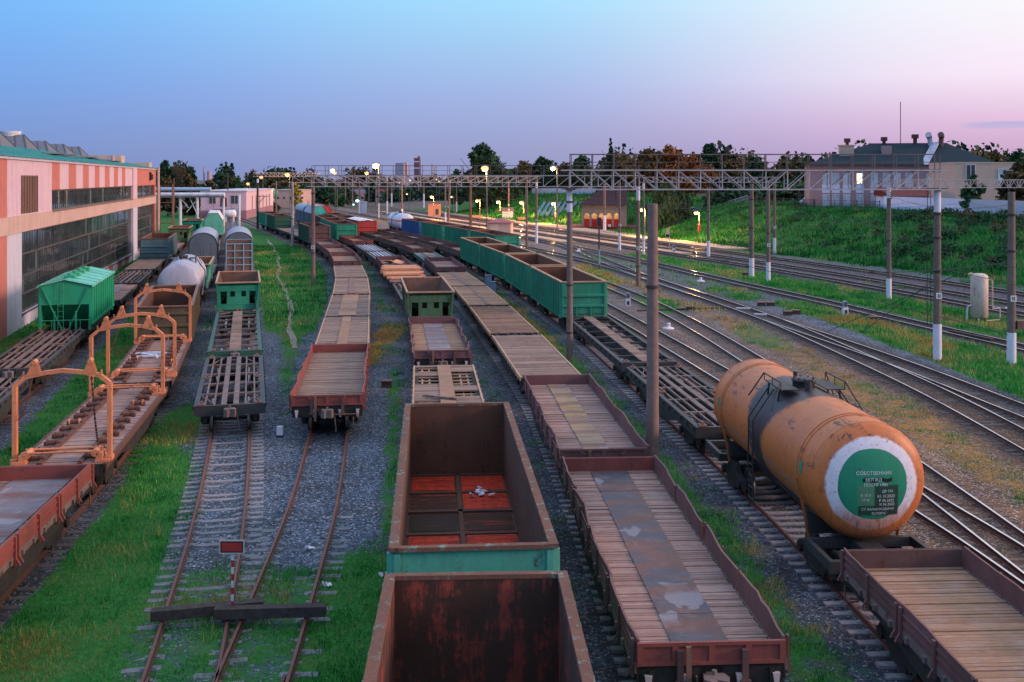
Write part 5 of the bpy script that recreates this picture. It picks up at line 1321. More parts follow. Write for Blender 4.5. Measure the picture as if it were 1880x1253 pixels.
pole(1410.5,517,10.0,.22,'slim whitewashed pole right beside the thick braced one',2.0,'conc',True,(5.0,))
pole(1422,467,10.1,.22,'white footed pole at the right end of the small far gantry by the bank',2.3,'conc',True,())
pole(1300.6,472,9.4,.22,'white footed pole between the two platform lamps and the bank',2.2,'conc',False,(6.2,))
pole(1171.5,526,9.9,.23,'grey pole carrying the middle gantry, just left of the tall bare pole',0,'conc',True,(2.0,),wtop=1.4)
pole(1181.5,467,10.0,.2,'white footed pole half hidden behind the tall bare pole',2.6,'conc',False,(),wtop=1.0)
pole(1137.5,460,10.2,.2,'white footed pole right of the station arches',2.6,'conc',True,())
pole(1110,425,9.6,.3,'white footed pole right in front of the station arches',3.2,'conc',False,())
pole(985,447,10.1,.22,'white footed pole at the right end of the far left gantry',3.4,'conc',True,(),wtop=1.0)
pole(967,458.5,10.6,.2,'slim dark pole just left of a white footed one, behind the green gondolas',0,'conc',True,())
pole(864,416,12.0,.32,'thick dark pole behind the blue and green gondolas',0,'timber',False,())
pole(934,404,10,.22,'pole with a white foot beside the blue kiosk',2.8,'conc',True,())
pole(838.5,394,10,.25,'white footed pole on the edge of the far grass bank',3.8,'conc',False,())
pole(823,409,10.5,.3,'dark leaning pole in the far middle, right of two',0,'conc',True,(),lean=.4)
pole(817.5,408,10.2,.22,'dark white footed pole in the far middle, left of two',2.4,'conc',True,())
pole(738,402,11.4,.26,'pole with a white foot behind the white tank wagon',2.6,'conc',False,())
pole(711,394.5,10,.24,'short footed far pole, first right of the bright white floodlight mast',4,'conc',False,())
pole(719,379,10,.24,'far pole with a white foot on the green triangle',5,'conc',False,())
pole(736,373,10,.24,'farthest slim pole on the green triangle',5,'conc',False,())
pole(778,383,10,.28,'far white footed pole left of the orange hut',5,'conc',False,())
pole(660,392,10,.26,'white footed signal pole behind the bright red boxcar',4,'conc',False,())
for i,(px,by) in enumerate(((640,374),(634,378),(647,380),(690,377),(768,371),(755,368),(809,371),(789,366))):
    pole(px,by,10.5,.28,['dark far catenary pole above the teal ended boxcar','dark far catenary pole above the red boxcar, left of three','dark far catenary pole above the red boxcar, right of three','dark far pole left of the curved tracks','far pole beside the small dark shed roofs','far pole left of the small dark sheds','far pole above the orange hut roof','far pole right above the orange hut'][i],0,'conc',False,())
pole(575,523,9.8,.22,'brown concrete pole on the grass strip, holding the left end of the middle gantry',0,'concp',True,(9.2,3.2))
gantry(105,-19.6,104,12.4,9.88,10.95,11.95,'middle lattice gantry from the grass strip pole to the grey pole right of centre',1.33,.8)
lp=pole(537,454,10.1,.24,'pale mottled pole by the grassy bend with a dark neighbour behind it',0,'whitepole',False,(4.4,))
gantry(163,-33.5,172,4.0,10.05,10.95,0,'far left lattice gantry behind the middle one',1.6,.9)
gantry(148,18.3,148,36.6,10.15,10.85,0,'small far lattice gantry in front of the bank trees',1.35,.8)
pole(507,396,10,.26,'dark far pole left of the mottled pole, before the beige building',0,'conc',False,())
p2=pole(473,421,10.6,.26,'dark wooden pole with a slanted bracket on the grass near the pink office',0,'timber',False,(),name='wooden_pole',wtop=.8)
MB().bar((0,0,6.9),(-3.2,0,6.9),.12,.12).obj('cross_arm',M['timber'],p2); MB().bar((0,0,5.2),(-2.0,0,6.85),.1,.1).obj('bracket',M['timber'],p2)
for dx in (-3,-2.4,-1.8,-1.2): MB().lathe([(6.96,.05),(7.0,.1),(7.15,.1),(7.2,.03)],8,'z',(dx,0,0)).obj('insulator',M['white'],p2)
pole(418,399,12.0,.22,'thin black mast in front of the pink office wall',0,'timber',False,(),name='mast',cat='mast')
gantry(300,-72,330,-60,11.2,12.3,0,'tiny lattice gantry on the left skyline near the beige building',2,1.2)
# contact wires
def wire(pts,label,r=.018,sag=.0):
    m=MB(); 
    for a,b in zip(pts,pts[1:]):
        n=10
        for i in range(n):
            f=lambda u:(a[0]+(b[0]-a[0])*u,a[1]+(b[1]-a[1])*u,a[2]+(b[2]-a[2])*u-sag*4*u*(1-u))
            m.tube(f(i/n),f((i+1)/n),r,5,cap=False)
    tag(m.obj('overhead_wire',M['black']),label,'wire','overhead wires')
for k,l in ((8,'thin contact and carrier wires over the track right of the orange tank'),(10,'thin contact and carrier wires over the shiny switch track'),(11,'thin contact and carrier wires over the track by the upright tank'),(12,'thin contact and carrier wires over the nearest through track'),(13,'thin contact and carrier wires over the middle through track'),(14,'thin contact and carrier wires over the farthest through track')):
    m=MB(); st_=[Y for Y in (30,63,105,164,230) if Y>=(30 if k<12 else 63)]
    for a,b in zip(st_,st_[1:]):
        pt=lambda Y,z:(tx(k,Y),Y,z); N_=14
        for i in range(N_):
            u0,u1=i/N_,(i+1)/N_; Ya,Yb=a+(b-a)*u0,a+(b-a)*u1
            m.tube(pt(Ya,6.3),pt(Yb,6.3),.013,4,cap=False); m.tube(pt(Ya,8.3-1.3*4*u0*(1-u0)),pt(Yb,8.3-1.3*4*u1*(1-u1)),.013,4,cap=False)
            if i: m.tube(pt(Ya,6.3),pt(Ya,8.3-1.3*4*u0*(1-u0)),.006,3,cap=False)
    tag(m.obj('overhead_wire',M['black']),l,'wire','overhead wires')
wire([(28.6,61,9.2),(32.7,92.7,9.2),(36.6,148,9.2)],'thin wire slung between the white footed poles at the right',.014,.6)
def lamp(px,py,Y,label,kind='lampwarm',head=.22,base=None,post='rail_lamp',off=.6,energy=0,r=.07,name='lamp_post',grp='lit platform lamps',white=0,sgn=-1,box=False,col=(1,.44,.13)):
    head=head*1.35; x=px2x(px,Y)-sgn*off; zt=px2z(py,Y); zb=float(hh(np.array(x),np.array(Y))) if base is None else base
    t=thing(name,label,'lamp',(x,Y,zb),0,grp); H=zt-zb
    MB().tube((0,0,-.2),(0,0,H),r,10,r*.8).obj('post',M[post],t)
    MB().tube((0,0,H-.05),(sgn*off,0,H+.12),.04,8).obj('arm',M['rail_lamp'],t)
    if white: MB().tube((0,0,0),(0,0,white),r+.02,10,r+.02,False).obj('base_paint',M['whitewash'],t)
    h=MB(); h.lathe([(H+.16,.05),(H+.14,head*.9),(H+.06,head)],14,'z',(sgn*off,0,0)); h.obj('lamp_shade',M['rail_lamp'],t)
    b=MB(); b.lathe([(H+.05,.001),(H+.05-head*.35,head*.8),(H-head*.5,head*.98),(H-head*1.1,head*.8),(H-head*1.5,.001)],16,'z',(sgn*off,0,0)); b.obj('bulb',M[kind],t)
    if box: MB().box(-.16,.16,-.12,.12,1.8,3.0).obj('cable_box',M['redsign' if box=='r' else 'cream'],t)
    if energy:
        l=bpy.data.lights.new('lamp_light','POINT'); l.energy=energy; l.color=col; l.shadow_soft_size=head; lo=bpy.data.objects.new('lamp_light',l); C.objects.link(lo); lo.parent=t; lo.location=(sgn*off,-.1,H-head*1.5-.25)
    return t
EP=8500
lamp(792,360,271,'lit orange lamp nearest the orange hut, far left of the platform row',energy=EP,head=.30)
lamp(876,367,229,'lit lamp on a tall dark post behind the green gondolas',energy=EP,head=.26)
lamp(914,369,286,'lit platform lamp with a small box, right of the dark lamp post',energy=EP,head=.32,box=True)
lamp(957,370,267,'brightest small platform lamp, above the blue kiosk and bench',energy=EP*1.3,head=.34,box=True)
lamp(1015,372,245,'lit platform lamp just left of the station house',energy=EP*1.2,head=.28,box=True)
lamp(1178,383,190,'lit lamp hidden behind the tall bare pole, right of the station',energy=EP,head=.24,base=.3)
lamp(1277,389,177,'lit lamp with pinkish box at the foot of the grass bank',energy=EP*1.1,head=.24,box='r')
lamp(829,361,300,'small greenish lit lamp on the far dark pole','lampwhite',energy=0,head=.22)
lamp(747,356,330,'small white lit lamp on the far green triangle','lampwhite',energy=0,head=.2)
lamp(455,336,330,'yellow lit street lamp among trees left of the skyline','lampwarm',energy=300,head=.35,grp='lit skyline lamps')
lamp(479.5,324,340,'reddish lit lamp on a thin pink mast by the beige building','lampred',energy=0,head=.42,grp='lit skyline lamps')
for px,py,Y,hd,k,l,en,w in ((890,305,160,.42,'lampwarm','brightest orange floodlight mast in front of the big round tree',2500,0),(1015,306,200,.40,'lampwhite','bright floodlight mast right of the big round tree',2500,0),(690,300,286,.75,'lampwhite','brightest white floodlight mast near the distant towers',6000,4),(610.5,310,330,.62,'lampwhite','white twin floodlight over the left gantry, upper',2000,0),(614.5,316,345,.42,'lampwarm','white twin floodlight over the left gantry, lower',0,0),(673,315.5,374,.55,'lampwarm','orange floodlight left of the brightest white one',2000,0),(527,318,340,.62,'lampwarm','orange floodlight at the far left end of the skyline',2500,0)):
    lamp(px,py,Y,l,k,hd,post='rail_lamp',off=.3 if Y<200 else .8,energy=en,r=.12,name='floodlight_mast',grp='lit floodlight masts',white=w,col=(1,.62,.3))
lamp(656,367,290,'cyan lit signal lamp behind the bright red boxcar','lampcyan',.36,energy=0,off=.05,name='signal_lamp',grp='lit signals')
lamp(649,375,300,'small blue lit signal lamp beside the red boxcar roof','lampcyan',.20,energy=0,off=.05,name='signal_lamp',grp='lit signals')
# distant town lights below the gantry are small lit lamps
for i,(px,py,l) in enumerate(((733,335,'tiny far lamp above the curved tracks, left of three'),(753,331,'tiny far lamp right of the grey distant tower foot'),(801,329.5,'tiny far lamp left of the big round tree'),(806,333,'tiny far orange lamp under the one beside the round tree'),(711,330,'tiny far lamp under the brightest white floodlight'))):
    lamp(px,py,420,l,'lampwhite' if i%2 else 'lampwarm',.22,energy=0,off=.1,grp='tiny far lamps')
# ---------------------------------------------------------------- factory on the left
FY0=50.0; fk=math.sqrt(1+.227**2)
fx0=-33.6-.227*(FY0-70); frz=math.atan2(1,-.227)
fac=thing('factory_building','long pink and coral striped factory hall with teal roof at the left edge','factory',(fx0,FY0,0),frz)
U=lambda Y:(Y-FY0)*fk
fm=[M['wallwhite'],M['wallpink'],M['wallcoral'],M['wallbeige']]
w=MB()
def wb(y0,y1,z0,z1,mi,pr=0.0): w.M=mi; w.box(U(y0),U(y1),-pr,.45,z0,z1)
wb(50,72,0,6.85,2); wb(50,72,8.05,12,2); wb(72,76.3,0,6.85,0); wb(72,86.8,8.05,12,1)
wb(76.3,97,0,1.0,0)
st=[86.8,90.1,94.1,97.7,101.3,104.5,108.1,111.1,114.7,118.1,121.4,124.7,128,130.9,137.7]
for i in range(len(st)-1): wb(st[i],st[i+1],9.75,12,2 if i%2==0 else 1)
bs=[97+3.4*i for i in range(12)]+[137.7]
for i in range(len(bs)-1): wb(bs[i],bs[i+1],0,1.0,2 if i%2==0 else 0)
wb(137.7,141.7,0,6.85,0,.12); wb(137.7,141.7,8.05,12,1,.12)
wb(141.7,143,0,6.85,1); wb(141.7,143,8.05,12,2); wb(164.5,166,0,6.85,2); wb(164.5,166,8.05,12,2); wb(143,164.5,9.7,12,2); wb(143,164.5,0,1.0,1)
w.M=3; w.box(U(50),U(166),-.06,.45,6.85,8.05)
w.M=1; w.box(U(165.5),U(166),.45,42,0,12); w.box(U(50),U(50.5),.45,42,0,12); w.M=0; w.box(U(50),U(166),-.12,.5,12.0,12.22)
w.obj('wall',fm,fac)
M['glasspane2']=m_glass('hazy factory pane',(.05,.075,.08),.18)
def fwin(y0,y1,z0,z1,hs,step=.9):
    g=MB()
    nn=int((U(y1)-U(y0))/step); rows=[z0]+sorted(hs)+[z1]
    for i in range(nn):
        for za,zb_ in zip(rows,rows[1:]):
            xa=U(y0)+(U(y1)-U(y0))*i/nn; xb=U(y0)+(U(y1)-U(y0))*(i+1)/nn; g.M=1 if R.random()<.10 else 0; o1,o2=R.uniform(0,.012),R.uniform(0,.012)
            g.quad((xa,.22+o1,za),(xb,.22+o2,za),(xb,.22+o2,zb_),(xa,.22+o1,zb_))
    g=g.obj('window',[M['glass'],M['glasspane2']],fac)
    m=MB(); n=int((U(y1)-U(y0))/step)
    for i in range(n+1):
        x=U(y0)+(U(y1)-U(y0))*i/n; b=.09 if i%7==0 else .035; m.box(x-b/2,x+b/2,.175 if i%7==0 else .20,.218,z0,z1)
    for z in [z0+.06,z1-.06]+list(hs): m.box(U(y0),U(y1),.15,.217,z-.06,z+.06)
    m.obj('window_frame',M['frame'],g); MB().box(U(y0),U(y1),-.14,.22,z0-.07,z0-.002).obj('sill',M['frame'],g)
fwin(76.3,137.7,1.0,6.85,(2.3,3.6,5.2)); fwin(86.8,137.7,8.05,9.75,()); fwin(143,164.5,1.0,6.85,(2.3,3.6,5.2)); fwin(143,164.5,8.05,9.7,()); fwin(56,66,1.2,6.2,(3,4.6)); fwin(54,69,8.3,10.2,())
lv=MB().box(U(76.1),U(81.2),-.02,.0-.005,8.15,10.9).obj('louvre',M['steel'],fac)
m=MB()
for i in range(7): x=U(76.1)+(U(81.2)-U(76.1))*i/6; m.box(x-.05,x+.05,-.09,-.03,8.15,10.9)
for i in range(24): z=8.25+i*.11; m.box(U(76.15),U(81.15),-.07,-.03,z,z+.03)
m.obj('louvre_slat',M['rim'],lv)
rf=MB(); rf.add([(U(50),-.25,12.2),(U(166),-.25,12.2),(U(166),9.5,14.15),(U(50),9.5,14.15)],[(0,1,2,3)]); rf.add([(U(50),9.5,14.15),(U(166),9.5,14.15),(U(166),42,14.2),(U(50),42,14.2)],[(0,1,2,3)])
for i in range(0,110):
    x=U(50)+i*1.09; rf.bar((x,-.2,12.23),(x,9.5,14.18),.05,.05)
ro=rf.obj('roof',M['roofteal'],fac)
m=MB()
for i in range(9):
    x=U(104+i*5.5); m.obox((x,3.6+R.uniform(-.4,.4),13.05),(2.2,1.5,.12),R.uniform(0,3),R.uniform(-.2,.2)); 
m.obj('roof_patch',M['skylight'],ro)
for i,y in enumerate((60,72,83,94,106,117,128,139,150)):
    x=U(y); wd=3.4; g=MB(); zb=13.7; zr=15.4 if i<6 else 15.1
    g.add([(x-wd,7.6,zb),(x+wd,7.6,zb),(x,8.6,zr),(x-wd,16,zb+.5),(x+wd,16,zb+.5),(x,15.5,zr)],[(0,1,2),(0,2,5,3),(1,4,5,2),(3,5,4)])
    k=g.obj('skylight',M['skylight'],ro); m=MB()
    for j in range(9):
        a=j/8; m.bar((x-wd,7.6+8.4*a,zb+.5*a),(x,8.6+6.9*a,zr),.06,.06); m.bar((x+wd,7.6+8.4*a,zb+.5*a),(x,8.6+6.9*a,zr),.06,.06)
    m.bar((x-wd,7.6,zb),(x,8.6,zr),.12,.1); m.bar((x+wd,7.6,zb),(x,8.6,zr),.12,.1); m.obj('glazing_bar',M['frame'],k)
    if i in (2,5): MB().lathe([(14.2,1.0),(15.6,1.0),(15.75,1.1),(15.75,.9),(15.4,.9),(15.4,0)],22,'z',(x+.6,10,0)).obj('roof_vent',M['white'],ro)
MB().box(U(150),U(154),3,9,12.6,13.9).obj('stair_head',M['wallbeige'],ro)
b=MB(); b.box(U(162.5),U(166.4),.6,12,12.3,13.1); b.obj('parapet_tower',M['brickp'],fac)
m=MB(); m.tube((U(166.6),-.3,0),(U(166.6),-.3,12.4),.22,10); m.tube((U(118),-.35,12.6),(U(118),-.35,13.2),.2,10); m.obj('downpipe',M['wallbeige'],fac)
s_=MB(); s_.box(U(157),U(157.5),-.28,-.02,10.4,11.6); s_.box(U(158),U(159.6),-.3,-.02,10.5,11.3); s_.obj('wall_lamp',M['letterdark'],fac)
# scaffold tower with ladders
x,Y=px2x(305,176),176.0
sc=thing('scaffold_tower','rusty scaffold ladder tower at the far corner of the factory','scaffold',(x,Y,0),frz)
for dx in (-1.6,-.5,.6,1.7):
    for dy in (-1.1,1.1): MB().tube((dx,dy,0),(dx,dy,9.2+R.random()*1.6),.07,6).obj('upright',M['rim'],sc)
for z in (1.6,3.3,5,6.7,8.4):
    m=MB()
    for dy in (-1.1,1.1): m.bar((-1.6,dy,z),(1.7,dy,z),.06,.06)
    for dx in (-1.6,-.5,.6,1.7): m.bar((dx,-1.1,z),(dx,1.1,z),.05,.05)
    m.bar((-1.6,-1.1,z),(-.5,-1.1,z-1.6),.05,.05); m.obj('scaffold_deck',M['rim'],sc)
# pipe bridge
x,Y=px2x(331,205),205.0
pbz=thing('pipe_bridge','white pipe bridge carrying thick pale pipes beyond the factory','pipe bridge',(x,Y,0),0.0)
for dx,dy in ((0,0),(.9,8),(8,1),(9,9)): MB().tube((dx,dy,0),(dx,dy,7.4),.28,12).obj('leg',M['white'],pbz)
MB().tube((-14,0,7.55),(8.5,0,7.55),.42,14).obj('pipe',M['white'],pbz); MB().tube((-16,1.4,8.6),(5.5,1.4,8.6),.36,14).obj('pipe',M['paleblue'],pbz); MB().box(-14,8.5,-.5,2,7.0,7.1).obj('pipe_deck',M['steel'],pbz)
for a,c in (((1.2,0,4.2),(3.6,0,7)),((3.6,0,3),(1.8,0,7)),((0,0,7),(1.6,0,5))): MB().bar(a,c,.12,.12).obj('brace',M['white'],pbz)
# ---------------------------------------------------------------- generic buildings
def house(name,label,x0,x1,y0,y1,z0,z1,wall,roof,rtype='flat',rh=2.0,wins=(),cat='building',rz=0.0,over=.4,plinth=None,grp=None,ridge=None):
    cx,cy=(x0+x1)/2,(y0+y1)/2; a,b=(x1-x0)/2,(y1-y0)/2; H=z1-z0
    t=thing(name,label,cat,(cx,cy,z0),rz,grp); MB().box(-a,a,-b,b,-.6,H).obj('wall',M[wall],t)
    if plinth: MB().box(-a-.04,a+.04,-b-.04,b+.04,-.6,plinth[1]).obj('plinth',M[plinth[0]],t)
    r=MB(); o=over
    if rtype=='flat': r.box(-a-o,a+o,-b-o,b+o,H+.002,H+.25)
    elif rtype=='hip':
        q0,q1=ridge if ridge else (-a+b,a-b)
        r.add([(-a-o,-b-o,H),(a+o,-b-o,H),(a+o,b+o,H),(-a-o,b+o,H),(q0,0,H+rh),(q1,0,H+rh)],[(0,1,5,4),(1,2,5),(2,3,4,5),(3,0,4),(0,3,2,1)])
    elif rtype=='gx': r.prism([(-b-o,H-.05),(b+o,H-.05),(0,H+rh)],-a-o,a+o,'x')
    elif rtype=='gy': r.prism([(-a-o,H-.05),(a+o,H-.05),(0,H+rh)],-b-o,b+o,'y')
    elif rtype=='shed': r.prism([(-b-o,H),(b+o,H),(b+o,H+rh)],-a-o,a+o,'x')
    ro=r.obj('roof',M[roof],t)
    for (u,zc,wd,ht,mt,fr,side) in wins:
        g=MB(); f=MB()
        if side=='f': g.box(u-wd/2,u+wd/2,-b-.03,-b+.02,zc-ht/2,zc+ht/2); 
        else: g.box(a-.02,a+.03,u-wd/2,u+wd/2,zc-ht/2,zc+ht/2)
        o_=g.obj('window' if fr!='d' else 'door',M[mt],t)
        if fr=='w':
            k=.07
            P=((-wd/2-k,-wd/2),(wd/2,wd/2+k),(-k/2,k/2))
            for p,q in P:
                if side=='f': f.box(u+p,u+q,-b-.08,-b-.031,zc-ht/2-k,zc+ht/2+k)
                else: f.box(a+.031,a+.08,u+p,u+q,zc-ht/2-k,zc+ht/2+k)
            for z in (zc-ht/2-k,zc+ht/2):
                if side=='f': f.box(u-wd/2,u+wd/2,-b-.078,-b-.031,z,z+k)
                else: f.box(a+.031,a+.078,u-wd/2,u+wd/2,z,z+k)
            f.obj('window_frame',M['white'],o_)
    return t,ro
# pink office
Y=282; zz=lambda py:px2z(py,282)
wn=[(px2x(370,282)-px2x(390,282),zz(367),.8*2.2,zz(359.5)-zz(374.5),'frame','w','f'),(px2x(410,282)-px2x(390,282),zz(367),2.0,zz(359.5)-zz(374.5),'frame','w','f'),(px2x(390,282)-px2x(390,282),zz(372),1.7,zz(364)-zz(380),'chim','d','f'),(px2x(409,282)-px2x(390,282),zz(390),1.8,2.2,'glasspale','w','f')]
wn+=[(-18+i*7.5,3.6,1.2,4.6,'chim','d','s') for i in range(6)]
M['plumwall']=m_simple('mauve plinth render',(.27,.15,.18),.9,.12,2)
of,_=house('office_building','pale pink two storey office with mauve plinth and an outside stair, left distance',px2x(349,282),px2x(431,282),282,340,0,zz(352),'wallpink','wallwhite','flat',0,wn,'office',0.10,.2,('plumwall',2.2))
m=MB()
for i in range(10): m.box(-2.6-i*.45,-2.2-i*.45,-31.2,-29.2,2.5-i*.27,2.56-i*.27)
m.box(-2.2,2.4,-31.2,-29.1,2.5,2.6); m.bar((-2.2,-31.2,3.6),(-6.6,-31.2,1.0),.06,.06); m.bar((2.4,-31.2,3.6),(-2.2,-31.2,3.6),.06,.06); m.bar((2.4,-31.2,3.6),(2.4,-31.2,0),.08,.08); m.bar((-2.2,-31.2,3.6),(-2.2,-31.2,0),.08,.08)
m.obj('stair',M['steel'],of)
house('shed','low pale shed with a long roof behind the pink office',px2x(425,345),px2x(484,345),345,352,0,px2z(349,345),'wallwhite','steel','shed',.5,cat='shed')
house('beige_building','long beige building with small windows at left distance',px2x(498,388),px2x(553,388),388,410,0,px2z(350,388),'wallbeige','brickp','flat',0,[(-3+i*2.2,3.6,.7,.8,'frame','n','f') for i in range(5)],'building',.0,.2)
t=thing('storage_tank','small white horizontal storage tank on legs before the pink office','tank',(px2x(422,262),262,0),.2)
MB().lathe([(-1.6,.001),(-1.5,.6),(-1.1,1.0),(1.1,1.0),(1.5,.6),(1.6,.001)],18,'x',(0,0,2.0)).obj('tank_body',M['white'],t)
for x in (-.9,.9): MB().box(x-.15,x+.15,-.7,.7,0,1.3).obj('leg',M['white'],t)
for i,(px,Y_,l) in enumerate(((493,360,'round green storage vessel by the beige building, left of two'),(500,372,'round green storage vessel by the beige building, right of two'))):
    MBx=MB().lathe([(-2.4,.001),(-2.2,1.2),(-1.6,1.8),(1.6,1.8),(2.2,1.2),(2.4,.001)],16,'y',(0,0,0)); o=MBx.obj('storage_vessel',M['teal'],None,(px2x(px,Y_),Y_,px2z(371 if i==0 else 356,Y_))); tag(o,l,'tank','green storage vessels')
# station house
M['creamshade']=m_simple('shaded cream station render',(.27,.205,.17),.9,.15,3)  # darker copy of the cream: shade on the front wall put into the colour
def station():
    Y0=226.0; z0=.5; W=px2x(1150,Y0)-px2x(1068,Y0); D=13; H=px2z(377,Y0)-z0
    t=thing('station_house','small station house with lit cream arches and maroon roof','station',(px2x(1109,Y0),Y0,z0),-.10)
    a=W/2
    MB().box(-a-2.4,a+2.2,-2.2,D,-.9,.0).obj('base_terrace',M['roofred'],t)
    n=5; bw=(W-1.6)/n; wl=MB(); inn=MB()
    # front wall with arched openings built from strips
    xs=[-a]
    for i in range(n):
        cx=-a+.3+bw*(i+.5); hw=bw*.36; wl.box(xs[-1],cx-hw,0,.5,0.002,H-.9); 
        seg=10; sp=2.1
        for j in range(seg):
            t0=math.pi*j/seg; t1=math.pi*(j+1)/seg; xa,xb=cx-hw*math.cos(t0),cx-hw*math.cos(t1); zz0=sp+hw*1.25*min(math.sin(t0),math.sin(t1)) if 0<j<seg-1 else sp
            zz0=sp+hw*1.3*(math.sin(t0)+math.sin(t1))/2
            wl.box(xa,xb,0.003,.497,zz0,H-.9)
        xs.append(cx+hw)
    wl.box(xs[-1],a,0,.5,0.002,H-.9); wl.box(-a,a,-.02,.52,H-.9,H-.02); wl.obj('front_wall',M['creamshade'],t)
    MB().box(-a+.3,a-.3,2.6,2.8,0,H).obj('porch_back_wall',M['cream'],t); MB().box(-a+.3,a-.3,2.5,2.59,0,1.5).obj('dado',M['redwall'],t)
    for i in range(n):
        cx=-a+.3+bw*(i+.5); MB().box(cx-bw*.355,cx+bw*(.355 if i==0 else .0),.18,.26,0.004,1.5).obj('red_parapet',M['redwall'],t)
    MB().box(-a,-a+.3,.5,D,0,H).obj('side_wall',M['cream'],t)
    s=MB(); s.box(a-.3,a,.5,D,0,H); s.prism([(0,H),(D,H),(D/2,H+3.6)],a-.28,a-.02,'x'); s.obj('gable_wall',M['brickp'],t); MB().box(a+.001,a+.05,.8,D-.5,0.01,H*.62).obj('gable_panel',M['lilac'],t)
    r=MB(); o=.7; r.add([(-a-o,-o,H),(a+o*.3,-o,H),(a+o*.3,D+o,H),(-a-o,D+o,H),(-a+4.5,D/2,H+3.8),(a+o*.3,D/2,H+3.8)],[(0,1,5,4),(2,3,4,5),(3,0,4)]); r.obj('roof',M['roofmar'],t)
    MB().box(a-2,a-1.2,D/2-.5,D/2+.5,H+2.8,H+5.2).obj('chimney',M['chim'],t)
    for i in range(2):
        x=a-3.6+i*2.2; MB().lathe([(0,.28),(.5,.36)],12,'z',(x,-1.2,0)).obj('flower_pot',M['white'],t)
    for x in (-a+2.0,0.2,a-2):
        MB().lathe([(0,.001),(.06,.12),(.2,.14),(.28,.001)],10,'z',(x,1.3,H-1.0)).obj('porch_lamp',M['lampwarm'],t)
        l=bpy.data.lights.new('porch_light','POINT'); l.energy=110; l.color=(1,.74,.46); l.shadow_soft_size=.2; lo=bpy.data.objects.new('porch_light',l); C.objects.link(lo); lo.parent=t; lo.location=(x,1.3,H-1.25)
M['lilac']=m_simple('lilac gable render',(.36,.24,.34),.9,.1,2)
station()
M['panelblue']=m_simple('faded blue panel',(.10,.19,.33),.7,.3,3)
t=thing('blue_panel_rack','stack of slanted blue roof panels on the bank left of the station','roof panels',(px2x(1045,262),262,0),0)
for i in range(11): MB().obox((-7+i*1.3,1.5,3.2),(.62,7.5,.12),-.35,.45,0).obj('panel',M['panelblue'],t)
M['cream2']=m_simple('beige hut render',(.62,.42,.35),.9,.1,2); M['plumroof']=m_simple('plum roof sheet',(.26,.10,.12),.7,.15,3); M['cream2b']=m_simple('pale hut door',(.75,.55,.42),.8,.1,2)
house('small_hut','small beige hut with pinkish hipped roof beside the green gondola end',px2x(897,200),px2x(940,200),200,204,0,px2z(409,200)-.0,'cream2','plumroof','hip',.75,[(-.9,1.2,1.5,1.9,'cream2b','d','f')],'hut',-.12,.55)
house('orange_hut','small orange hut under the far platform lamps',px2x(786,300),px2x(808,300),300,303,.3,px2z(374.5,300),'lumber','steel','flat',0,[(0.8,1.0,.9,1.6,'frame','d','f')],'hut',0,.1)
house('blue_kiosk','small blue kiosk with grey gable roof at the foot of the bank',px2x(922,275),px2x(942,275),275,278,.4,px2z(388,275),'paleblue','steel','gx',.9,(),'kiosk',0,.2)
house('blue_cabin','small blue cabin beyond the red boxcar',px2x(663,330),px2x(671,330),330,333,0,px2z(372,330),'paleblue','paleblue','flat',0,(),'cabin',0,.1)
# big house on the bank, its annex, shed and wall
zz=lambda py:px2z(py,181)
X=lambda px:px2x(px,181)
cx=(X(1508)+X(1833))/2
wn=[]
for i,p in enumerate((1538,1555.5,1575,1598.5,1624,1645,1664,1684)):
    wn.append((X(p)-cx,zz(328)-5.4,1.0,zz(319)-zz(337),'winlit' if i==3 else 'glasspale','w','f'))
    wn.append((X(p)-cx,zz(370)-5.4,1.0,zz(358)-zz(382),'glasspale','w','f'))
for p in (1720,1748): wn.append((X(p)-cx,zz(330)-5.4,.9,1.8,'glasspale','w','f'))
hs,hro=house('brick_house','two storey pinkish brick house with slate hipped roof on the bank',X(1508),X(1833),181,195,5.4,zz(303),'brick','roofslate','hip',3.9,wn,'house',-.21,.7,None,None,(X(1612)-cx+1.4,X(1735)-cx+2.4))
for i,p in enumerate((1538,1555.5,1575,1598.5,1624,1645,1664,1684)): MB().box(X(p)-cx-.66,X(p)-cx+.66,-7.06,-7.005,zz(355)-5.4,zz(339)-5.4).obj('white_panel',M['whiteblue'],hs)
MB().tube((X(1603)-cx,-7.1,0),(X(1603)-cx,-7.1,7),.09,8).obj('downpipe',M['paleblue'],hs)
hz=lambda py,Y_:px2z(py,Y_)-5.4
def chim(px,py,w,base,cap=True,mt='chim'):
    Y_=188; x=px2x(px,Y_)-cx; m=MB(); m.box(x-w/2,x+w/2,-.4,.4,base,hz(py,Y_)-.4)
    if cap: m.box(x-w/2-.25,x+w/2+.25,-.6,.6,hz(py,Y_)-.7,hz(py,Y_))
    m.obj('chimney',M[mt],hro)
chim(1559,254,.5,9.5); chim(1624,252,.5,10.5); chim(1678,247.5,.55,10.5)
Y_=184; m=MB(); m.box(px2x(1554,Y_)-cx,px2x(1580,Y_)-cx,-4.5,-3,8.0,hz(268,Y_)); m.box(px2x(1552,Y_)-cx,px2x(1582,Y_)-cx,-4.6,-2.9,hz(268,Y_),hz(267,Y_)+.1); m.obj('chimney',M['brickp'],hro)
m=MB(); m.box(px2x(1630,Y_)-cx,px2x(1647,Y_)-cx,-4.2,-2.6,9.0,hz(268,Y_)); m.obj('chimney',M['brick'],hro)
for px,mt in ((1705,'silver'),(1726,'brown')):
    x=px2x(px,187)-cx; m=MB(); m.tube((x-.2 if mt=='brown' else x+.4,-1,9.9),(x,-1,hz(252,187)),.42,12); m.tube((x,-1,hz(252,187)),(x-.25,-1.6,hz(248,187)),.52,12); m.obj('roof_duct',M[mt],hro)
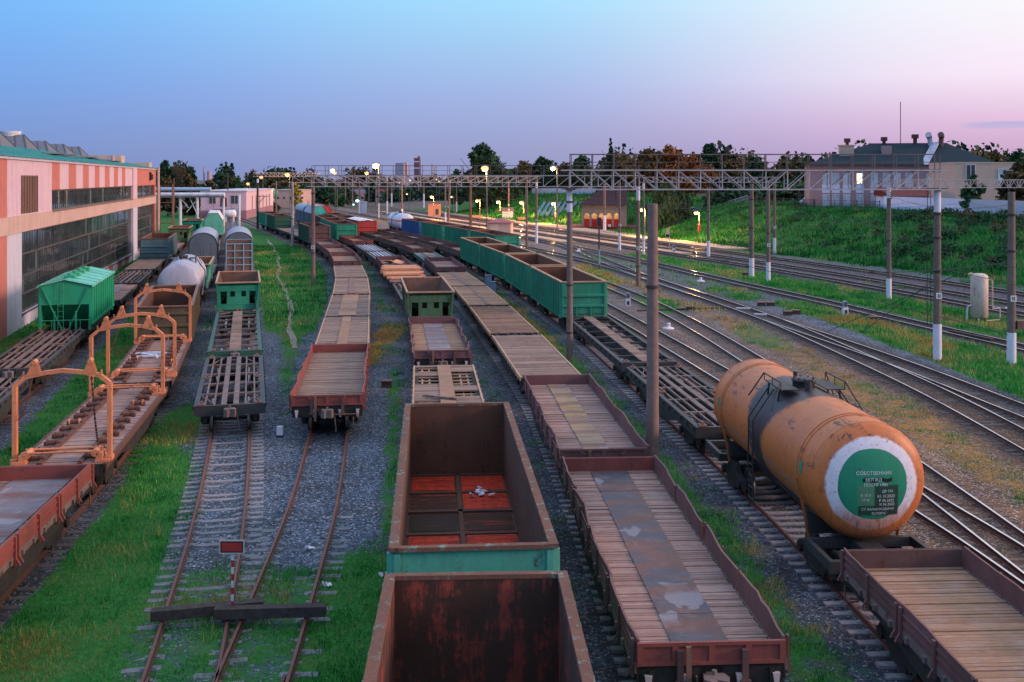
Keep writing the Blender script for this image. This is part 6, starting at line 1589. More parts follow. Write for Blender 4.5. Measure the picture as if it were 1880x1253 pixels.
m=MB(); x=px2x(1649,189)-cx; m.tube((x,0,11),(x,0,hz(188,189)),.07,6); m.obj('antenna_mast',M['black'],hro)
m=MB(); m.bar((X(1730)-cx+1.2,-.6,11.6),(X(1716)-cx-.6,-7.6,7.6),1.3,.08); m.obj('roof_flashing',M['silver'],hro)
X2=lambda px:px2x(px,158); z2=lambda py:px2z(py,158)-5.4
house('annex','pale brick flat roofed annex in front of the slate roof house',X2(1754),X2(1905),158,168,5.4,px2z(301,158),'brickp','brickp','flat',0,[(X2(1782)-X2(1829.5),z2(318),1.3,2.4,'glass','w','f'),(X2(1843)-X2(1829.5),z2(325),1.6,2.2,'glasspale','w','f')],'annex',0,.05)
t,_=house('red_roof_shed','low shed with dark red sloping roof behind the whitewashed wall',px2x(1640,170),px2x(1756,170),170,178,5.4,px2z(361,170),'whiteblue','roofred','shed',1.5,(),'shed',0,.3)
wp=[(58.6,168),(60.9,155.5),(62.2,146),(64.9,132),(67.5,115)]
M['brickw']=m_simple('whitewashed brick',(.42,.42,.50),.9,.2,6)
wt=thing('boundary_wall','whitewashed panel wall along the top of the grass bank at right','wall',(0,0,0))
for i,(a,b) in enumerate(zip(wp,wp[1:])):
    m=MB(); z=float(hh(np.array(a[0]),np.array(a[1]))); zb2=float(hh(np.array(b[0]),np.array(b[1])))
    m.bar((a[0],a[1],z+.8),(b[0],b[1],zb2+.8),.18,2.9); m.obj('wall_panel',M['whiteblue' if i!=2 else 'brickw'],wt)
def fence(name,label,pts,h,mat,step,solid=False,cat='fence'):
    t=thing(name,label,cat,(0,0,0))
    for a,b in zip(pts,pts[1:]):
        L=math.hypot(b[0]-a[0],b[1]-a[1]); za=float(hh(np.array(a[0]),np.array(a[1]))); zb=float(hh(np.array(b[0]),np.array(b[1])))
        m=MB()
        if solid: m.bar((a[0],a[1],za+h/2),(b[0],b[1],zb+h/2),.08,h)
        else:
            for q in (.3,.6,.95): m.bar((a[0],a[1],za+h*q),(b[0],b[1],zb+h*q),.05,.05)
            n=int(L/.35)
            for i in range(n): u=i/n; x=a[0]+(b[0]-a[0])*u; y=a[1]+(b[1]-a[1])*u; z=za+(zb-za)*u; m.bar((x,y,z),(x,y,z+h),.03,.03)
        m.obj('panel',M[mat],t)
        n=max(1,int(L/step)); 
        for i in range(n+1): u=i/n; x=a[0]+(b[0]-a[0])*u; y=a[1]+(b[1]-a[1])*u; z=za+(zb-za)*u; MB().box(x-.07,x+.07,y-.07,y+.07,z-.3,z+h+.1).obj('post',M['steel'],t)
fence('blue_fence','pale blue board fence on the bank behind the station',[(6,325),(16,312),(30,300)],2.2,'paleblue',4,True)
fence('railing_fence','thin dark railing fence along the bank top before the brick house',[(47,212),(51.5,182),(58.2,169)],1.5,'black',4)
fence('garden_fence','grey mesh fence between dark trees at the bank top',[(33,232),(44,222),(47,213)],1.8,'paleblue',4)
house('garage','small tan garage behind the parked car on the bank',px2x(1278,262),px2x(1312,262),262,270,5.6,px2z(354,262),'brickp','roofmar','gx',1.4,(),'garage',0,.3)
# parked car on the bank
def car(px,py,Y,label,mat,L=4.1):
    x=px2x(px,Y); z=float(hh(np.array(x),np.array(Y))); t=thing('parked_car',label,'car',(x,Y,z),.05,'cars parked on the bank')
    MB().prism([(-L/2,.35),(L/2,.35),(L/2,.85),(L/2-.5,.98),(L/2-1.1,1.0),(-L/2+.3,.98),(-L/2,.8)],-.85,.85,'y').obj('body',M[mat],t)
    MB().prism([(-L/2+.35,.985),(L/2-1.0,1.0),(L/2-1.8,1.5),(-L/2+.9,1.5)],-.76,.76,'y').obj('cabin',M['glass'],t)
    MB().box(-L/2+.95,L/2-1.85,-.74,.74,1.5,1.55).obj('roof',M[mat],t)
    for a in (-1.25,1.25):
        for s in (-.8,.8): MB().lathe([(-.1,0),(-.1,.31),(.1,.31),(.1,0)],16,'y',(a,s,.31)).obj('wheel',M['black'],t)
car(1274,368,232,'pale silver hatchback parked on the bank beside the willow','silver'); car(1492,380,200,'pale blue estate car parked behind the railing left of the brick house','paleblue',4.6)
# ---------------------------------------------------------------- upright tank, signals, cabinets and small things
x,Y=gp(1798,590); 
t=thing('upright_tank','upright rusty white cylindrical tank with side pipes','tank',(x,Y,0),0)
M['tankup']=m_paint('rust streaked white tank',(.56,.43,.37),.42,.6,rcol=(.32,.11,.05,1))
MB().lathe([(.25,.001),(.28,.5),(.35,.62),(3.3,.62),(3.42,.58),(3.55,.4),(3.6,.001)],30,'z').obj('tank_body',M['tankup'],t)
for a in range(3): q=a*2.1; MB().box(.5*math.cos(q)-.06,.5*math.cos(q)+.06,.5*math.sin(q)-.06,.5*math.sin(q)+.06,-.1,.3).obj('leg',M['tankup'],t)
MB().path([(.6,0,3.1),(.95,0,3.1),(.98,0,3.0),(.98,0,1.2),(1.0,0,.95),(1.55,0,.95),(1.55,0,.1),(.9,-.2,.08),(.3,-.5,.08)],.055,8).obj('pipe',M['tankup'],t)
MB().path([(-.6,0,1.2),(-.85,0,1.1),(-.92,0,.7),(-.92,0,-.1)],.07,8).obj('pipe',M['white'],t); MB().path([(1.95,0,1.0),(2.15,0,.9),(2.2,0,.3),(2.2,0,-.1)],.07,8).obj('pipe',M['white'],t)
MB().path([(-.45,0,3.3),(-.6,0,3.6),(-.85,0,3.45)],.07,8).obj('valve',M['cream'],t)
def dwarf(px,by,label,double=True):
    x,Y=gp(px,by); t=thing('dwarf_signal',label,'signal',(x,Y,0),R.uniform(-.2,.2),'dwarf shunting signals')
    MB().box(-.2,.2,-.16,.16,0,.62).obj('base',M['whitewash'],t); h=MB(); h.prism([(-.16,.64),(.16,.64),(.16,1.05),(0,1.16),(-.16,1.05)],-.14,.14,'y'); h.obj('signal_head',M['steelblue'],t)
    for z in (.78,.96): MB().tube((0,-.15,z),(0,-.27,z),.07,10).obj('hood',M['black'],t)
    MB().box(-.08,.10,-.20,-.161,.12,.42).obj('plate',M['letterdark'],t)
M['steelblue']=m_simple('blue grey signal case',(.20,.26,.32),.6,.2,6)
dwarf(1153,562,'dwarf signal with blue grey head near the green gondola end'); dwarf(1551.5,579,'dwarf signal beside the switch track in front of the bank'); dwarf(1237,464,'small dwarf signal on the far platform track')
def mush(px,by,label,s=1.0):
    x,Y=gp(px,by); m=MB(); m.lathe([(0,.42),(.05,.42),(.10,.30),(.13,.14),(.32,.14),(.34,.16),(.40,.16),(.42,0)],18,'z'); o=m.obj('shunting_light',M['whitewash'],None,(x,Y,0)); o.scale=(s,s,s); tag(o,label,'ground light','white ground lights between the rails')
mush(1227,604,'white mushroom shaped ground light between the bare tracks, nearest'); mush(1286.5,517,'white mushroom shaped ground light beyond the crossover'); mush(1062,462,'small white ground light near the signal post base')
def boxes(px,by,sz,label,mat,name='cabinet',cat='cabinet',grp=None,rz=0.0):
    x,Y=gp(px,by); m=MB(); m.box(-sz[0]/2,sz[0]/2,-sz[1]/2,sz[1]/2,-.1,sz[2]); t=thing(name,label,cat,(x,Y,0),rz,grp); m.obj('body',M[mat],t)
    MB().box(-sz[0]/2-.04,sz[0]/2+.04,-sz[1]/2-.04,sz[1]/2+.04,sz[2]+.002,sz[2]+.06).obj('lid',M['rim' if mat=='timber' else mat],t); return t
boxes(897,532,(.62,.5,1.35),'blue grey relay cabinet with tan lid beside plank flats, farther of two','steelblue'); boxes(905.5,540,(.5,.5,1.1),'blue grey relay cabinet beside plank flats, nearer of two','steelblue')
boxes(710,711,(.5,.35,.3),'small dark block with tan lid on gravel left of the broken wagon','timber','junction_block','block')
for i,(px,by,l) in enumerate(((1267,570,'dark junction box in the grass between the bare tracks'),(1398,562,'pale flat junction box beside the switch, left'),(1415,562,'small dark junction box beside the switch, right of the pale one'),(1446,579,'low dark switch box near the switch, left of two'),(1461,577,'low rusty switch box near the switch, right of two'),(1604,589,'low dark box on the grass beyond the switch'),(1368,506,'orange topped marker block beside the thick braced pole'))):
    boxes(px,by,(.62,.45,.28),l,'timber','junction_box','junction box','trackside junction boxes')
# switch machine rods
for i,(a,b,l) in enumerate((((1352,566),(1378,567),'pale switch rod pair between the shiny rails, left'),((1385,577),(1408,578),'pale switch rod pair between the shiny rails, right'))):
    p,q=gp(*a,.12),gp(*b,.12); tag(MB().bar((*p,.12),(*q,.12),.18,.1).obj('switch_rod',M['whitewash']),l,'switch rod','switch rods')
p,q=gp(1170,572),gp(1345,566); tag(MB().bar((*p,.05),(*q,.05),.22,.12).obj('cable_trough',M['timber']),'dark cable trough crossing the gravel to the switch','cable trough')
p,q=gp(1745,613),gp(1822,629); tag(MB().bar((*p,.12),(*q,.12),.3,.25).obj('rail_piece',M['timber']),'dark spare beam lying in the grass below the upright tank','beam')
# white bollard, buffer timbers, red board post
x,Y=gp(514,803); t=thing('white_marker_post','short white marker post with black foot between the rusty tracks','marker',(x,Y,0)); MB().box(-.12,.12,-.1,.1,.1,.45).obj('post',M['whitewash'],t); MB().box(-.13,.13,-.11,.11,-.1,.1).obj('foot',M['black'],t)
a,b=gp(277,1128,.34),gp(484,1110,.34); tag(MB().bar((*a,.32),(*b,.34),.28,.24).obj('timber_beam',M['timber']),'dark timber beam laid across the rusty rails, left of two','beam','timber beams across the rails')
a,b=gp(394,1127,.34),gp(598,1120,.34); tag(MB().bar((*a,.36),(*b,.34),.26,.24).obj('timber_beam',M['timber']),'dark timber beam laid across the rusty rails, right of two','beam','timber beams across the rails')
x,Y=gp(428,1112,.45); t=thing('stop_sign','red rectangular board on a red and white striped post','sign',(x,Y-.05,.42),0)
zt=px2z(1002,Y)-.42
for i in range(9): 
    z0=zt*i/9; MB().tube((0,0,z0),(0,0,z0+zt/9),.034,10).obj('post_band',M['redsign' if i%2==0 else 'white'],t)
s0=MB().box(-.27,.27,-.07,-.045,zt-.13,zt+.14).obj('board',M['letterdark'],t); MB().box(-.24,.24,-.076,-.071,zt-.10,zt+.11).obj('red_face',M['redsign'],s0)
for (u0,u1,v0,v1) in ((-.30,-.27,-.16,.17),(.27,.30,-.16,.17),(-.27,.27,-.16,-.13),(-.27,.27,.14,.17)): MB().box(u0,u1,-.078,-.045,zt+v0,zt+v1).obj('border',M['galv'],s0)
# dark colour light signal posts
def sigpost(px,by,top_py,label):
    x,Y=gp(px,by); t=thing('signal_post',label,'signal',(x,Y,0),0,'colour light signals'); H=px2z(top_py,Y)
    MB().tube((0,0,-.1),(0,0,H),.1,10).obj('post',M['black'],t); MB().tube((0,0,.5),(0,0,2.3),.115,10).obj('base_paint',M['steelblue'],t)
    MB().box(-.25,.25,-.15,.15,H-1.0,H).obj('signal_head',M['black'],t)
    for z in (.25,.5,.75): MB().tube((0,-.15,H-z),(0,-.33,H-z),.1,10).obj('hood',M['black'],t)
sigpost(1100,494,400,'dark slim signal post in front of the platform and station')
x,Y=gp(1229,462); t=thing('info_sign','pale notice board on a thin post at the platform end','sign',(x,Y,0)); MB().tube((0,0,0),(0,0,3.0),.05,8).obj('post',M['galv'],t); MB().box(-.55,.0,-.04,.04,2.0,3.4).obj('board',M['cream'],t); MB().box(-.52,-.03,-.05,-.041,2.1,2.5).obj('symbol',M['letterdark'],t)
for i,(px,by,l) in enumerate(((960,404,'wooden bench under the brightest small platform lamp'),(876,402,'orange bench near the dark lamp post on the platform'))):
    Y=258+i*14; x=px2x(px,Y); t=thing('bench',l,'bench',(x,Y,.33),0,'platform benches'); MB().box(-1.2,1.2,-.25,.25,.42,.5).obj('seat',M['lumber'],t); MB().box(-1.2,1.2,.25,.3,.55,.95).obj('backrest',M['lumber'],t)
    for s in (-1,1): MB().box(s*1.0-.05,s*1.0+.05,-.2,.25,0,.42).obj('leg',M['black'],t)
# litter on the ground
for i,(px,by,l) in enumerate(((603,1079,'crumpled white litter right of the red board post'),(703,1060,'white litter on grass left of the foreground gondola'),(1117,912,'white scrap on gravel right of the foreground gondola'),(1048,917,'white litter on gravel beside the teal gondola end'),(567,1010,'small pale litter between the rusty rails'))):
    x,Y=gp(px,by); m=MB()
    for j in range(6): m.obox((R.gauss(0,.07),R.gauss(0,.07),.04+.02*R.random()),(R.uniform(.05,.14),R.uniform(.04,.1),.025),R.random()*3,R.gauss(0,.5),R.gauss(0,.5))
    tag(m.obj('litter',M['litter'],None,(x,Y,.02)),l,'litter','scraps of litter on the ground')
# ---------------------------------------------------------------- trees
def leaf_cloud(n,blobs,size,rng,pw=1.0,droop=0.0):
    """quads scattered through and over ellipsoid blobs (cx,cy,cz,rx,ry,rz)"""
    w=np.array([b[3]*b[4]+b[5]*b[3] for b in blobs]); idx=rng.choice(len(blobs),n,p=w**pw/(w**pw).sum()); B=np.array(blobs)[idx]
    d=rng.normal(size=(n,3)); d/=np.linalg.norm(d,axis=1)[:,None]
    rad=np.where(rng.random(n)<.75,.72+.55*rng.random(n)**2.2,rng.random(n)**.5)[:,None]
    P=B[:,:3]+d*B[:,3:6]*rad
    a=rng.normal(size=(n,3)); a/=np.linalg.norm(a,axis=1)[:,None]; b=np.cross(a,rng.normal(size=(n,3))); b/=np.linalg.norm(b,axis=1)[:,None]
    s=(size*(.5+rng.random(n)))[:,None]
    if droop: b=b*.35+np.array([0,0,-1.0])*droop; 
    V=np.concatenate([P-a*s*.5-b*s*.5,P+a*s*.5-b*s*.35,P+a*s*.4+b*s*.5,P-a*s*.45+b*s*.45]); k=np.arange(n)
    Q=np.stack([k,k+n,k+2*n,k+3*n],1)
    ti=np.clip(rng.normal(.45,.22,n)+.18*np.sin(idx*2.3),0,1)
    return V,Q,ti
def crown_blobs(h,w,rng,n=14,low=.28,conic=0.0):
    n=int(n*1.9)
    out=[]
    for i in range(n):
        t=low+(1-low)*rng.random(); prof=math.sin(math.pi*min(1,max(.12,(t-low)/(1-low)*.86+.16))) if not conic else (1-t)*1.25
        q=rng.random()*6.28; r=w/2*prof*.80*math.sqrt(rng.random()); s=w*.5*(.20+.22*rng.random()**1.3)*(.6+.4*prof)
        out.append((r*math.cos(q),r*math.sin(q),h*t-s*.45*(t),s,s,s*.8))
    return out
def tree(px,top,wpx,Y,kind,label,seed,n=3200,shape='round',grp='trees around the yard',low=.25,base=None,trunk=.35,leaf=None,name='tree',low_abs=None):
    rng=np.random.default_rng(seed); x=px2x(px,Y); z0=float(hh(np.array(x),np.array(Y))) if base is None else base
    h=px2z(top,Y)-z0; w=wpx*Y/F; t=thing(name,label,'tree',(x,Y,z0),rng.random()*6,grp)
    m=MB(); m.tube((0,0,-.3),(rng.normal()*.2,rng.normal()*.2,h*.45),trunk*(h/14),9,trunk*.6*(h/14)); 
    for i in range(7):
        q=rng.random()*6.28; zz=h*(.25+.4*rng.random()); m.tube((0,0,zz*.7),(math.cos(q)*w*.3,math.sin(q)*w*.3,min(h*.92,zz+h*.25)),.09*h/10,6,.03*h/10)
    m.obj('trunk',M['bark'],t)
    if shape=='spruce':
        bl=[]
        lv=11
        for i in range(lv):
            tt=i/(lv-1); r=w/2*(1-tt)*.95+.15; zc=h*(.12+.86*tt); k=max(3,int(9*(1-tt)+2))
            for j in range(k): q=6.28*j/k+rng.random()*.6; rr=r*(.55+.5*rng.random()); bl.append((math.cos(q)*rr*.55,math.sin(q)*rr*.55,zc-rr*.10,rr*.5,rr*.5,h*.045+.15))
        V,Q,ti=leaf_cloud(n,bl,(leaf or .45)*.8,rng,.62)
    elif shape=='willow':
        bl=crown_blobs(h,w,rng,16,.25); V,Q,ti=leaf_cloud(n,bl,leaf or .5,rng,droop=1.5)
    elif shape=='bare':
        m2=MB()
        for i in range(120):
            q=rng.random()*6.28; r=w*.5*rng.random(); z1=h*(.45+.55*rng.random()); p=(math.cos(q)*r*.4,math.sin(q)*r*.4,z1*.6); m2.tube(p,(math.cos(q)*r,math.sin(q)*r,z1),.05,4,.02)
        m2.obj('twig',M['bark'],t); V,Q,ti=leaf_cloud(n//4,crown_blobs(h,w,rng,12,.3),leaf or .4,rng)
    else:
        bl=crown_blobs(h,w,rng,20,low); V,Q,ti=leaf_cloud(n,bl,leaf or max(.32,w*.045),rng)
    link('crown',np_mesh('crown',V,Q,M[kind],tint=ti),t)
    return t
tree(885,267,134,320,'leafdark','big round dark tree behind the brightest orange floodlight',1,6500,leaf=.8,low=.12)
tree(838,312,44,330,'leafgreen','small green tree at the left foot of the big round tree',2,1500,leaf=.6)
tree(962,298,78,345,'leafolive','olive tree right of the big round tree',3,2400,leaf=.7)
tree(995,291,94,350,'leafdark','dark broad tree behind the bright floodlight right of centre',4,2800,leaf=.75)
tree(1035,298,67,355,'leafolive','small olive tree just left of the nearest gantry end',5,1800,leaf=.65)
tree(1069,288,70,330,'leafdark','dark ragged tree seen through the left end of the nearest gantry',6,2200,leaf=.6)
tree(1121,257,58,286,'leafblue','tall pointed spruce behind the station roof',7,5200,'spruce',leaf=.5,name='spruce_tree')
tree(1160,288,59,300,'leafolive','low olive tree right of the spruce',8,1500,leaf=.55)
tree(1190,274,81,270,'leafolive','olive brown tree left of the tallest orange one',9,2600,leaf=.6)
tree(1228,267,97,275,'leaforange','tall orange autumn tree behind the gantry',10,3200,leaf=.6)
tree(1272,283,89,262,'leaforange','broad bright orange autumn tree right of the tall one',11,3000,leaf=.55)
tree(1303,265,75,280,'leafdark','dark blue green tree under the two roof ducts on the skyline',12,2600,leaf=.55)
tree(1335,283,75,285,'leafolive','brownish tree right of the dark skyline tree',13,2000,leaf=.6)
tree(1386,290,62,270,'leafdark','dark low tree in the middle of the nearest gantry span',14,1700,leaf=.6)
tree(1440,288,48,280,'leafolive','slim olive tree left of the dark domed one',15,1300,leaf=.6)
tree(1484,289,67,265,'leafdark','dark domed tree left of the slate roof house',16,2000,leaf=.6)
tree(1520,300,54,262,'leaforange','low orange tree touching the left end of the slate roof',17,1400,leaf=.5)
tree(1224,340,113,205,'leafdark','dark weeping willow right of the station',18,6500,'willow',leaf=.45,base=.3,name='willow_tree')
tree(1345,342,121,225,'leafdark','dark spreading tree on the bank behind the thick braced pole',19,4200,leaf=.55,low=.05)
tree(1430,335,132,232,'leafgreen','broad green tree on the bank under the nearest gantry',20,4200,leaf=.55,low=.05)
tree(1490,338,81,228,'leafdark','dark tree at the left wall of the brick house',21,2400,leaf=.5,low=.05)
tree(1788,322,50,146,'leafgreen','young leafy tree growing against the pale brick annex',22,2200,leaf=.32,low=.12)
tree(1872,300,94,140,'leafolive','leafy tree at the right edge before the pale brick annex',23,3600,leaf=.36,low=.15)
tree(1820,274,72,230,'leafolive','ragged tree behind the right end of the slate roof',24,2600,leaf=.5); tree(1868,276,61,240,'leafgreen','green tree on the skyline at the right edge',25,2200,leaf=.5)
tree(303,296,44,360,'leafdark','dark thin topped tree behind the factory corner',26,1800,leaf=.6); tree(322,297,44,365,'leafolive','reddish half bare tree left of the bare pale one',27,2200,'bare'); tree(338,300,44,360,'leafolive','half bare pale tree beyond the factory corner',28,1800,'bare'); tree(352,308,39,350,'leafdark','round dark tree beyond the factory corner',29,2000,leaf=.6)
tree(308,322,50,300,'leafolive','low brownish bushy tree right behind the scaffold tower',30,2000,leaf=.6,low=.05); tree(345,322,61,310,'leafolive','low brownish bushy tree above the pipe bridge',31,2200,leaf=.6,low=.05); tree(385,330,44,330,'leafolive','low olive tree left of the thin black mast',32,1600,leaf=.6,low=.05)
tree(467,312,35,420,'leafdark','dark round tree on the left skyline by the reddish lamp',33,1400,leaf=.8,low=.1); tree(405,322,37,430,'leafdark','small dark tree above the pink office roof',34,1200,leaf=.8,low=.1)
tree(436,326,44,400,'leafgreen','low green tree right of the thin black mast',35,1400,leaf=.8,low=.05); tree(499,372,39,345,'leafdark','dark bush left of the beige building',36,1500,leaf=.5,low=.0,trunk=.2)
tree(544,337,24,380,'leafyellow','small yellow tree by the mottled pole',37,900,leaf=.6,low=.1); tree(592,346,48,420,'leafdark','dark tree behind the brown grass strip pole',38,1500,leaf=.8,low=.05); tree(620,352,33,400,'leafgreen','green bush tree above the teal ended boxcar',39,1100,leaf=.7,low=.05)
# far woods on the skyline
def belt(name,label,x0,x1,Y,h0,h1,n,kind,size,seed,zb=0.0):
    rng=np.random.default_rng(seed); k=int(abs(x1-x0)/4.5); bl=[]
    for i in range(k):
        x=x0+(x1-x0)*rng.random(); h=h0+(h1-h0)*rng.random()**1.5; r=4+4*rng.random(); y=Y+rng.random()*60
        bl.append((x,y,zb+h*.5,r,r,h*.55))
    V,Q,ti=leaf_cloud(n,bl,size,rng); tag(link(name,np_mesh(name,V,Q,M[kind],tint=ti)),label,'woods',kind='stuff')
belt('far_woods','dark far woods along the left skyline',-330,-120,640,9,18,24000,'leafdark',1.6,51)
belt('far_woods','olive far woods in the middle of the skyline',-150,110,560,8,15,24000,'leafolive',1.4,52)
belt('far_woods','dark woods behind the bank trees on the right skyline',40,300,400,13,19,26000,'leafdark',1.4,53,3)
belt('far_woods','olive woods between the bank trees on the right skyline',20,190,330,11,15,24000,'leafolive',1.0,54,4)
belt('far_woods','dark bushes beyond the far curve of the yard',-120,0,440,4,9,12000,'leafdark',1.0,55)
def weeds():
    rng=np.random.default_rng(77); bl=[]
    for i in range(170):
        px=1640+260*rng.random(); Y=112+rng.random()*42; x=px2x(px,Y)
        d=x-float(hillbase(np.array(Y)))
        if d<3 or d>20: continue
        z=float(hh(np.array(x),np.array(Y))); r=.4+.6*rng.random(); bl.append((x,Y,z+r*.5,r*1.2,r*1.2,r*.8))
    for i in range(120):
        Y=130+rng.random()*80; d=4+rng.random()*20; x=float(hillbase(np.array(Y)))+d; z=float(hh(np.array(x),np.array(Y))); r=.3+.4*rng.random(); bl.append((x,Y,z+r*.3,r*1.3,r*1.3,r*.6))
    for kind,nn,a in (('leafolive',3500,bl[::4]),('leafgreen',9000,bl[1::2])):
        V,Q,ti=leaf_cloud(nn,a,.20,rng); tag(link('bank_weeds',np_mesh('bank_weeds',V,Q,M[kind],tint=ti)),'bushes and tall weeds growing on the grass bank','weeds',kind='stuff')
weeds()
# ---------------------------------------------------------------- distant town
M['haze1']=m_simple('far bluish concrete',(.23,.24,.32),.9,.1,.2); M['haze2']=m_simple('far pinkish concrete',(.42,.27,.29),.9,.1,.2); M['haze3']=m_simple('far dark brick',(.12,.085,.11),.9,.15,.2); M['farwhite']=m_simple('far white cladding',(.55,.48,.55),.9,.1,.2)
def far(name,label,pa,pb,top,Y,mat,z0=0.0,cat='building',roof='flat',wins=0):
    t,_=house(name,label,px2x(pa,Y),px2x(pb,Y),Y,Y+20,z0,px2z(top,Y),mat,mat,'flat',0,[],cat,0,.0)
    return t
far('tower_block','grey blue distant tower block',726,741,300,1500,'haze1'); far('tower_block','slim pinkish distant tower beside the grey blue one',741,747,299,1520,'haze2')
t=far('tower_block','dark distant tower with red white banded top',760,770,291,1400,'haze3')
w_=px2x(770,1400)-px2x(760,1400)
for i in range(4): MB().box(-w_/2-.1,w_/2+.1,-10.2,-10.01,36-i*4.2,37.6-i*4.2).obj('band',M['farwhite' if i%2 else 'redsign'],t)
MB().box(w_*.15,w_*.5,-6,-2,px2z(291,1400),px2z(287,1400)).obj('roof_mast',M['haze3'],t)
for px,top,l in ((793.5,301,'thin dark distant mast right of the banded tower'),(374.5,307,'thin pink striped chimney on the left skyline'),(384,315,'short pink silo tower beside the striped chimney')): 
    t=thing('chimney_stack',l,'chimney',(px2x(px,1300),1300,0)); MB().tube((0,0,0),(0,0,px2z(top,1300)),1.3 if top<312 else 2.6,10,.9 if top<312 else 2.4).obj('stack',M['haze2'],t)
for i,(a,b,top,Y,mt,l) in enumerate(((388,416,328,900,'farwhite','long low white building behind the pink office'),(392,410,336,620,'haze2','low pink shed among trees above the pink office'),(500,562,320,950,'haze2','long pinkish factory on the left skyline'),(505,530,317,960,'farwhite','pale block rising from the pinkish skyline factory'),(630,690,346,520,'farwhite','long white shed behind the far pole rows'),(580,628,338,640,'haze1','bluish low building above the mottled pole gantry'),(655,672,311,1200,'haze2','small pale far tower left of the brightest white floodlight'),(725,745,345,560,'haze1','small grey gable shed left of the dark far sheds'),(750,768,344,540,'farwhite','pale gable house beside the dark green sheds'),(765,782,349,500,'darkgreen','dark green shed in the far middle'),(798,812,350,480,'paleblue','small blue building above the orange hut'),(640,665,356,470,'brickp','low brick building beyond the teal ended boxcar'),(690,720,352,470,'haze2','low pinkish shed behind the far pole rows'),(585,593,362,420,'cream','tiny cream hut on the far grass left of the boxcars'))):
    t,_=house('far_building',l,px2x(a,Y),px2x(b,Y),Y,Y+15,0,px2z(top,Y)-.5,mt,'haze3' if i%3 else 'roofred','gx' if i>6 else 'flat',1.6,[(u*3.0,px2z(top,Y)*.55,1.2,1.1,'glass','n','f') for u in range(-2,3)] if b-a>14 else (),'building',0,.3,None,'far buildings of the town')
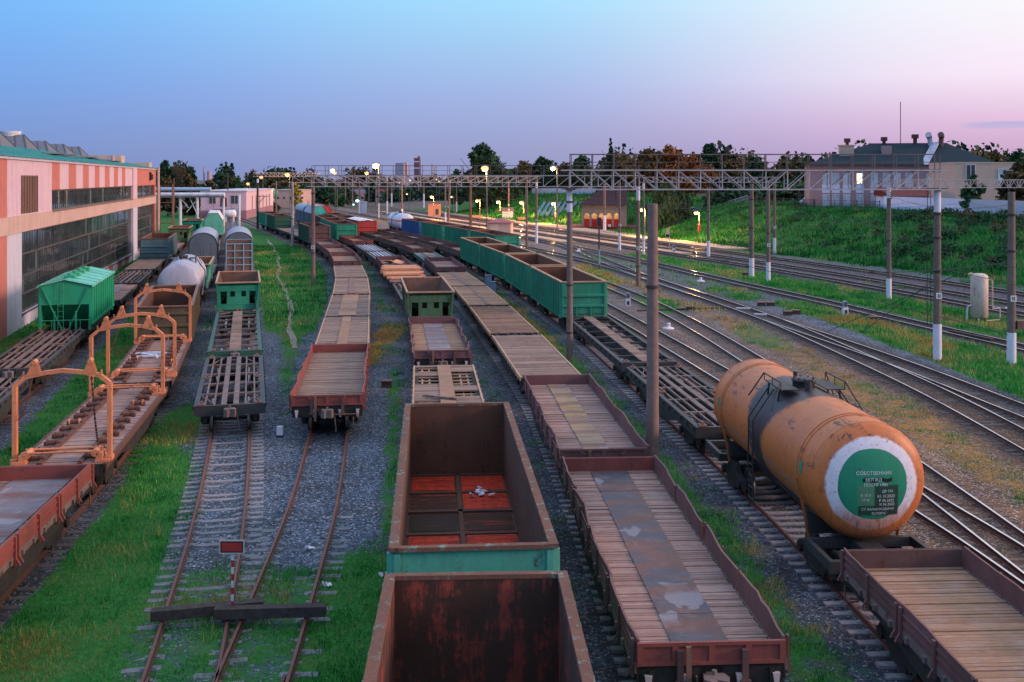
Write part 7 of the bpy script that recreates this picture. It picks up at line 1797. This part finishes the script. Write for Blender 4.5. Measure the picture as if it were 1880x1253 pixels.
# ---------------------------------------------------------------- world, sun, camera
def make_world():
    w=bpy.data.worlds.new('World'); bpy.context.scene.world=w; w.use_nodes=True; nt=w.node_tree; nt.nodes.clear()
    N=lambda t,**k:(lambda n:([setattr(n,a,b) for a,b in k.items()],n)[1])(nt.nodes.new(t)); L=nt.links.new
    out=N('ShaderNodeOutputWorld'); bg=N('ShaderNodeBackground'); L(bg.outputs[0],out.inputs[0])
    tc=N('ShaderNodeTexCoord'); sp=N('ShaderNodeSeparateXYZ'); L(tc.outputs['Generated'],sp.inputs[0])
    az=N('ShaderNodeMath',operation='ARCTAN2'); L(sp.outputs[0],az.inputs[0]); L(sp.outputs[1],az.inputs[1])
    def ramp(st):
        r=N('ShaderNodeValToRGB'); e=r.color_ramp.elements
        while len(e)<len(st): e.new(0.5)
        for k,(p,c) in zip(e,st): k.position=p; k.color=lin(*c)
        L(sp.outputs[2],r.inputs[0]); return r.outputs[0]
    Lr=ramp([(0,(122,142,198)),(.03,(126,152,208)),(.08,(122,166,232)),(.165,(122,190,255)),(.4,(150,198,255)),(1,(205,215,245))])
    Mr=ramp([(0,(150,154,196)),(.03,(158,163,205)),(.08,(165,184,230)),(.165,(168,224,255)),(.4,(205,228,255)),(1,(205,215,245))])
    Rr=ramp([(0,(182,152,190)),(.022,(202,169,206)),(.05,(228,192,223)),(.09,(250,233,248)),(.165,(251,252,255)),(.4,(255,246,240)),(1,(205,215,245))])
    def mr(v,a,b):
        m=N('ShaderNodeMapRange'); m.interpolation_type='SMOOTHSTEP'; L(v,m.inputs[0]); m.inputs[1].default_value=a; m.inputs[2].default_value=b; return m.outputs[0]
    def mix(f,a,b):
        m=N('ShaderNodeMix'); m.data_type='RGBA'; L(f,m.inputs[0]); L(a,m.inputs[6]); L(b,m.inputs[7]); return m.outputs[2]
    c=mix(mr(az.outputs[0],-.52,.06),Lr,Mr); c=mix(mr(az.outputs[0],-.02,.47),c,Rr); c=mix(mr(az.outputs[0],1.9,3.0),c,Lr)
    # one thin blue cloud bank low over the roof on the right
    mp=N('ShaderNodeMapping'); L(tc.outputs['Generated'],mp.inputs[0]); mp.inputs['Scale'].default_value=(3,3,60)
    nz=N('ShaderNodeTexNoise'); L(mp.outputs[0],nz.inputs['Vector']); nz.inputs['Scale'].default_value=2.2; nz.inputs['Detail'].default_value=5
    def gauss(v,mu,sd):
        a=N('ShaderNodeMath',operation='SUBTRACT'); L(v,a.inputs[0]); a.inputs[1].default_value=mu
        b=N('ShaderNodeMath',operation='DIVIDE'); L(a.outputs[0],b.inputs[0]); b.inputs[1].default_value=sd
        d=N('ShaderNodeMath',operation='MULTIPLY'); L(b.outputs[0],d.inputs[0]); L(b.outputs[0],d.inputs[1])
        e=N('ShaderNodeMath',operation='SUBTRACT'); e.inputs[0].default_value=1; L(d.outputs[0],e.inputs[1]); e.use_clamp=True; return e.outputs[0]
    m1=N('ShaderNodeMath',operation='MULTIPLY'); L(gauss(sp.outputs[2],.0455,.0035),m1.inputs[0]); L(gauss(az.outputs[0],.445,.05),m1.inputs[1])
    m2=N('ShaderNodeMath',operation='MULTIPLY'); L(m1.outputs[0],m2.inputs[0]); L(mr(nz.outputs[0],.2,.6),m2.inputs[1])
    rgb=N('ShaderNodeRGB'); rgb.outputs[0].default_value=lin(150,172,220)
    c=mix(m2.outputs[0],c,rgb.outputs[0])
    up=N('ShaderNodeMath',operation='MULTIPLY_ADD'); L(mr(sp.outputs[2],.2,.55),up.inputs[0]); up.inputs[1].default_value=0.55; up.inputs[2].default_value=WSTR
    L(c,bg.inputs[0]); L(up.outputs[0],bg.inputs[1])
WSTR=1.0
make_world()
sun=bpy.data.lights.new('sun','SUN'); sun.energy=3.3; sun.angle=math.radians(14); sun.color=(1,.60,.47)
so=bpy.data.objects.new('sun',sun); C.objects.link(so)
azs,els=math.radians(98),math.radians(17)
d=Vector((math.sin(azs)*math.cos(els),math.cos(azs)*math.cos(els),math.sin(els)))
so.rotation_euler=d.to_track_quat('Z','Y').to_euler(); so.location=(60,0,60)
cam=bpy.data.cameras.new('camera'); co=bpy.data.objects.new('camera',cam); C.objects.link(co)
co.location=(0,0,CAMZ); co.rotation_euler=(math.radians(90),0,0)
cam.sensor_width=36; cam.lens=36*F/1880; cam.shift_y=-(626.5-HY)/1880; cam.clip_end=12000; cam.clip_start=.1
S=bpy.context.scene; S.camera=co
S.view_settings.view_transform='Standard'; S.view_settings.look='None'; S.view_settings.exposure=0; S.view_settings.gamma=1
